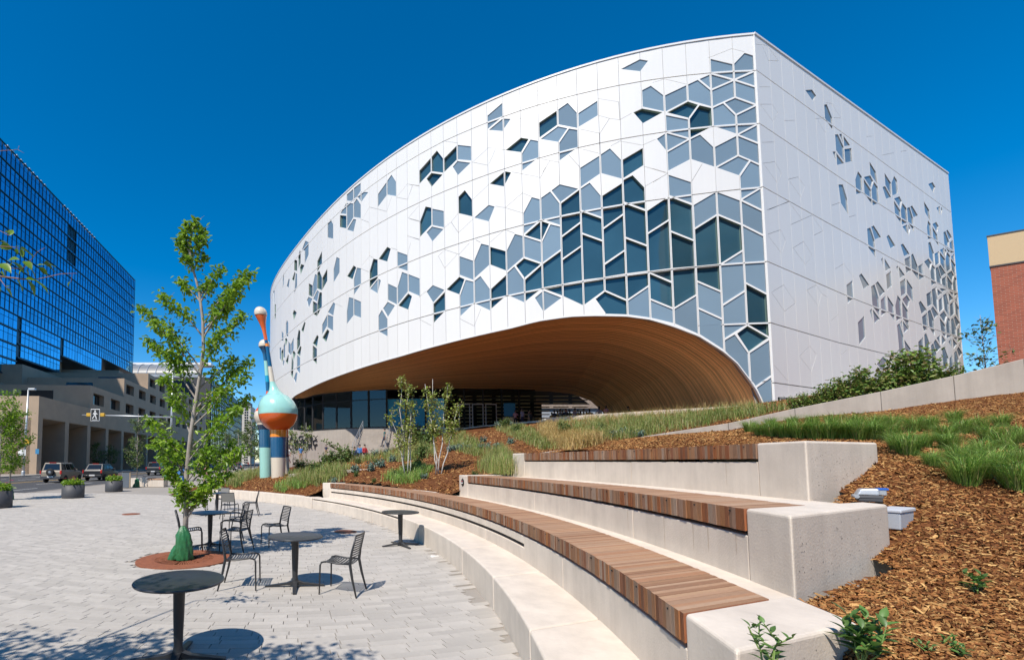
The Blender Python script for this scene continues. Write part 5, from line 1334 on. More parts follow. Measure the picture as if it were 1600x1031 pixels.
# ================================================================== FOLIAGE GENERATORS
def leaves_mesh(name, C, size, jit=.25, droop=.2, aspect=.55):
    C = np.asarray(C); n = len(C); s = size * rng.uniform(.65, 1.25, n)
    a = rng.uniform(0, 2 * np.pi, n); el = rng.normal(-droop, .55, n)
    u = np.c_[np.cos(a) * np.cos(el), np.sin(a) * np.cos(el), np.sin(el)]
    v = np.c_[-np.sin(a), np.cos(a), np.zeros(n)]; roll = rng.normal(0, .6, n); w = np.cross(u, v); v = v * np.cos(roll)[:, None] + w * np.sin(roll)[:, None]; w = np.cross(u, v)
    V = np.zeros((n, 6, 3)); hw = (s * aspect / 2)[:, None]; S = s[:, None]
    V[:, 0] = C; V[:, 1] = C + u * S * .35 + v * hw + w * S * .08; V[:, 2] = C + u * S * .72 + v * hw * .75 + w * S * .05; V[:, 3] = C + u * S - w * S * .08
    V[:, 4] = C + u * S * .72 - v * hw * .75 + w * S * .05; V[:, 5] = C + u * S * .35 - v * hw + w * S * .08
    base = (np.arange(n) * 6)[:, None]
    return mesh_np(name, V.reshape(-1, 3), np.concatenate([base + np.array([0, 1, 2, 3]), base + np.array([0, 3, 4, 5])]))
def blades_mesh(name, base, h, bend, wid, lean=None):
    """base (n,3), h (n), bend (n)"""
    n = len(base); a = rng.uniform(0, 2 * np.pi, n) if lean is None else lean
    u = np.c_[np.cos(a), np.sin(a), np.zeros(n)]; p = np.c_[-np.sin(a), np.cos(a), np.zeros(n)]
    V = np.zeros((n, 6, 3)); H_ = h[:, None]; Bn = bend[:, None]; w = wid[:, None] if hasattr(wid, '__len__') else wid
    z = np.array([0, 0, 1.0])
    mid = base + u * Bn * .28 * H_ + z * H_ * .62; tip = base + u * Bn * H_ + z * H_ * (1 - .35 * np.minimum(Bn, 1.2))
    V[:, 0] = base - p * w; V[:, 1] = base + p * w; V[:, 2] = mid + p * w * .8; V[:, 3] = mid - p * w * .8; V[:, 4] = tip + p * w * .15; V[:, 5] = tip - p * w * .15
    b0 = (np.arange(n) * 6)[:, None]
    return mesh_np(name, V.reshape(-1, 3), np.concatenate([b0 + np.array([0, 1, 2, 3]), b0 + np.array([3, 2, 4, 5])]))
def branch_pts(a, c, sag=.1, n=5):
    a = np.array(a); c = np.array(c); t = np.linspace(0, 1, n)[:, None]; P_ = a + (c - a) * t; P_[:, 2] += sag * np.sin(t[:, 0] * math.pi); P_[1:-1] += rng.normal(0, .02, (n - 2, 3)); return P_
def tree(name, label, cat, base, trunk, trunk_r, tips, nleaf, lsize, mleaf, mbark, spread=.28, group=None, starts=None):
    """trunk: list of points relative to base; tips: branch ends relative to base"""
    e = empty(name, base, 0, label, cat, group)
    T = np.array(trunk); b = MB(); b.tube(T, np.linspace(trunk_r, trunk_r * .22, len(T)), 9); b.build('trunk', mbark, e, True)
    C = []; bb = MB()
    tz = T[:, 2]
    for i, tip in enumerate(tips):
        tip = np.array(tip); z0 = starts[i] if starts else max(tz[1] * .8, tip[2] - (np.hypot(*(tip[:2] - [np.interp(tip[2], tz, T[:, k]) for k in (0, 1)])) * .9 + .12))
        z0 = min(max(z0, .05), tz[-1] - .02); s = np.array([np.interp(z0, tz, T[:, k]) for k in range(3)])
        P_ = branch_pts(s, tip, .06 * np.linalg.norm(tip - s)); L_ = np.linalg.norm(tip - s)
        bb.tube(P_, np.linspace(max(.006, trunk_r * .34), .004, len(P_)), 5, 0, False)
        k = max(6, int(nleaf * (L_ + .25)))
        t = rng.uniform(.22, 1.04, k) ** .8; cc = np.c_[[np.interp(t, np.linspace(0, 1, len(P_)), P_[:, j]) for j in range(3)]].T
        sp = spread * (1.15 - .55 * t)[:, None] * min(1.0, .45 + L_ * .5); C.append(cc + rng.normal(0, 1, (k, 3)) * sp * np.array([1, 1, .75]) * .62)
        for q in range(2 + int(L_ * 2)):
            t0 = rng.uniform(.3, .95); p0 = np.array([np.interp(t0, np.linspace(0, 1, len(P_)), P_[:, j]) for j in range(3)]); p1 = p0 + rng.normal(0, spread * .6, 3) + np.array([0, 0, .05])
            bb.tube([p0, p1], [.005, .002], 4, 0, False)
    if bb.v: bb.build('branches', mbark, e, True)
    C = np.concatenate(C)
    tag(link('crown', leaves_mesh('crown', C, lsize), e, [mleaf]), kind='stuff')
    return e
# main tree on the grate
MT = (-2.93, 9.1, 0)
rel = lambda px, py, dy=0: tuple(np.array(at_y(px, py, 9.1 + dy)) - np.array(MT))
trunk = [(0, 0, 0)] + [rel(*p) for p in ((290.5, 800), (291.5, 740), (298, 680), (304, 640), (312, 590), (318, 548), (317, 500), (311, 455), (303, 425), (298, 405), (296, 375), (303, 352))]
tips = [rel(*p) for p in ((221, 482, .2), (240, 505, -.3), (232, 530, .4), (253, 462, -.2), (262, 545, .3), (255, 590, -.2), (268, 620, .4), (241, 690, -.2), (232, 655, .5), (252, 712, .3), (262, 735, -.2),
        (391, 425, .1), (380, 440, -.3), (372, 462, .3), (384, 492, -.2), (360, 480, .3), (391, 566, .1), (385, 585, -.2), (365, 560, .4), (390, 622, .2), (372, 640, -.3), (350, 610, .2),
        (363, 694, .1), (378, 700, -.2), (356, 738, .2), (340, 748, -.3), (325, 760, .2), (310, 765, -.2), (276, 765, .25), (286, 756, -.3), (330, 700, -.3), (270, 690, .3), (345, 520, -.4), (330, 440, .2), (345, 420, -.1), (282, 440, .2), (286, 400, -.1), (318, 400, .1), (322, 372, 0), (280, 372, .1), (293, 350, 0), (306, 345, .05), (320, 358, .1), (287, 362, -.1), (292, 385, .2))]
tree('plaza_tree', 'young leafy green tree in the rusty grate with a green watering bag', 'tree', MT, trunk, .055, tips, 158, .100, M_LEAF, M_BARK, .17)
def water_bag(loc, s, label, rz=0.0):
    e = empty('watering_bag', loc, rz, label, 'watering bag', 'green watering bags on tree trunks')
    for cx, w, h, ph, nm in ((.05, .185, .74, 0, 'bag_body'), (-.17, .15, .40, 2, 'bag_fold')):
        prof = [(1.0, 0), (1.06, .05), (1.0, .15), (1.03, .26), (.97, .38), (.98, .5), (.9, .62), (.84, .73), (.66, .83), (.5, .9), (.34, .96), (.22, 1.0)]; n = 40; V = []; Fq = []
        for r, t in prof:
            for k in range(n):
                a = 2 * math.pi * k / n; cr = 1 + .10 * math.sin(3 * a + ph + 2 * t) + .07 * math.sin(8 * a + 6 * t + ph) + .04 * math.sin(13 * a - 11 * t) + .04 * math.sin(21 * t + 5 * a) + random.uniform(-.025, .025)
                lean = -cx * t * .95; V.append(((cx + lean + math.cos(a) * r * w * cr) * s, math.sin(a) * r * w * .8 * cr * s, t * h * s))
        for i in range(len(prof) - 1):
            for k in range(n): Fq.append((i * n + k, i * n + (k + 1) % n, (i + 1) * n + (k + 1) % n, (i + 1) * n + k))
        link(nm, mesh_np(nm, V, Fq, True), e, [M_BAG])
    return e
water_bag((-2.95, 9.02, .016), .84, 'large crumpled green watering bag on the grate of the nearest tree', R(-8))
# tree out of frame at the left: its branch hangs into view and its crown shades the near paving
def rand_tips(n, zc, rz_, rh, zlo):
    out = []
    for _ in range(n):
        a = random.uniform(0, 6.28); z = random.uniform(-1, 1); r = rh * math.sqrt(max(0, 1 - z * z)) * random.uniform(.55, 1); out.append((r * math.cos(a), r * math.sin(a), max(zlo, zc + z * rz_)))
    return out
OT = (-4.5, 1.75, 0)
rel2 = lambda px, py, y: tuple(np.array(at_y(px, py, y)) - np.array(OT))
ot = tree('shade_tree', 'leafy tree just outside the left edge with one branch reaching into view', 'tree', OT, [(0, 0, 0), (.03, 0, 1.2), (.0, .03, 2.4), (.05, 0, 3.6), (0, 0, 5.0)], .07, [(x - .05, y * .8 + .15, z) for x, y, z in rand_tips(34, 3.6, 1.4, 1.5, 2.0) if y < 1.0] + [(1.9, -.3, 3.2), (2.3, -.2, 3.0), (1.6, .2, 2.9), (2.0, -.6, 2.7), (2.7, -.25, 3.1), (1.4, .4, 3.4), (1.2, .3, 4.6), (1.7, .0, 4.5), (2.1, .2, 4.7), (2.5, -.1, 4.5), (2.8, .1, 4.6), (2.9, -.15, 4.4), (.8, .2, 4.4), (2.4, .35, 4.3)], 60, .10, M_LEAF, M_BARK, .26)
b = MB(); pts = [(.05, .02, 3.3), rel2(-60, 425, 4.2), rel2(0, 432, 4.3), rel2(36, 436, 4.3), rel2(60, 436, 4.25), rel2(95, 428, 4.2), rel2(120, 427, 4.2)]; b.tube(pts, [.02, .012, .008, .006, .004, .003, .002], 6)
b.tube([rel2(-40, 405, 4.2), rel2(0, 385, 4.2), rel2(20, 386, 4.2), rel2(30, 388, 4.2)], [.007, .005, .003, .002], 5); b.tube([rel2(0, 418, 4.3), rel2(35, 420, 4.3), rel2(52, 402, 4.25), rel2(58, 394, 4.2), rel2(70, 387, 4.2)], [.006, .005, .003, .002, .002], 5); b.tube([rel2(0, 436, 4.3), rel2(8, 447, 4.3), rel2(18, 452, 4.3)], [.004, .003, .002], 5)
b.tube([rel2(-30, 345, 4.3), rel2(14, 368, 4.25), rel2(15, 360, 4.25)], [.003, .003, .002], 5); b.tube([rel2(-50, 250, 4.2), rel2(0, 236, 4.2), rel2(28, 234, 4.2), rel2(30, 228, 4.2)], [.004, .003, .002, .002], 5); b.tube([rel2(28, 234, 4.2), rel2(38, 240, 4.2)], [.002, .001], 4)
b.build('hanging_branch', M_TWIG, ot, True)
def big_leaf_mesh():
    V = []; Fq = []; n = 7
    for i in range(n):
        t = i / (n - 1); w = .27 * math.sin(math.pi * min(1, t * 1.02) ** .85) * (1 if t < .97 else .1); z = -.22 * t * t
        V += [(t, -w, z + w * .35), (t, 0, z), (t, w, z + w * .35)]
    for i in range(n - 1):
        for k in (0, 1): Fq.append((3 * i + k, 3 * i + 3 + k, 3 * i + 4 + k, 3 * i + 1 + k))
    return mesh_np('leaf', V, Fq, True)
LEAFM = big_leaf_mesh(); LEAFM.materials.append(mat('single_leaf', (0.135, 0.25, 0.022), .38, obj_var=.35, trans=.42, var=.1, scale=2))
def leaf_obj(par, p, d, s, roll=0.0, me=None):
    o = bpy.data.objects.new('leaf', me or LEAFM); COL.objects.link(o); o.parent = par; o.location = p; o.scale = (s, s, s)
    q = Vector(d).normalized().to_track_quat('X', 'Z'); o.rotation_mode = 'QUATERNION'; o.rotation_quaternion = q @ Matrix.Rotation(roll, 4, 'X').to_quaternion(); return o
LV = [(15, 368, 19, 358, 1), (15, 366, 10, 361, 1), (0, 384, 19, 386, 1.3), (0, 378, 10, 377, 1.2), (0, 388, 10, 389, 1), (25, 388, 27, 396, 1), (31, 388, 37, 402, 1), (32, 388, 53, 397, 1), (27, 386, 27, 383, .8), (12, 408, 25, 402, 1.2), (16, 408, 37, 420, 1.3), (0, 412, 14, 420, 1.2), (4, 418, 10, 430, 1), (38, 408, 48, 416, 1), (40, 420, 46, 430, 1), (48, 420, 57, 433, 1.2), (57, 415, 68, 412, 1), (60, 418, 75, 428, 1.1), (68, 412, 88, 421, 1.2), (76, 414, 86, 414, .9), (26, 438, 38, 451, 1.2), (42, 437, 57, 458, 1.3), (53, 437, 77, 453, 1.4), (40, 436, 55, 436, .9), (110, 440, 105, 446, 1), (8, 450, 21, 462, 1.2), (0, 448, 2, 455, 1), (10, 448, 16, 446, .9), (22, 425, 30, 432, 1), (0, 425, 9, 432, 1), (20, 410, 14, 416, 1), (34, 422, 28, 428, .9)]
for x0, y0, x1, y1, w in LV:
    yy = 4.25 + random.uniform(-.08, .08); a = np.array(rel2(x0, y0, yy)); c = np.array(rel2(x1, y1, yy + random.uniform(-.05, .05))); leaf_obj(ot, tuple(a), c - a, np.linalg.norm(c - a) * 1.15, random.uniform(-.9, .9))
b = MB(); p0 = np.array(rel2(113, 428, 4.2)); b.tube([tuple(p0), rel2(111, 440, 4.2)], .002, 4); b.build('leaf_stalk', M_TWIG, ot)

# birches in the slope
def birch(px, py, tops, label, Y, nl):
    base = at_y(px, py, Y); base = (base[0], Y, hz1(base[0], Y)); e = empty('birch_tree', base, 0, label, 'tree', 'slender multi stemmed birches on the slope')
    C = []
    for j, (x0, x1, yt) in enumerate(tops):
        r_ = lambda x, y, dy=0: tuple(np.array(at_y(x, y, Y + dy)) - np.array(base)); dy = random.uniform(-.2, .2)
        s0 = r_(x0, py, 0); s0 = (s0[0], dy * .3, -.03); top = np.array(r_(x1, yt, dy)); P_ = branch_pts(s0, top, 0, 7); P_[1:-1, :2] += rng.normal(0, .03, (5, 2)); b = MB(); b.tube(P_, np.linspace(.024, .006, 7), 7); b.build('trunk', M_BIRCH, e, True)
        bb = MB()
        for k in range(13):
            t = random.uniform(.38, .98); p = np.array([np.interp(t, np.linspace(0, 1, 7), P_[:, i]) for i in range(3)]); d = rng.normal(0, 1, 3); d[2] = abs(d[2]) * .7 + .75; d /= np.linalg.norm(d); l = .26 * (1.15 - t) + .09; c = p + d * l
            bb.tube([p, c], [.008, .003], 4, 0, False); m = nl; tt = rng.uniform(.2, 1.1, m)[:, None]; C.append(p + (c - p) * tt + rng.normal(0, .075, (m, 3)))
        bb.build('branches', M_TWIG, e)
    tag(link('crown', leaves_mesh('crown', np.concatenate(C), .085, aspect=.7), e, [M_LEAF3]), kind='stuff'); return e
birch(636, 733, [(632, 627, 590), (634, 612, 640), (636, 640, 600), (641, 645, 622)], 'left birch with pale stems in front of the blue lobby panes', 17.6, 30)
birch(685, 738, [(681, 676, 592), (685, 700, 600), (689, 716, 632), (686, 664, 600)], 'right birch with a wider brighter crown near the lobby doors', 17.2, 34)

# grass tufts along the top bench and on the right
def tuft_mesh(n, h, r, spread, wid):
    a = rng.uniform(0, 2 * np.pi, n); rr = r * np.sqrt(rng.random(n)); base = np.c_[rr * np.cos(a), rr * np.sin(a), np.full(n, -.02)]
    hh = h * rng.uniform(.55, 1.15, n); bend = np.abs(rng.normal(spread, .25, n)); lean = a + rng.normal(0, .5, n); return blades_mesh('blades', base, hh, bend, np.full(n, wid), lean)
TUFT = [tuft_mesh(430, .38, .07, .78, .0027) for _ in range(3)]
for t in TUFT: t.materials.append(M_GRASS)
TP = [(1172, 676, .8), (1188, 681, .8), (1206, 683, .9), (1228, 685, .95), (1250, 686, .95), (1273, 687, .95), (1296, 687, 1), (1318, 687, 1), (1341, 688, 1), (1364, 688, 1), (1205, 668, .9), (1238, 666, .9), (1270, 667, .9), (1302, 668, .95), (1335, 670, .95), (1368, 672, .95), (1391, 690, .9), (1420, 713, 1.0), (1405, 706, .8), (1396, 670, .9), (1428, 676, .9), (1452, 672, .9), (1478, 690, .9), (1504, 678, .9), (1530, 676, .85), (1512, 758, 1.0), (1532, 748, .9), (1556, 742, .95), (1592, 766, 1.05), (1574, 704, .9), (1548, 690, .85), (1596, 692, .9), (1457, 731, .6), (1482, 703, .8), (1498, 726, .75), (1536, 716, .8), (1600, 730, .9), (1445, 700, .7), (1565, 668, .8), (1492, 660, .8)]
def gz(px, py, s): return 'along the back of the top bench' if px < 1400 and py < 675 else ('close behind the top bench end block' if px < 1400 else ('low on the bark slope at right' if py > 712 else 'high on the bark slope at right'))
TP.sort()
for i, (px, py, s) in enumerate(TP):
    h = hill_hit(px, py)
    if not h: continue
    where = gz(px, py, s); same = [t for t in TP if gz(*t) == where]
    e = empty('grass_tuft', h, random.uniform(0, 6), 'fine green grass clump ' + where + ', ' + ordinal(same.index((px, py, s)), len(same)), 'grass clump', 'green grass clumps ' + where)
    o = link('blades', TUFT[i % 3], e); o.scale = (s, s, s); o.rotation_euler = (0, 0, random.uniform(0, 6))
# broad grass and ground cover on the slope, described by the patches seen on it
def patch(name, label, poly, n, h, spread, wid, m, per=14, r=.10):
    pts = []; xs = [p[0] for p in poly]; ys = [p[1] for p in poly]; tries = 0
    while len(pts) < n and tries < n * 8:
        tries += 1; x, y = random.uniform(min(xs), max(xs)), random.uniform(min(ys), max(ys))
        if inpoly(x, y, poly):
            q = hill_hit(x, y)
            if q: pts.append(q)
    P_ = np.repeat(np.array(pts), per, 0); k = len(P_); P_ = P_ + np.c_[rng.normal(0, r, k), rng.normal(0, r, k), np.full(k, -.02)]
    me = blades_mesh(name, P_, h * rng.uniform(.4, 1.2, k), np.abs(rng.normal(spread, .3, k)), np.full(k, wid)); return tag(link(name, me, None, [m]), kind='stuff', label=label)
patch('ornamental_grass', 'tall mixed green and tan grass below the timber arch', [(868, 668), (880, 652), (1000, 652), (1100, 650), (1180, 641), (1235, 640), (1150, 658), (1050, 676), (960, 690), (910, 690)], 620, .46, .6, .006, M_GRASS3)
patch('golden_grass', 'drift of golden dry grass in the middle of the slope', [(842, 664), (862, 662), (880, 678), (925, 684), (940, 694), (905, 702), (868, 702), (850, 686)], 460, .45, .7, .005, M_GRASS2, 18)
patch('golden_grass_wisps', 'thin dry grass wisps beside the plaza edge', [(820, 660), (880, 655), (1000, 648), (1180, 638), (1185, 642), (1000, 656), (880, 664)], 220, .5, .45, .005, M_GRASS2, 8)
patch('slope_grass', 'low green planting strips on the slope', [(770, 668), (800, 662), (835, 672), (850, 690), (870, 702), (850, 704), (815, 690), (790, 680)], 240, .35, .6, .008, M_GRASS3)
patch('corner_grass', 'tall soft grass clump at the far end of the top bench', [(752, 738), (758, 712), (785, 706), (796, 716), (794, 742)], 170, .55, .5, .004, M_GRASS3, 22, .12)
patch('promenade_grass', 'soft green grass along the plaza side of the sculpture bed', [(352, 758), (352, 746), (372, 738), (412, 733), (416, 741), (390, 750), (368, 762)], 200, .55, .45, .010, M_GRASS3)
patch('bed_grass', 'green grass clumps in front of the sculpture', [(430, 762), (445, 752), (470, 752), (480, 762), (460, 768), (440, 770)], 60, .35, .6, .008, M_GRASS)
patch('birch_grass', 'green grass around the feet of the birches', [(602, 756), (610, 742), (650, 728), (672, 733), (660, 748), (640, 757)], 150, .35, .6, .007, M_GRASS, 14)
patch('stair_grass', 'green planting below the stairs', [(545, 724), (560, 712), (620, 700), (660, 690), (680, 700), (672, 716), (620, 722)], 220, .5, .5, .010, M_GRASS3)
patch('sculpture_grass', 'mixed planting between the sculpture and the birches', [(446, 752), (462, 732), (520, 722), (548, 734), (535, 752), (500, 760)], 260, .5, .5, .010, M_GRASS3)
patch('upper_grass', 'mixed planting strip above the birches', [(680, 668), (712, 662), (735, 684), (760, 702), (745, 716), (715, 704), (690, 686)], 200, .4, .55, .009, M_GRASS3)

def shrub_mesh(n, rx, h, ls, mleaf, mode='bush'):
    m = 9; C = []; sb_ = MB()
    for k in range(m):
        a = random.uniform(0, 6.28); r = rx * random.uniform(.2, 1); top = np.array([r * math.cos(a), r * math.sin(a), h * random.uniform(.55, 1.0)]); P_ = branch_pts((r * .2 * math.cos(a), r * .2 * math.sin(a), -.03), top, .02); sb_.tube(P_, [.008, .007, .006, .004, .003], 4, 0, False)
        t = rng.uniform(.1 if mode == 'bush' else .25, 1.03, n // m); C.append(np.c_[[np.interp(t, np.linspace(0, 1, 5), P_[:, j]) for j in range(3)]].T + rng.normal(0, rx * .22, (n // m, 3)))
    return leaves_mesh('foliage', np.concatenate(C), ls), sb_.mesh('stems')
SH = []
for (n, rx, h, ls, ml) in ((900, .40, 1.0, .105, M_SHRUB), (900, .34, 1.15, .105, M_SHRUB), (520, .34, .55, .10, M_LEAF2), (520, .32, .5, .09, M_LEAF2), (200, .22, .32, .10, M_SAGE), (200, .2, .3, .09, M_SAGE)):
    f, s = shrub_mesh(n, rx, h, ls, ml); f.materials.append(ml); s.materials.append(M_TWIG); SH.append((f, s))
def shrub(k, loc, s, label, group, cat='shrub', name='shrub'):
    e = empty(name, loc, random.uniform(0, 6), label, cat, group); o = link('foliage', SH[k][0], e); q = link('stems', SH[k][1], e)
    for x in (o, q): x.scale = (s, s, s)
    return e
for i, (px, yt) in enumerate(((1238, 630), (1252, 619), (1268, 612), (1284, 604), (1300, 596), (1315, 592), (1331, 583), (1348, 576), (1364, 586), (1379, 588), (1394, 576), (1409, 554), (1425, 570), (1441, 548), (1456, 578), (1472, 584), (1489, 566))):
    w = on_line(px, np.interp(px, [1138, 1242, 1376, 1600], [661, 638, 611.8, 560.5])); y = w[1] + .8; x = at_y(px, 600, y)[0]; z = hz1(x, y); zt = at_y(px, yt, y)[2]
    lb = 'leafy green shrub behind the climbing concrete wall, ' + ordinal(i, 17)
    if yt in (554, 548): lb = ('tall pointed shrub behind the climbing wall, ' + ('left' if yt == 554 else 'right') + ' one of the two tallest')
    shrub(i % 2, (x, y, z), max(.5, (zt - z) / 1.05), lb, 'shrubs behind the climbing concrete wall' if yt not in (554, 548) else None)
for i, (px, py, s) in enumerate(sorted(((884, 680, 1.0), (878, 672, .8), (940, 674, .8), (652, 690, 1.5), (668, 698, 1.4), (640, 700, 1.2), (660, 716, 1.3), (588, 726, .6), (560, 725, .6), (514, 718, 1.7), (524, 728, 1.5), (541, 722, 1.5), (508, 730, 1.2), (640, 740, 1.0), (654, 732, 1.0), (662, 742, .8), (470, 735, 1.1), (493, 742, 1.2), (808, 676, .8), (790, 668, .9), (742, 744, .5), (556, 745, .5), (620, 748, .8), (584, 754, .4)))):
    h = hill_hit(px, py)
    if h: shrub(2 + i % 2, h, s * h[1] / 24, 'low bushy green shrub on the bark slope, ' + ordinal(i, 24), 'green shrubs on the planted slope')
for i, (px, py, s) in enumerate(sorted(((958, 684, 1), (975, 681, 1), (988, 682, .9), (1000, 684, .9), (778, 702, 1), (764, 702, .8), (751, 704, .8), (797, 694, .8), (755, 691, .8), (555, 738, 1.1), (578, 737, 1.1), (596, 730, 1), (700, 706, .8), (710, 704, .8), (721, 703, .8), (730, 703, .8), (586, 713, 1), (606, 712, 1), (612, 722, .9), (663, 748, .8), (780, 668, .8), (795, 666, .8), (520, 757, .8)))):
    h = hill_hit(px, py)
    if h: shrub(4 + i % 2, h, s * h[1] / 20, 'small grey green rosette plant on the bark slope, ' + ordinal(i, 23), 'grey green rosette plants on the slope', 'plant', 'sage_plant')
# leafy weeds in the foreground bark
def weed(px, py, hgt, n, ls, label, Y=None):
    h = hill_hit(px, py) if Y is None else at_y(px, py, Y); e = empty('leafy_weed', h, 0, label, 'plant')
    for k in range(max(2, n // 9)):
        a = random.uniform(0, 6.28); r = hgt * random.uniform(.1, .45); top = np.array([r * math.cos(a), r * math.sin(a), hgt * random.uniform(.7, 1)]); P_ = branch_pts((0, 0, -.02), top, .02); b = MB(); b.tube(P_, [.004, .004, .003, .003, .002], 5); b.build('stem', MATS['weed_stem'], e)
        for j in range(9):
            t = .25 + .75 * j / 8; p = np.array([np.interp(t, np.linspace(0, 1, 5), P_[:, i]) for i in range(3)]); aa = j * 2.4 + k; el = .2 + .75 * t; leaf_obj(e, tuple(p), (math.cos(aa) * math.cos(el), math.sin(aa) * math.cos(el), math.sin(el)), ls * random.uniform(.7, 1.1) * (1.1 - .45 * t), random.uniform(-.3, .3), WEEDM)
mat('weed_stem', (.16, .24, .06), .5)
WEEDM = LEAFM.copy(); WEEDM.materials.clear(); WEEDM.materials.append(mat('weed_leaf', (0.10, 0.20, 0.045), .42, obj_var=.3, trans=.3)); WEEDM.transform(Matrix.Diagonal((1, .72, 1, 1)))
weed(1345, 1034, .25, 72, .12, 'largest leafy weed, growing at the corner of the lowest bench block', 2.42)
weed(1207, 1046, .19, 45, .06, 'narrow leaved weed in front of the lowest bench block', 2.02)
weed(1528, 932, .14, 27, .085, 'small leafy weed alone in the bark on the right')
weed(1495, 1030, .06, 10, .05, 'tiny weed seedling in the bark near the bottom edge')
weed(1478, 1014, .05, 9, .04, 'tiny dark weed seedling left of another seedling')
weed(1450, 1030, .05, 9, .04, 'tiny weed seedling right of the large leafy weed')
# outdoor light fitting and its box
p = hill_hit(1372, 800); Y = p[1]; p = at_y(1358, 783, 4.35)
lf = empty('floodlight', (p[0], 4.35, p[2]), R(-38), 'grey outdoor floodlight with a blue cap behind the middle bench block', 'floodlight')
bevel(MB().box(-.075, .075, -.06, .06, .0, .03).build('bracket', M_CHAR, lf), .006); bevel(MB().hexa([(-.085, -.065, .03), (.08, -.065, .03), (.08, .065, .03), (-.085, .065, .03)], [(-.08, -.06, .055), (.085, -.06, .055), (.085, .06, .055), (-.08, .06, .055)]).build('gasket', M_CHAR, lf), .006)
bevel(MB().hexa([(-.09, -.065, .055), (.06, -.065, .055), (.06, .065, .055), (-.09, .065, .055)], [(-.06, -.055, .115), (.06, -.055, .12), (.06, .055, .12), (-.06, .055, .115)]).build('housing', M_GALV, lf), .015, 3)
bevel(MB().box(.055, .105, -.045, .045, .06, .115).build('lens', M_GALV, lf), .008); MB().box(.05, .115, -.05, .05, .108, .124).build('blue_cap', mat('blue_plastic', (.02, .12, .5), .35), lf)
b = MB(); b.tube([(-.085, -.072, .045), (-.085, .072, .045)], .017, 12); b.build('pivot', M_GALV, lf, True)
p = hill_hit(1401, 822); bx = empty('junction_box', (p[0], p[1], p[2]), R(22), 'pale grey plastic box half buried in the bark behind the middle block', 'box'); bx.scale = (.78, .78, .85)
bevel(MB().hexa([(-.15, -.08, -.05), (.13, -.08, -.05), (.13, .08, -.05), (-.15, .08, -.05)], [(-.16, -.09, .115), (.155, -.09, .125), (.155, .09, .125), (-.16, .09, .115)]).build('box_body', mat('grey_plastic', (.42, .45, .50), .45), bx), .01)
bevel(MB().hexa([(-.17, -.10, .115), (.17, -.10, .125), (.17, .10, .125), (-.17, .10, .115)], [(-.17, -.10, .15), (.17, -.10, .165), (.17, .10, .165), (-.17, .10, .15)]).build('lid', mat('grey_plastic_lid', (.5, .52, .56), .45), bx), .01)

# ================================================================== SCULPTURE
CP = {n: mat('gloss_' + n, c, .22, coat=.7) for n, c in dict(mint=(.33, .62, .55), orange=(.70, .115, .015), amber=(.80, .25, .015), blue=(.008, .095, .215), cream=(.68, .60, .48), sky=(.012, .32, .52), navy=(.012, .04, .09)).items()}
def figure(label, Y, base_px, segs, axis):
    bx_, by_, _ = at_y(base_px[0], base_px[1], Y); base = (bx_, Y, hz1(bx_, Y)); e = empty('painted_sculpture', base, 0, label, 'sculpture', 'tall glossy painted sculptures')
    zz = lambda py: at_y(434, py, Y)[2] - base[2]
    az = sorted((zz(py), at_y(px, py, Y)[0] - base[0]) for px, py in axis); AZ = np.array(az)
    for nm, colr, rows in segs:
        prof = [(r, zz(py)) for py, r in rows]; pz = []; 
        for (r0, z0), (r1, z1) in zip(prof, prof[1:]):
            for t in np.linspace(0, 1, 4)[:-1]: pz.append((r0 + (r1 - r0) * t, z0 + (z1 - z0) * t))
        pz.append(prof[-1]); b = MB(); b.lathe(pz, 40, 0, (0, 0, 0), lambda z: (float(np.interp(z, AZ[:, 0], AZ[:, 1])), 0), cap=False); b.build(nm, CP[colr], e, True)
    return e
def ball(cy, r, y0, y1, px_m, n=14):
    """rows of (py, radius) of a sphere between two picture heights"""
    rp = r / px_m; out = []
    for t in np.linspace(0, 1, n):
        py = y0 + (y1 - y0) * t; out.append((py, max(.001, r * math.sqrt(max(0, 1 - ((py - cy) / rp) ** 2)))))
    return out
k = 31 / 740.0
rw_ = ball(643.5, 1.31, 672, 647.8, k)
figure('tallest front sculpture with a mint and orange bulb on a cream leg', 31, (434.5, 752),
    [('leg_band', 'cream', [(753, .44), (714.5, .49)]), ('leg_band', 'blue', [(714.5, .495), (682.8, .535)]), ('leg_band', 'amber', [(682.8, .54), (664.5, .56)]), ('bulb_lower', 'orange', rw_),
     ('bulb_upper', 'mint', ball(643.5, 1.315, 647.8, 619, k) + [(616.5, .63), (613.5, .48), (610, .37), (605, .28), (600, .215), (596.6, .185)]),
     ('neck_band', 'cream', [(596.6, .18), (572.7, .145)]), ('neck_band', 'blue', [(572.7, .148), (541.3, .125)]), ('neck_band', 'amber', [(541.3, .127), (537, .125)]), ('neck_band', 'blue', [(537, .124), (531.4, .12)]),
     ('flare', 'orange', [(531.4, .118), (522, .125), (512, .16), (504, .23), (498, .32), (493, .385)]), ('top_ball', 'cream', [(493, .405)] + ball(489.5, .43, 491.5, 479.3, k))],
    [(434.7, 760), (434.7, 640), (431, 618), (425.4, 596.6), (422, 573), (417.6, 541), (412.5, 515), (407.7, 494), (405.8, 478)])
k = 33 / 740.0
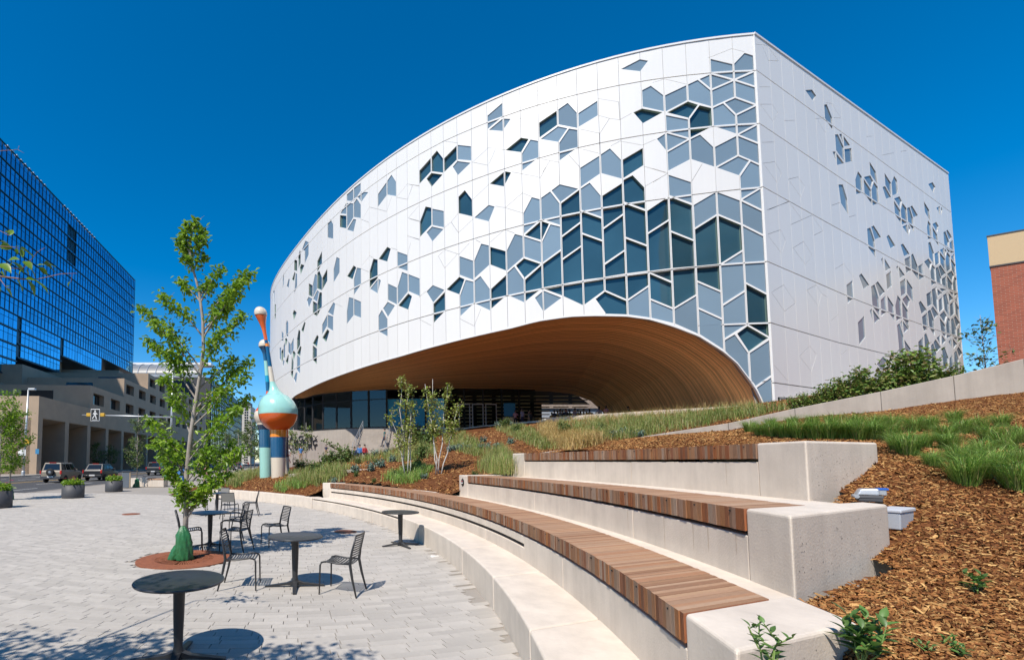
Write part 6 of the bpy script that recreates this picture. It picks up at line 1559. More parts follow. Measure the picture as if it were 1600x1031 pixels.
figure('second sculpture with a cream bulb on a mint leg, leaning behind the tallest', 33, (415.5, 746),
    [('leg_band', 'mint', [(747, .42), (699, .46)]), ('leg_band', 'blue', [(699, .465), (671, .49)]), ('leg_band', 'navy', [(671, .50), (664, .62)]), ('bulb_lower', 'cream', [(664, .62)] + ball(649, .84, 661, 643, k)), ('bulb_upper', 'orange', ball(649, .84, 643, 632, k) + [(628, .3), (616, .19)]),
     ('neck_band', 'orange', [(616, .19), (611.5, .18)]), ('neck_band', 'blue', [(611.5, .18), (597, .165)]), ('neck_band', 'sky', [(597, .168), (587, .16)]), ('neck_band', 'mint', [(587, .16), (564, .145)]), ('neck_band', 'blue', [(564, .146), (552, .16), (547, .24), (542, .37)]), ('top_ball', 'cream', [(542, .40)] + ball(539.5, .41, 541, 530.4, k))],
    [(415.4, 760), (415.4, 650), (419.8, 612), (415.4, 564), (413, 545), (413, 528)])
k = 34 / 740.0
figure('shorter sculpture mostly hidden behind the tallest one', 34, (447, 745),
    [('leg_band', 'cream', [(746, .34), (714, .38)]), ('leg_band', 'navy', [(714, .385), (683, .42)]), ('leg_band', 'orange', [(683, .425), (668, .45)]), ('bulb', 'cream', [(668, .45)] + ball(652, .85, 664, 634, k))], [(446, 760), (440, 660), (436, 630)])
# ================================================================== STREET FURNITURE
def planter(px, py, r, h, label, flowers):
    p = on_z(px, py); e = empty('round_planter', p, 0, label, 'planter', 'round charcoal planters with flowers')
    b = MB(); b.lathe([(r * .98, 0), (r, .02), (r, h), (r - .03, h), (r - .05, h - .02), (r - .05, h - .1)], 40); b.build('pot', M_CHAR, e, True)
    b = MB(); b.disc((0, 0, h - .06), r - .05); b.build('soil', M_SOIL, e)
    n = 420; a = rng.uniform(0, 6.28, n); rr = r * .95 * np.sqrt(rng.random(n)); C = np.c_[rr * np.cos(a), rr * np.sin(a), h + .03 + rng.random(n) * .34 * (1 - .5 * rr / r)]
    tag(link('foliage', leaves_mesh('foliage', C, .13), e, [M_LEAF]), kind='stuff')
    for col, m in flowers:
        for k in range(5):
            a_ = random.uniform(0, 6.28); r_ = random.uniform(.1, .9) * r; b = MB(); z = h + random.uniform(.2, .42)
            for q in range(6):
                w = q * math.pi / 3; b.add([(r_ * math.cos(a_), r_ * math.sin(a_), z), (r_ * math.cos(a_) + .05 * math.cos(w), r_ * math.sin(a_) + .05 * math.sin(w), z + .025), (r_ * math.cos(a_) + .07 * math.cos(w + .5), r_ * math.sin(a_) + .07 * math.sin(w + .5), z + .01), (r_ * math.cos(a_) + .05 * math.cos(w + 1), r_ * math.sin(a_) + .05 * math.sin(w + 1), z + .025)], [(0, 1, 2, 3)])
            b.build('flower', m, e)
M_FLP = mat('pink_flower', (.62, .04, .2), .6); M_FLR = mat('red_flower', (.5, .03, .03), .6); M_FLY = mat('yellow_flower', (.75, .5, .03), .6)
planter(114, 777.5, .52, .66, 'round charcoal planter with red and pink flowers, the nearer of the two whole ones', [(0, M_FLR), (1, M_FLP)])
planter(178, 767.5, .50, .66, 'round charcoal planter with pink and yellow flowers beside the litter bin', [(0, M_FLP), (1, M_FLY)])
planter(-4, 793, .50, .68, 'round charcoal planter cut off by the left edge', [(0, M_FLP)])
p = on_z(197, 762); e = empty('litter_bin', p, R(20), 'grey rectangular litter bin with a tan side panel', 'litter bin')
bevel(MB().box(-.26, .2, -.25, .25, .03, 1.1).build('body', mat('bin_grey', (.16, .185, .21), .5), e), .02); MB().box(.2, .27, -.25, .25, .03, 1.1).build('side_panel', mat('bin_tan', (.42, .33, .22), .6), e); bevel(MB().box(-.28, .29, -.27, .27, 1.1, 1.16).build('lid', M_CHAR, e), .01)
p = on_z(230, 760); e = empty('plaza_bench', (p[0], p[1], 0), R(-8), 'pale concrete block bench with a timber seat on the far plaza', 'bench')
bevel(MB().hexa([(-1.25, -.3, 0), (0.2, -.35, 0), (.2, .35, 0), (-1.25, .3, 0)], [(-1.25, -.3, .62), (.2, -.35, .66), (.2, .35, .66), (-1.25, .3, .62)]).build('concrete_block', M_CONC, e), .02); bevel(MB().box(.2, 1.45, -.32, .32, 0, .50).build('concrete_base', M_CONC, e), .02)
for k in range(11): MB().box(.22 + k * .11, .32 + k * .11, -.33, .33, .505, .60).build('timber_slat', M_WOOD, e)
# trees along the kerb
def street_tree(px, py, top, label, s=1.0, r=.9, nl=40, ml=None, bag=True, group='young trees along the kerb'):
    p = on_z(px, py); H_ = at_y(px, top, p[1])[2]
    tr = [(0, 0, 0), (.02, 0, H_ * .3), (-.02, .02, H_ * .6), (.02, 0, H_ * .98)]
    tree('street_tree', label, 'tree', p, tr, .05 * s, rand_tips(26, H_ * .62, H_ * .36, r, H_ * .28), nl, .14, ml or M_LEAF2, M_BARK, .30, group)
    if bag: water_bag((p[0] + .03, p[1] - .05, 0), .9, 'green watering bag on the tree ' + label.split(' tree ')[-1])
street_tree(14, 780, 604, 'bushy young tree right of its twin at the left edge', 1, 1.05, 60, M_LEAF)
street_tree(-3, 782, 615, 'bushy young tree half cut off by the left edge', 1, .95, 50, M_LEAF)
street_tree(213, 761, 644, 'slim young tree beside the pale concrete bench', 1, .85, 46)
street_tree(258, 752, 650, 'young tree behind the concrete bench near the signal pole', 1, .95, 46)
def far_tree(px, Y, top, r, label, ml=M_LEAF2, nl=26, ls=.26, grp='street trees further along the promenade'):
    x = at_y(px, 700, Y)[0]; H_ = at_y(px, top, Y)[2]; H_ = max(H_, 3)
    tree('street_tree', label, 'tree', (x, Y, 0), [(0, 0, 0), (.03, 0, H_ * .4), (0, .03, H_ * .97)], .09, rand_tips(24, H_ * .62, H_ * .36, r, H_ * .25), nl, ls, ml, M_BARK, .4, grp)
for i, (px, Y, top, r) in enumerate(((152, 88, 690, 1.8), (175, 92, 694, 1.6), (205, 100, 690, 1.8), (352, 72, 672, 1.9), (372, 80, 668, 2.1), (392, 62, 650, 1.8), (398, 95, 655, 2.6), (408, 76, 668, 1.8), (340, 110, 676, 2.4), (362, 130, 682, 2.4), (318, 95, 678, 2.0), (298, 120, 682, 2.4))):
    far_tree(px, Y, top, r, ('dark tree against the ground floor of the terraced office, ' + ordinal(i, 3) if px < 210 else 'leafy tree lining the distant promenade, ' + ordinal(sorted((352, 372, 392, 398, 408, 340, 362, 318, 298)).index(px), 9)), grp='trees before the terraced office' if px < 210 else 'trees lining the distant promenade')
for px, top, lb in ((458, 668, 'left of two thin young trees before the lettered stair wall'), (478, 660, 'right of two thin young trees before the lettered stair wall')):
    Y = 42; x = at_y(px, 700, Y)[0]; z = hz1(x, Y); H_ = at_y(px, top, Y)[2] - z
    tree('young_tree', lb, 'tree', (x, Y, z), [(0, 0, 0), (.03, 0, H_ * .5), (0, 0, H_)], .035, rand_tips(16, H_ * .62, H_ * .36, .75, H_ * .2), 30, .15, M_SHRUB, M_BIRCH, .3)
w = at_y(1537, 560, 19); tree('young_tree', 'sparse upright tree beside the red brick building', 'tree', (w[0], 19, 4.2), [(0, 0, 0), (.05, 0, 1.2), (0, 0, 3.6)], .03, rand_tips(22, 2.0, 1.6, .75, .4), 16, .14, M_LEAF2, M_BARK, .26)
# lamp post, signal mast with the crossing sign
p = at_y(36, 742, 63); e = empty('street_lamp', (p[0], 63, 0), 0, 'tall grey street lamp with a short arm on the far pavement', 'street lamp')
h = at_y(40, 609, 63)[2]; b = MB(); b.tube([(0, 0, 0), (.25, 0, h)], [.16, .10], 10); b.build('post', M_GALV, e, True); b = MB(); b.tube([(.25, 0, h - .05), (1.0, 0, h + .1)], .06, 8); b.build('arm', M_GALV, e); bevel(MB().box(.3, 1.2, -.2, .2, h - .05, h + .2).build('lamp_head', M_GALV, e), .04); b = MB(); b.lathe([(.22, 0), (.22, .5), (.17, .6)], 12); b.build('base', M_GALV, e)
MB().box(.1, .8, -.25, .25, 4.2, 4.8).build('signal_head', M_YELLOW, e); MB().box(-.7, .3, -.12, -.06, 2.6, 3.4).build('small_sign', M_WHITE, e)
SY = 58; p = at_y(265.5, 744, SY); x0 = p[0]; e = empty('signal_mast', (x0, SY, 0), 0, 'galvanised mast arm holding the overhead pedestrian crossing sign', 'signal mast')
zt = at_y(267, 572, SY)[2]; za = at_y(256, 652, SY)[2]; zl = at_y(130, 648, SY)[2]; xl = at_y(128, 648, SY)[0] - x0
b = MB(); b.tube([(0, 0, 0), (.08, 0, zt)], [.17, .09], 10); b.build('pole', M_GALV, e, True); b = MB(); b.tube([(0, 0, za), (xl * .5, 0, (za + zl) / 2 + .02), (xl, 0, zl)], [.12, .085, .04], 10); b.build('mast_arm', M_GALV, e, True); b = MB(); b.lathe([(.3, 0), (.3, .12), (.2, .16)], 14); b.build('base', M_GALV, e)
sx = at_y(150, 648, SY)[0] - x0; zc = at_y(150, 648.5, SY)[2]
sg = bevel(MB().box(sx - .55, sx + .55, -.22, -.12, zc - .74, zc + .74).build('crossing_sign', M_WHITE, e), .03); MB().box(sx - .49, sx + .49, -.235, -.221, zc - .66, zc + .68).build('sign_face', M_BLACK, sg)
b = MB(); f = lambda x, z: (sx + x, -.245, zc + z)
def flat(poly): b.hexa([(sx + x, -.238, zc + z) for x, z in poly], [(sx + x, -.25, zc + z) for x, z in poly])
flat([(.09 * math.cos(a), .50 + .09 * math.sin(a)) for a in np.linspace(0, 6.28, 11)[:-1]])
for poly in ([(-.11, .37), (.10, .38), (.09, .0), (-.09, .0)], [(-.09, .36), (-.28, .12), (-.22, .06), (-.05, .24)], [(.08, .36), (.26, .14), (.34, .16), (.30, .09), (.22, .06), (.04, .22)], [(-.09, .02), (.0, .02), (-.12, -.26), (-.28, -.46), (-.36, -.41), (-.2, -.22)], [(-.02, .02), (.09, .02), (.15, -.2), (.25, -.46), (.15, -.48), (.04, -.2)]): flat(poly)
flat([(-.32, -.56), (.32, -.56), (.32, -.61), (-.32, -.61)]); b.build('walking_figure', M_WHITE, sg)
for k, (dx, dz) in enumerate(((-.85, .03), (.85, .03))): bevel(MB().box(sx + dx - .25, sx + dx + .25, -.2, .2, zc + dz - .2, zc + dz + .22).build('amber_beacon', M_YELLOW, e), .04)
p = at_y(58, 705, 66); MBs = MB().box(0, .5, 0, .05, 0, .7); e = tag(MBs.build('blue_wall_sign', M_POSTER), 'small blue sign on the corner of the terraced office', 'sign'); e.location = at_y(55, 709, 66)

# ================================================================== CARS
M_TYRE = mat('tyre', (.015, .015, .016), .85); M_RIM = mat('alloy_rim', (.5, .5, .5), .35, metal=.7); M_CARGL = mat('car_glass', (.012, .014, .016), .05, spec=.7); M_TAIL = mat('tail_light', (.5, .02, .015), .25); M_PLATE = mat('number_plate', (.7, .7, .7), .5)
def car(loc, rz, label, colr, L_=4.4, Wd=.9, zb=1.05, H_=1.72, rear=(.1, .3), front=(3.1, 2.4), spare=False, clad=None, grp='cars heading away on the road'):
    e = empty('parked_car' if False else 'car', loc, rz, label, 'car', grp); m = mat('paint_' + str(len(MATS)), colr, .42, metal=.0, coat=.08)
    st_ = [(0, Wd * .93, .48, zb - .08), (.06, Wd * .97, .40, zb), (.9, Wd, .34, zb + .02), (L_ * .7, Wd, .34, zb + .0), (L_ * .93, Wd * .95, .38, zb - .14), (L_, Wd * .82, .46, zb - .26)]
    b = MB(); secs = []
    for y, w, z0, z1 in st_: secs.append([(-w * .95, y, z0), (w * .95, y, z0), (w, y, (z0 + z1) * .52), (w * .97, y, z1 - .05), (w * .9, y, z1), (-w * .9, y, z1), (-w * .97, y, z1 - .05), (-w, y, (z0 + z1) * .52)])
    for p_, c in zip(secs, secs[1:]): b.add(p_ + c, [(i, (i + 1) % 8, 8 + (i + 1) % 8, 8 + i) for i in range(8)])
    b.add(secs[0], [tuple(range(8))]); b.add(secs[-1], [tuple(reversed(range(8)))])
    bevel(fix_normals(b.build('body', m, e)), .02)
    wb, wt = Wd * .93, Wd * .76; B4 = [(-wb, rear[0], zb), (wb, rear[0], zb), (wb, front[0], zb), (-wb, front[0], zb)]; T4 = [(-wt, rear[1], H_), (wt, rear[1], H_), (wt, front[1], H_), (-wt, front[1], H_)]
    bevel(fix_normals(MB().hexa(B4, T4).build('cabin', m, e)), .04, 3)
    def q(face, u0, u1, v0, v1, nm, mm, off=.012):
        a, c, d_, f_ = [np.array(x) for x in face]; P_ = lambda u, v: (a * (1 - u) + c * u) * (1 - v) + (f_ * (1 - u) + d_ * u) * v
        n = np.cross(c - a, f_ - a); n = n / np.linalg.norm(n) * off; pts = [P_(u0, v0) + n, P_(u1, v0) + n, P_(u1, v1) + n, P_(u0, v1) + n]; MB().hexa([p_ - n * 1.5 for p_ in pts], pts).build(nm, mm, e)
    q((B4[0], B4[1], T4[1], T4[0]), .08, .92, .12, .86, 'rear_window', M_CARGL); q((B4[2], B4[3], T4[3], T4[2]), .06, .94, .08, .92, 'windscreen', M_CARGL)
    for s in ((B4[1], B4[2], T4[2], T4[1]), (B4[3], B4[0], T4[0], T4[3])):
        for u0, u1 in ((.05, .30), (.34, .62), (.65, .95)): q(s, u0, u1, .12, .84, 'side_window', M_CARGL)
    for sx_ in (-1, 1):
        for y in (.85, L_ - .9):
            wv = empty('wheel', (sx_ * (Wd - .1), y, .35)); wv.parent = e; wv.rotation_euler = (0, R(90), 0)
            b = MB(); b.lathe([(.23, -.12), (.33, -.11), (.355, -.06), (.355, .06), (.33, .11), (.23, .12)], 22); b.build('tyre', M_TYRE, wv, True)
            b = MB(); b.lathe([(0, .10 * sx_), (.08, .11 * sx_), (.23, .095 * sx_), (.24, .02 * sx_)], 18); b.build('rim', M_RIM, wv)
        MB().box(sx_ * Wd * .93 - .09, sx_ * Wd * .93 + .02 * sx_ + .03, -.035, .10, zb - .28, zb + .04).build('tail_light', M_TAIL, e); bevel(MB().box(sx_ * Wd * 1.02 - .1, sx_ * Wd * 1.02 + .1, front[0] - .45, front[0] - .3, zb, zb + .15).build('door_mirror', m, e), .02)
    bevel(MB().box(-Wd * .95, Wd * .95, -.10, .05, .36, .62).build('bumper', clad or m, e), .03); MB().box(-.27, .27, -.115, -.098, .5, .64).build('number_plate', M_PLATE, e); MB().box(-.3, .3, rear[1] - .05, rear[1] + .03, H_ - .02, H_ + .03).build('brake_light', M_TAIL, e)
    if spare:
        wv = empty('spare_wheel', (0, -.14, .98)); wv.parent = e; wv.rotation_euler = (R(90), 0, 0)
        b = MB(); b.lathe([(.2, -.1), (.32, -.1), (.35, -.05), (.35, .05), (.32, .1), (.2, .1)], 24); b.build('tyre', M_TYRE, wv, True)
        b = MB(); b.lathe([(0, .11), (.08, .11), (.21, .085), (.22, .02)], 20); b.build('rim', M_RIM, wv)
        for k in range(5):
            a = k * 1.2566; MB().beam((.05 * math.cos(a), .05 * math.sin(a), .105), (.2 * math.cos(a), .2 * math.sin(a), .09), .05, .03).build('spoke', M_CHAR, wv)
    return e
p = on_z(79, 752); car((p[0], p[1], -.13), R(4), 'sandy beige off road car with a spare wheel on its tailgate', (.26, .22, .165), 4.4, .95, 1.1, 1.85, spare=True, clad=M_CHAR)
p = on_z(144, 749); car((p[0], p[1], -.13), R(4), 'dark grey estate car with red tail lights ahead of the beige car', (.018, .019, .022), 4.6, .95, 1.08, 1.72, (.25, .75), (3.4, 2.5))
p = on_z(239, 741); car((p[0], p[1], -.13), R(4), 'black pickup partly hidden by the trees far up the road', (.012, .013, .016), 4.8, .98, 1.15, 1.85, (.2, .4), (3.2, 2.5))
p = on_z(376, 736); car((p[0] - 2, p[1] + 6, 0), R(4), 'small dark car far along the promenade', (.02, .022, .03), 4.2, .88, .98, 1.5, (.3, .8), (3.2, 2.4), grp='far')

# ================================================================== BUILDINGS
# terraced concrete office: each tier is a storey taller and starts further along the street
e = empty('terraced_office', (*st(-44, 69), 0), 0, 'beige concrete office stepping up in terraces along the street with deep arcades', 'building')
bx0, by0 = st(-44, 69)
ang = math.atan2(-sd[0], sd[1]); e.rotation_euler = (0, 0, math.atan2(.067, .998))
starts = [0, 16.3, 31.9, 47.0]; tops = [11.4, 15.6, 19.6, 23.5]; LEN = 115
for i, (s, t) in enumerate(zip(starts, tops)):
    z0 = tops[i - 1] if i else 8.2
    # wall of this storey above the arcade, with window bays cut as real recesses
    bays = np.arange(s + 1.2 if i else 1.0, LEN, 7.8)
    if i == 0: MB().box(-1.0, 0, 0, LEN, 8.2, t).build('parapet_wall', M_BEIGEC, e)
    else:
        zs, zh = z0 + .9, z0 + 3.0
        MB().box(-1.0, 0, s, LEN, z0, zs).build('spandrel_wall', M_BEIGEC, e); MB().box(-1.0, 0, s, LEN, zh, t).build('parapet_wall', M_BEIGEC, e)
        y = s
        for y0 in bays:
            y1 = y0 + 4.6
            if y1 > LEN: break
            MB().box(-1.0, 0, y, y0, zs, zh).build('wall_pier', M_BEIGEC, e); w = MB().box(-.95, -.9, y0, y1, zs, zh).build('window', M_BGLASS, e)
            for k in (1, 2): MB().box(-.9, -.82, y0 + k * 1.53 - .05, y0 + k * 1.53 + .05, zs, zh).build('frame', M_METAL_DK, w)
            y = y1
        MB().box(-1.0, 0, y, LEN, zs, zh).build('wall_pier', M_BEIGEC, e)
    MB().box(-70, -1.0, s, s + .8, z0 if i else 0, t).build('end_wall', M_BEIGEC, e)
    MB().box(-70, -1.0, s + .8, LEN, t - 1.3, t - 1.0).build('terrace', M_CONC_OLD, e)
    MB().box(-12, -6.5, s - .06, s - .01, t - 2.6, t - 1.0).build('end_window', M_BGLASS, e)
for k in range(15):
    y = k * 7.8; MB().box(-1.1, 0, y, y + 1.2, 0, 8.2).build('arcade_pier', M_BEIGEC, e); MB().box(-6.2, -1.1, y, y + .9, 0, 8.2).build('fin_wall', M_BEIGEC, e)
    MB().hexa([(-.2, y + 1.2, 8.15), (-.2, y + 7.8, 8.15), (-6.2, y + 7.8, 6.8), (-6.2, y + 1.2, 6.8)], [(-.2, y + 1.2, 8.2), (-.2, y + 7.8, 8.2), (-6.2, y + 7.8, 8.2), (-6.2, y + 1.2, 8.2)]).build('sloping_soffit', M_BEIGEC, e)
    w = MB().box(-6.3, -6.2, y + .9, y + 7.8, 2.9, 6.8).build('window', M_BGLASS, e); MB().box(-6.2, -6.1, y + 3.2, y + 3.35, 2.9, 6.8).build('frame', M_METAL_DK, w); MB().box(-6.2, -6.1, y + 5.6, y + 5.75, 2.9, 6.8).build('frame', M_METAL_DK, w)
    MB().box(-6.4, -6.2, y + .9, y + 7.8, 1.6, 2.9).build('spandrel', M_BEIGEC, e); MB().box(-6.35, -6.25, y + .9, y + 7.8, 0, 1.6).build('low_window', M_BGLASS, e)
MB().box(-7, -6.4, 0, LEN, 0, 8.2).build('inner_wall', M_JOINT, e); MB().box(-71, -70, 0, LEN, 0, 15).build('back_wall', M_BEIGEC, e); MB().box(-70, -7, .9, LEN, 7.8, 8.0).build('floor_slab', M_CONC_OLD, e)
# upper podium blocks under the tower
MB().box(-60, -13, 62, LEN + 30, 19, 27).build('podium_block', M_BEIGEC, e); MB().box(-75, -20, 30, LEN + 30, 10, 22).build('podium_block', M_BEIGEC, e)
MB().box(-76, -22, 5, LEN, 8, 17.5).build('podium_block', M_BEIGEC, e)
# mirror blue tower
TX, TY0, TY1 = -75, 52, 170
e = empty('blue_glass_tower', (*st(-75 + 6.8, TY0), 0), math.atan2(.067, .998), 'long office tower of mirror blue glass with dark floor bands', 'building')
def tz(py, px=203): return at_y(px, py, 170)[2]
ZTOP = 68.0; ZBOT = 33.6; nfl = 10; fh = (ZTOP - ZBOT) / nfl; LEN2 = TY1 - TY0 + .4
MB().box(-42, -.25, 0, LEN2, ZBOT, ZTOP - .1).build('core_wall', M_TOWERFR, e)
npan = 78; pw = LEN2 / npan; big = MB(); cnt = 0
cand = []
for f in range(nfl):
    for c in range(npan):
        z0 = ZBOT + f * fh
        if f >= 6 and 46 <= c <= 48 and f < 9: continue
        for za, zb_ in ((.36, .62 * fh - .05), (.62 * fh + .05, fh - .20)): cand.append((c, z0 + za, z0 + zb_))
for c, za, zb_ in cand:
    y0, y1 = c * pw + .09, (c + 1) * pw - .09; tl = random.uniform(-.006, .006), random.uniform(-.006, .006)
    big.add([(tl[0], y0, za), (tl[1], y1, za), (tl[1] + .004, y1, zb_), (tl[0] + .004, y0, zb_)], [(0, 1, 2, 3)])
tag(big.build('glass_panes', M_TOWERGL, e), kind='stuff')
for f in range(nfl + 1):
    z = ZBOT + f * fh; MB().box(-.05, .22, 0, LEN2, z - .09, z + .09).build('floor_band', M_TOWERFR, e)
    if f < nfl: MB().box(-.2, .02, 0, LEN2, z + .12, z + .42).build('spandrel_band', M_TOWERGL, e)
b = MB()
for c in range(npan + 1): b.box(-.1, .10, c * pw - .05, c * pw + .05, ZBOT, ZTOP)
tag(b.build('mullions', M_TOWERFR, e), kind='stuff')
b = MB()
for c in range(40): b.box(-41 + c, -40.1 + c, LEN2 + .02, LEN2 + .06, ZBOT + .4, ZTOP - .4)
tag(b.build('end_panes', M_TOWERGL, e), kind='stuff')
for k, (y0, y1) in enumerate(((20, 36), (44, 62))):
    b = MB()
    for y in np.arange(y0 + 26, y1 + 26, 1.6): b.tube([(-1.2, y, ZTOP - .1), (-1.2, y, ZTOP + 1.3)], .12, 6); b.box(-1.5, -.9, y - .3, y + .3, ZTOP + 1.1, ZTOP + 1.5)
    tag(b.build('roof_lamps', M_GALV, e), kind='stuff')
for (y0, y1, zb0) in ((-30, 50.2, 20.2), (50.4, 68.8, 24.5), (69.0, 93.6, 29.0)):
    MB().box(-40, -.25, y0, y1, zb0, ZBOT - .01).build('lower_storey', M_TOWERFR, e); b = MB(); k0 = int(math.ceil(y0 / pw)); nf = max(1, round((ZBOT - zb0) / fh)); hh = (ZBOT - zb0) / nf
    for f in range(nf):
        for c in range(k0, int(y1 / pw)):
            for za, zb_ in ((.3, .62 * hh - .05), (.62 * hh + .05, hh - .2)): b.add([(-.02, c * pw + .09, zb0 + f * hh + za), (-.02, (c + 1) * pw - .09, zb0 + f * hh + za), (-.02, (c + 1) * pw - .09, zb0 + f * hh + zb_), (-.02, c * pw + .09, zb0 + f * hh + zb_)], [(0, 1, 2, 3)])
        MB().box(-.1, .2, y0, y1, zb0 + f * hh - .12, zb0 + f * hh + .14).build('floor_band', M_TOWERFR, e)
    tag(b.build('lower_panes', M_TOWERGL, e), kind='stuff')
for y in (36, 74, 114): MB().box(-8, -4, y, y + 3, 18, ZBOT).build('pillar', M_BEIGEC, e)
# canopy roofed building behind
Y = 215; xa, xb = at_y(196, 600, Y)[0], at_y(300, 600, Y)[0]; zr = at_y(240, 567, Y)[2]; zw = at_y(240, 588, Y)[2]
e = empty('canopy_roofed_building', (xa - 20, Y, 0), 0, 'cream building with a curved glazed canopy roof behind the terraced office', 'building'); wd = xb - xa + 22
M_CREAM = mat('cream_stone', (.46, .36, .25), .85)
MB().box(0, wd, 0, 30, 0, zw - 1).build('wall', M_CREAM, e)
for f in range(5):
    for c in range(int(wd / 5)):
        MB().box(2 + c * 5, 4 + c * 5, -.15, 0, zw - 7 - f * 8, zw - 2 - f * 8).build('window', M_BGLASS, e)
    MB().box(0, wd, -.5, 0, zw - 9.4 - f * 8, zw - 9 - f * 8).build('floor_band', M_METAL_DK, e)
b = MB(); n = 10; prof = [(-6 + 9 * (1 - math.cos(t * 1.5)), zw - .5 + (zr - zw) * math.sin(t * 1.57)) for t in np.linspace(0, 1, n)]
for (y0, z0), (y1, z1) in zip(prof, prof[1:]): b.add([(-8, y0, z0), (wd + 4, y0, z0), (wd + 4, y1, z1), (-8, y1, z1)], [(0, 1, 2, 3)])
b.build('canopy_glass', mat('canopy_pane', (.20, .21, .22), .3, spec=.3), e)
for c in np.arange(-8, wd + 4, 4.0):
    b = MB(); b.tube([(c, y - .1, z + .1) for y, z in prof], .16, 5); b.build('canopy_rib', M_GALV, e)
MB().box(-10, wd + 6, prof[-1][0] - .5, prof[-1][0] + 6, zr - .6, zr + .6).build('canopy_edge', M_WHITE, e); MB().box(-10, wd + 6, -7, -6, zw - 1.6, zw - .4).build('canopy_beam', M_GALV, e)
# dark gridded block along the street, right of the main tree trunk
e = empty('dark_grid_building', (*st(-44, 192), 0), math.atan2(.067, .998), 'dark glazed block with a pale grid further along the street', 'building')
zt_ = at_y(330, 616, 240)[2]; MB().box(-30, 0, 0, 90, 0, zt_).build('wall', M_BGLASS, e)
for f in range(12): MB().box(-.1, .25, 0, 90, f * zt_ / 12 - .2, f * zt_ / 12 + .25).build('floor_band', M_CHAR, e)
for c in range(24): MB().box(-.1, .18, c * 3.9 - .15, c * 3.9 + .15, 0, zt_).build('mullion', M_CHAR, e)
MB().box(-30, -.2, -.6, 0, 0, zt_).build('end_wall', M_CHAR, e)
# apartment towers at the end of the street
def aptower(pl, pr, pt, Y, label, colr, nf, nc, side=True):
    xa, xb = at_y(pl, 700, Y)[0], at_y(pr, 700, Y)[0]; z = at_y(pl, pt, Y)[2]; e = empty('apartment_tower', (xa, Y, 0), 0, label, 'building'); wd = xb - xa; mm = mat('tower_wall_' + str(len(MATS)), colr, .8)
    MB().box(0, wd, 0, 18, 0, z).build('wall', mm, e); MB().box(wd * .1, wd * .9, 3, 14, z, z + 3).build('roof_house', M_CHAR, e)
    fh_ = z / nf; cw = wd / nc
    for f in range(nf):
        for c in range(nc):
            if (c % 3) == 2: continue
            w = MB().box(c * cw + cw * .14, (c + 1) * cw - cw * .14, -.2, -.05, f * fh_ + fh_ * .25, (f + 1) * fh_ - fh_ * .15).build('window', M_BGLASS, e)
        if f % 1 == 0: MB().box(wd * .02, wd * .30, -1.2, 0, f * fh_ - .15, f * fh_ + .15).build('balcony', M_GALV, e)
    return e
aptower(361, 391, 634, 330, 'pale apartment tower with dark window columns at the end of the street', (.50, .46, .40), 22, 9)
aptower(349, 362, 645, 360, 'narrow grey apartment tower just left of the pale one', (.36, .36, .36), 20, 4)
# red brick block on the right
YB = 40; p0 = at_y(1560, 562, YB); e = empty('brick_building', (p0[0], YB, 0), R(-38), 'red brick building with a tan top band at the right edge', 'building')
zt_ = at_y(1545, 370.5, YB)[2]; zb_ = at_y(1549, 417, YB)[2]
M_BRICK = bpy.data.materials.new('red_brick'); M_BRICK.use_nodes = True; nt = M_BRICK.node_tree; bk = nt.nodes.new('ShaderNodeTexBrick'); bk.inputs['Color1'].default_value = (.33, .085, .045, 1); bk.inputs['Color2'].default_value = (.24, .06, .033, 1); bk.inputs['Mortar'].default_value = (.30, .17, .12, 1); bk.inputs['Scale'].default_value = 1.0; bk.inputs['Brick Width'].default_value = .44; bk.inputs['Row Height'].default_value = .15; bk.inputs['Mortar Size'].default_value = .014
tcn = nt.nodes.new('ShaderNodeTexCoord'); mp_ = nt.nodes.new('ShaderNodeMapping'); mp_.inputs['Rotation'].default_value = (R(90), 0, 0); nt.links.new(tcn.outputs['Object'], mp_.inputs[0]); nt.links.new(mp_.outputs[0], bk.inputs['Vector']); nt.links.new(bk.outputs[0], nt.nodes['Principled BSDF'].inputs['Base Color']); nt.nodes['Principled BSDF'].inputs['Roughness'].default_value = .85
BP = lambda g: [(-g, -g), (26, -g), (32, 19), (6.3 - g, 19)]
MB().prism(BP(0), 0, zb_).build('brick_wall', M_BRICK, e); MB().prism(BP(.05), zb_, zt_).build('tan_band', mat('tan_panel', (.50, .37, .22), .8), e); MB().prism(BP(.1), zt_, zt_ + .10).build('roof_cap', M_CHAR, e); MB().prism(BP(.08), zb_ - .05, zb_ + .06).build('joint_band', M_CHAR, e)
for k in range(4): MB().box(8 + k * 4.5, 10.5 + k * 4.5, -.06, .02, 9, 12).build('window', M_BGLASS, e)
# skyline opposite, standing behind the viewpoint and mirrored in the glass
for i, (x, y, w, d, h) in enumerate(((-30, -75, 34, 20, 30), (18, -80, 30, 20, 24), (26, -82, 52, 24, 58))):
    e = empty('opposite_building', (x, y, 0), 0, ('brown office block across the street behind the viewpoint, ' + ('left', 'middle', 'right')[i] + ' of three'), 'building'); MB().box(0, w, 0, d, 0, h).build('wall', mat('opp_wall_%d' % i, (.16, .12, .08), .85), e)
    for f in range(int(h / 4)): MB().box(1, w - 1, d, d + .1, f * 4 + 1.4, f * 4 + 3.2).build('window_band', M_BGLASS, e)

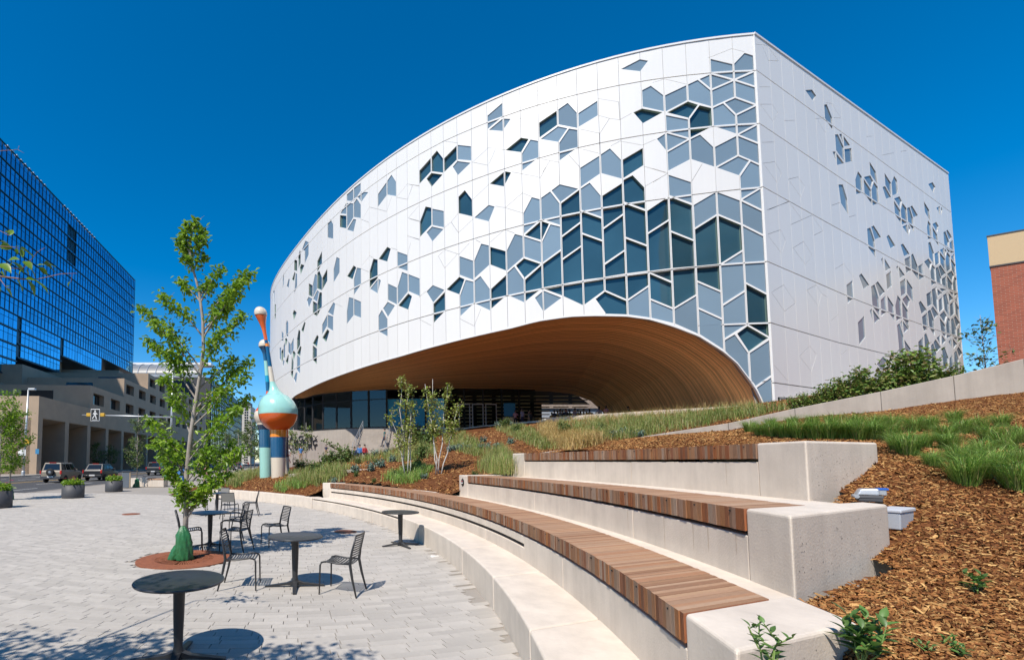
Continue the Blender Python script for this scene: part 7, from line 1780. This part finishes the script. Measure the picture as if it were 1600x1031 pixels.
# small grey rail at the building corner
p = at_y(1218, 636, 27.2); e = empty('rail_panel', (p[0], 27.2, 5.2), R(20), 'small grey mesh rail at the foot of the white corner', 'railing'); b = MB()
zt_ = at_y(1222, 620, 27.2)[2] - 5.2
for k in range(3): b.box(k * .75, k * .75 + .06, 0, .06, 0, zt_)
b.build('posts', M_METAL_DK, e); b = MB()
for z in (zt_ - .04, zt_ * .66, zt_ * .33, .1): b.box(0, 1.6, .01, .04, z, z + .04)
for k in range(14): b.box(k * .115, k * .115 + .015, .02, .035, .1, zt_)
b.build('mesh', M_METAL_DK, e)

# ================================================================== PEOPLE
def person_mesh(pose):
    """one continuous skinned body; front is -Y; joint positions in metres, height 1.74"""
    J = dict(pel=(0, 0, .95), spn=(0, .0, 1.12), chs=(0, .01, 1.33), nck=(0, .0, 1.47), hd0=(0, -.012, 1.58), hd1=(0, -.005, 1.70))
    for s, sg in (('L', 1), ('R', -1)):
        J['hp' + s] = (sg * .09, 0, .91); J['kn' + s] = (sg * .10, -.01, .50); J['an' + s] = (sg * .10, .02, .09); J['to' + s] = (sg * .115, -.14, .035)
        J['sh' + s] = (sg * .175, .01, 1.40); J['el' + s] = (sg * .235, .03, 1.12); J['wr' + s] = (sg * .245, -.03, .88); J['hn' + s] = (sg * .245, -.05, .80)
    if pose == 'walk':
        J.update(knL=(.095, -.17, .53), anL=(.095, -.26, .11), toL=(.10, -.42, .07), knR=(-.095, .05, .50), anR=(-.095, .26, .13), toR=(-.10, .14, .045), elL=(.23, .12, 1.13), wrL=(.235, .13, .89), hnL=(.235, .12, .81), elR=(-.23, -.06, 1.13), wrR=(-.22, -.22, .95), hnR=(-.22, -.28, .89))
    if pose == 'sit':
        for s, sg in (('L', 1), ('R', -1)):
            J['kn' + s] = (sg * .12, -.44, .92); J['an' + s] = (sg * .12, -.44, .50); J['to' + s] = (sg * .13, -.60, .45); J['wr' + s] = (sg * .15, -.28, 1.0); J['hn' + s] = (sg * .12, -.36, .99); J['el' + s] = (sg * .24, -.04, 1.12)
    if pose == 'lean': J.update(elL=(.25, -.08, 1.14), wrL=(.17, -.30, 1.20), hnL=(.14, -.37, 1.24))
    rad = dict(pel=(.15, .105), spn=(.13, .09), chs=(.155, .105), nck=(.055, .055), hd0=(.072, .085), hd1=(.078, .09))
    for s in 'LR': rad.update({'hp' + s: (.095, .1), 'kn' + s: (.062, .065), 'an' + s: (.042, .048), 'to' + s: (.042, .03), 'sh' + s: (.062, .06), 'el' + s: (.043, .043), 'wr' + s: (.03, .028), 'hn' + s: (.034, .02)})
    E_ = [('pel', 'spn'), ('spn', 'chs'), ('chs', 'nck'), ('nck', 'hd0'), ('hd0', 'hd1')]
    for s in 'LR': E_ += [('pel', 'hp' + s), ('hp' + s, 'kn' + s), ('kn' + s, 'an' + s), ('an' + s, 'to' + s), ('chs', 'sh' + s), ('sh' + s, 'el' + s), ('el' + s, 'wr' + s), ('wr' + s, 'hn' + s)]
    for s, sg in (('L', 1), ('R', -1)):      # four fingers and a thumb
        h = np.array(J['hn' + s]); d = h - np.array(J['wr' + s]); d /= np.linalg.norm(d)
        for k in range(4):
            n1, n2 = f'f{k}a{s}', f'f{k}b{s}'; off = np.array([0, (k - 1.5) * .019, 0]) if abs(d[2]) > .5 else np.array([(k - 1.5) * .019, 0, 0])
            J[n1] = tuple(h + d * .045 + off); J[n2] = tuple(h + d * (.085 + .01 * (1.5 - abs(k - 1.5))) + off * 1.1 + np.array([-sg * .012, 0, 0])); rad[n1] = (.0095, .0095); rad[n2] = (.007, .007); E_ += [('hn' + s, n1), (n1, n2)]
        J['th' + s] = tuple(h + d * .03 + (np.array([0, -.05, 0]) if abs(d[2]) > .5 else np.array([-sg * .05, 0, 0]))); rad['th' + s] = (.0095, .0095); E_.append(('wr' + s, 'th' + s))
    ks = list(J); me = bpy.data.meshes.new('body'); me.from_pydata([J[k] for k in ks], [(ks.index(a), ks.index(b_)) for a, b_ in E_], [])
    o = bpy.data.objects.new('body', me); COL.objects.link(o); o.modifiers.new('skin', 'SKIN')
    for i, k in enumerate(ks): me.skin_vertices[0].data[i].radius = rad[k]
    me.skin_vertices[0].data[0].use_root = True
    ss = o.modifiers.new('sub', 'SUBSURF'); ss.levels = 1; ss.render_levels = 1
    dg = bpy.context.evaluated_depsgraph_get(); m2 = bpy.data.meshes.new_from_object(o.evaluated_get(dg)); bpy.data.objects.remove(o)
    for _ in range(5): m2.materials.append(None)
    for p_ in m2.polygons:
        p_.use_smooth = True; x, y, z = p_.center
        if z > 1.50: mi = 3 if not (y > .02 or z > 1.715) else 4
        elif z > 1.44 and abs(x) < .07: mi = 3
        elif abs(x) > .18 and z < 1.2 and pose != 'sit': mi = 3
        elif z > .97 and not (pose == 'sit' and y < -.14 and z < 1.04): mi = 0
        elif z < (.10 if pose != 'sit' else .52): mi = 2
        else: mi = 1
        p_.material_index = mi
    return m2
HAIRM = MB(); HAIRM.lathe([(.001, 1.80), (.045, 1.795), (.078, 1.765), (.092, 1.71), (.088, 1.66), (.07, 1.60)], 14); HAIRMESH = HAIRM.mesh('hair', True); HAIRMESH.transform(Matrix.Translation((0, .018, 0)))
FACEM = MB()
for sx_ in (-.03, .03): FACEM.box(sx_ - .012, sx_ + .012, -.098, -.09, 1.645, 1.657)
FACEM.box(-.02, .02, -.1, -.092, 1.585, 1.592); FACEMESH = FACEM.mesh('face')
NOSE = MB(); NOSE.hexa([(-.012, -.092, 1.61), (.012, -.092, 1.61), (.012, -.118, 1.612), (-.012, -.118, 1.612)], [(-.006, -.09, 1.655), (.006, -.09, 1.655), (.006, -.098, 1.655), (-.006, -.098, 1.655)]); NOSEMESH = NOSE.mesh('nose')
EAR = MB(); EAR.box(-.092, -.08, .0, .03, 1.60, 1.66); EAR.box(.08, .092, .0, .03, 1.60, 1.66); EARMESH = EAR.mesh('ears')
BODY = {k: person_mesh(k) for k in ('stand', 'walk', 'sit', 'lean')}
def person(pose, loc, rz, shirt, legs, label, group=None, s=1.0, skin=None, shoes=None):
    e = empty('person', loc, rz, label, 'person', group); e.scale = (s, s, s)
    me = BODY[pose].copy(); mi_ = [p_.material_index for p_ in BODY[pose].polygons]; me.materials.clear(); o = link('body', me, e, [C_[shirt], C_[legs], shoes or C_['black'], skin or M_SKIN, M_HAIR]); me.polygons.foreach_set('material_index', mi_); me.update()
    link('hair', HAIRMESH.copy(), e, [M_HAIR]); link('face', FACEMESH.copy(), e, [M_HAIR]); link('nose', NOSEMESH.copy(), e, [skin or M_SKIN]); link('ears', EARMESH.copy(), e, [skin or M_SKIN]); return e
G0 = lambda px, py: on_z(px, py)
person('walk', G0(281.5, 784), R(200), 'blue', 'denim', 'person in a blue shirt and jeans walking behind the plaza tree', None, 1.02)
person('stand', G0(352, 751), R(180), 'green', 'tan', 'person in tan trousers and a dark top walking away on the promenade')
person('walk', G0(321.5, 764), R(30), 'pink', 'tan', 'person with bare legs half hidden by the plaza tree', None, .98)
person('walk', G0(366.5, 734), R(0), 'tan', 'grey', 'distant person in tan walking on the promenade', None)
person('stand', G0(388, 730), R(40), 'red', 'navy', 'distant person in a red top on the promenade')
person('walk', G0(381, 731), R(0), 'white', 'black', 'distant person in white beside the one in red')
person('stand', G0(310, 745), R(90), 'navy', 'black', 'person in navy behind the lower leaves of the plaza tree')
pp = lambda px, py, Y: (at_y(px, py, Y)[0], Y, at_y(px, py, Y)[2])
person('walk', (at_y(601, 700, 44.4)[0], 44.4, 3.178), R(250), 'teal', 'navy', 'person in dark clothes climbing the stairs')
person('sit', (at_y(570, 708, 43.45)[0], 43.45, 2.47 - .84), R(20), 'red', 'black', 'seated person in red on the stairs')
person('sit', (at_y(562, 708, 43.45)[0], 43.45, 2.47 - .84), R(-10), 'blue', 'black', 'seated person in blue on the stairs')
person('sit', (at_y(554, 709, 43.1)[0], 43.1, 2.235 - .84), R(-20), 'navy', 'black', 'seated person in navy on the stairs')
person('stand', pp(509.5, 712.5, 46), R(10), 'navy', 'tan', 'small child in a red cap before the stair wall', None, .62)
person('walk', pp(451, 724, 40), R(300), 'white', 'red', 'person in white and red carrying a pack beside the sculpture', None, .8)
person('stand', pp(470, 722, 40), R(20), 'blue', 'tan', 'person in blue behind the thin young trees', None, .8)
# visitors under the arch
random.seed(21)
crowd = [(862, 49), (866, 46.5), (871, 48), (875, 45), (879, 47.5), (884, 46), (890, 47), (894, 49), (898, 45.5), (903, 47), (907, 49), (912, 46), (916, 48), (921, 46.5), (925, 49), (866, 50), (882, 50), (900, 51), (936, 43.5), (947, 42.5), (982, 44), (805, 46), (816, 45), (826, 46.5), (829, 48)]
cols = ['black', 'navy', 'black', 'grey', 'black', 'navy', 'green', 'black', 'lilac', 'black']
for i, (px, Y) in enumerate(crowd):
    x = at_y(px, 640, Y)[0]; sh = cols[i % 10]; lg = ('black', 'navy', 'grey')[i % 3]
    if px == 947: sh, lb = 'pink', 'person in a pink top at the right end of the crowd under the arch'
    elif px == 936: lb = 'person in black with a raised arm under the rear arch'
    elif px == 805: sh, lb = 'pink', 'person in a reddish top before the slatted lobby windows'
    elif px == 816: sh, lb = 'lilac', 'person in pale lilac before the lobby windows'
    elif px == 982: lb = 'person in dark clothes by the right wall of the timber arch'
    elif px in (826, 829): lb = 'dark clothed visitor by the lobby doors, the ' + ('left' if px == 826 else 'right') + ' of two'
    else: k_ = sorted(c for c in crowd if c[0] not in (947, 936, 805, 816, 982, 826, 829)); lb = 'dark clothed visitor standing in the crowd under the arch, ' + ordinal(k_.index((px, Y)), len(k_))
    person('lean' if px == 936 else random.choice(('stand', 'stand', 'walk', 'lean')), (x, Y, 5.18), random.uniform(0, 6.28), sh, lg, lb, 'visitors in the crowd under the arch' if lb.startswith('dark clothed visitor standing') else ('visitors by the lobby doors' if 'lobby doors' in lb else None), random.uniform(.93, 1.04), M_SKIN if i % 3 else M_SKIN2)
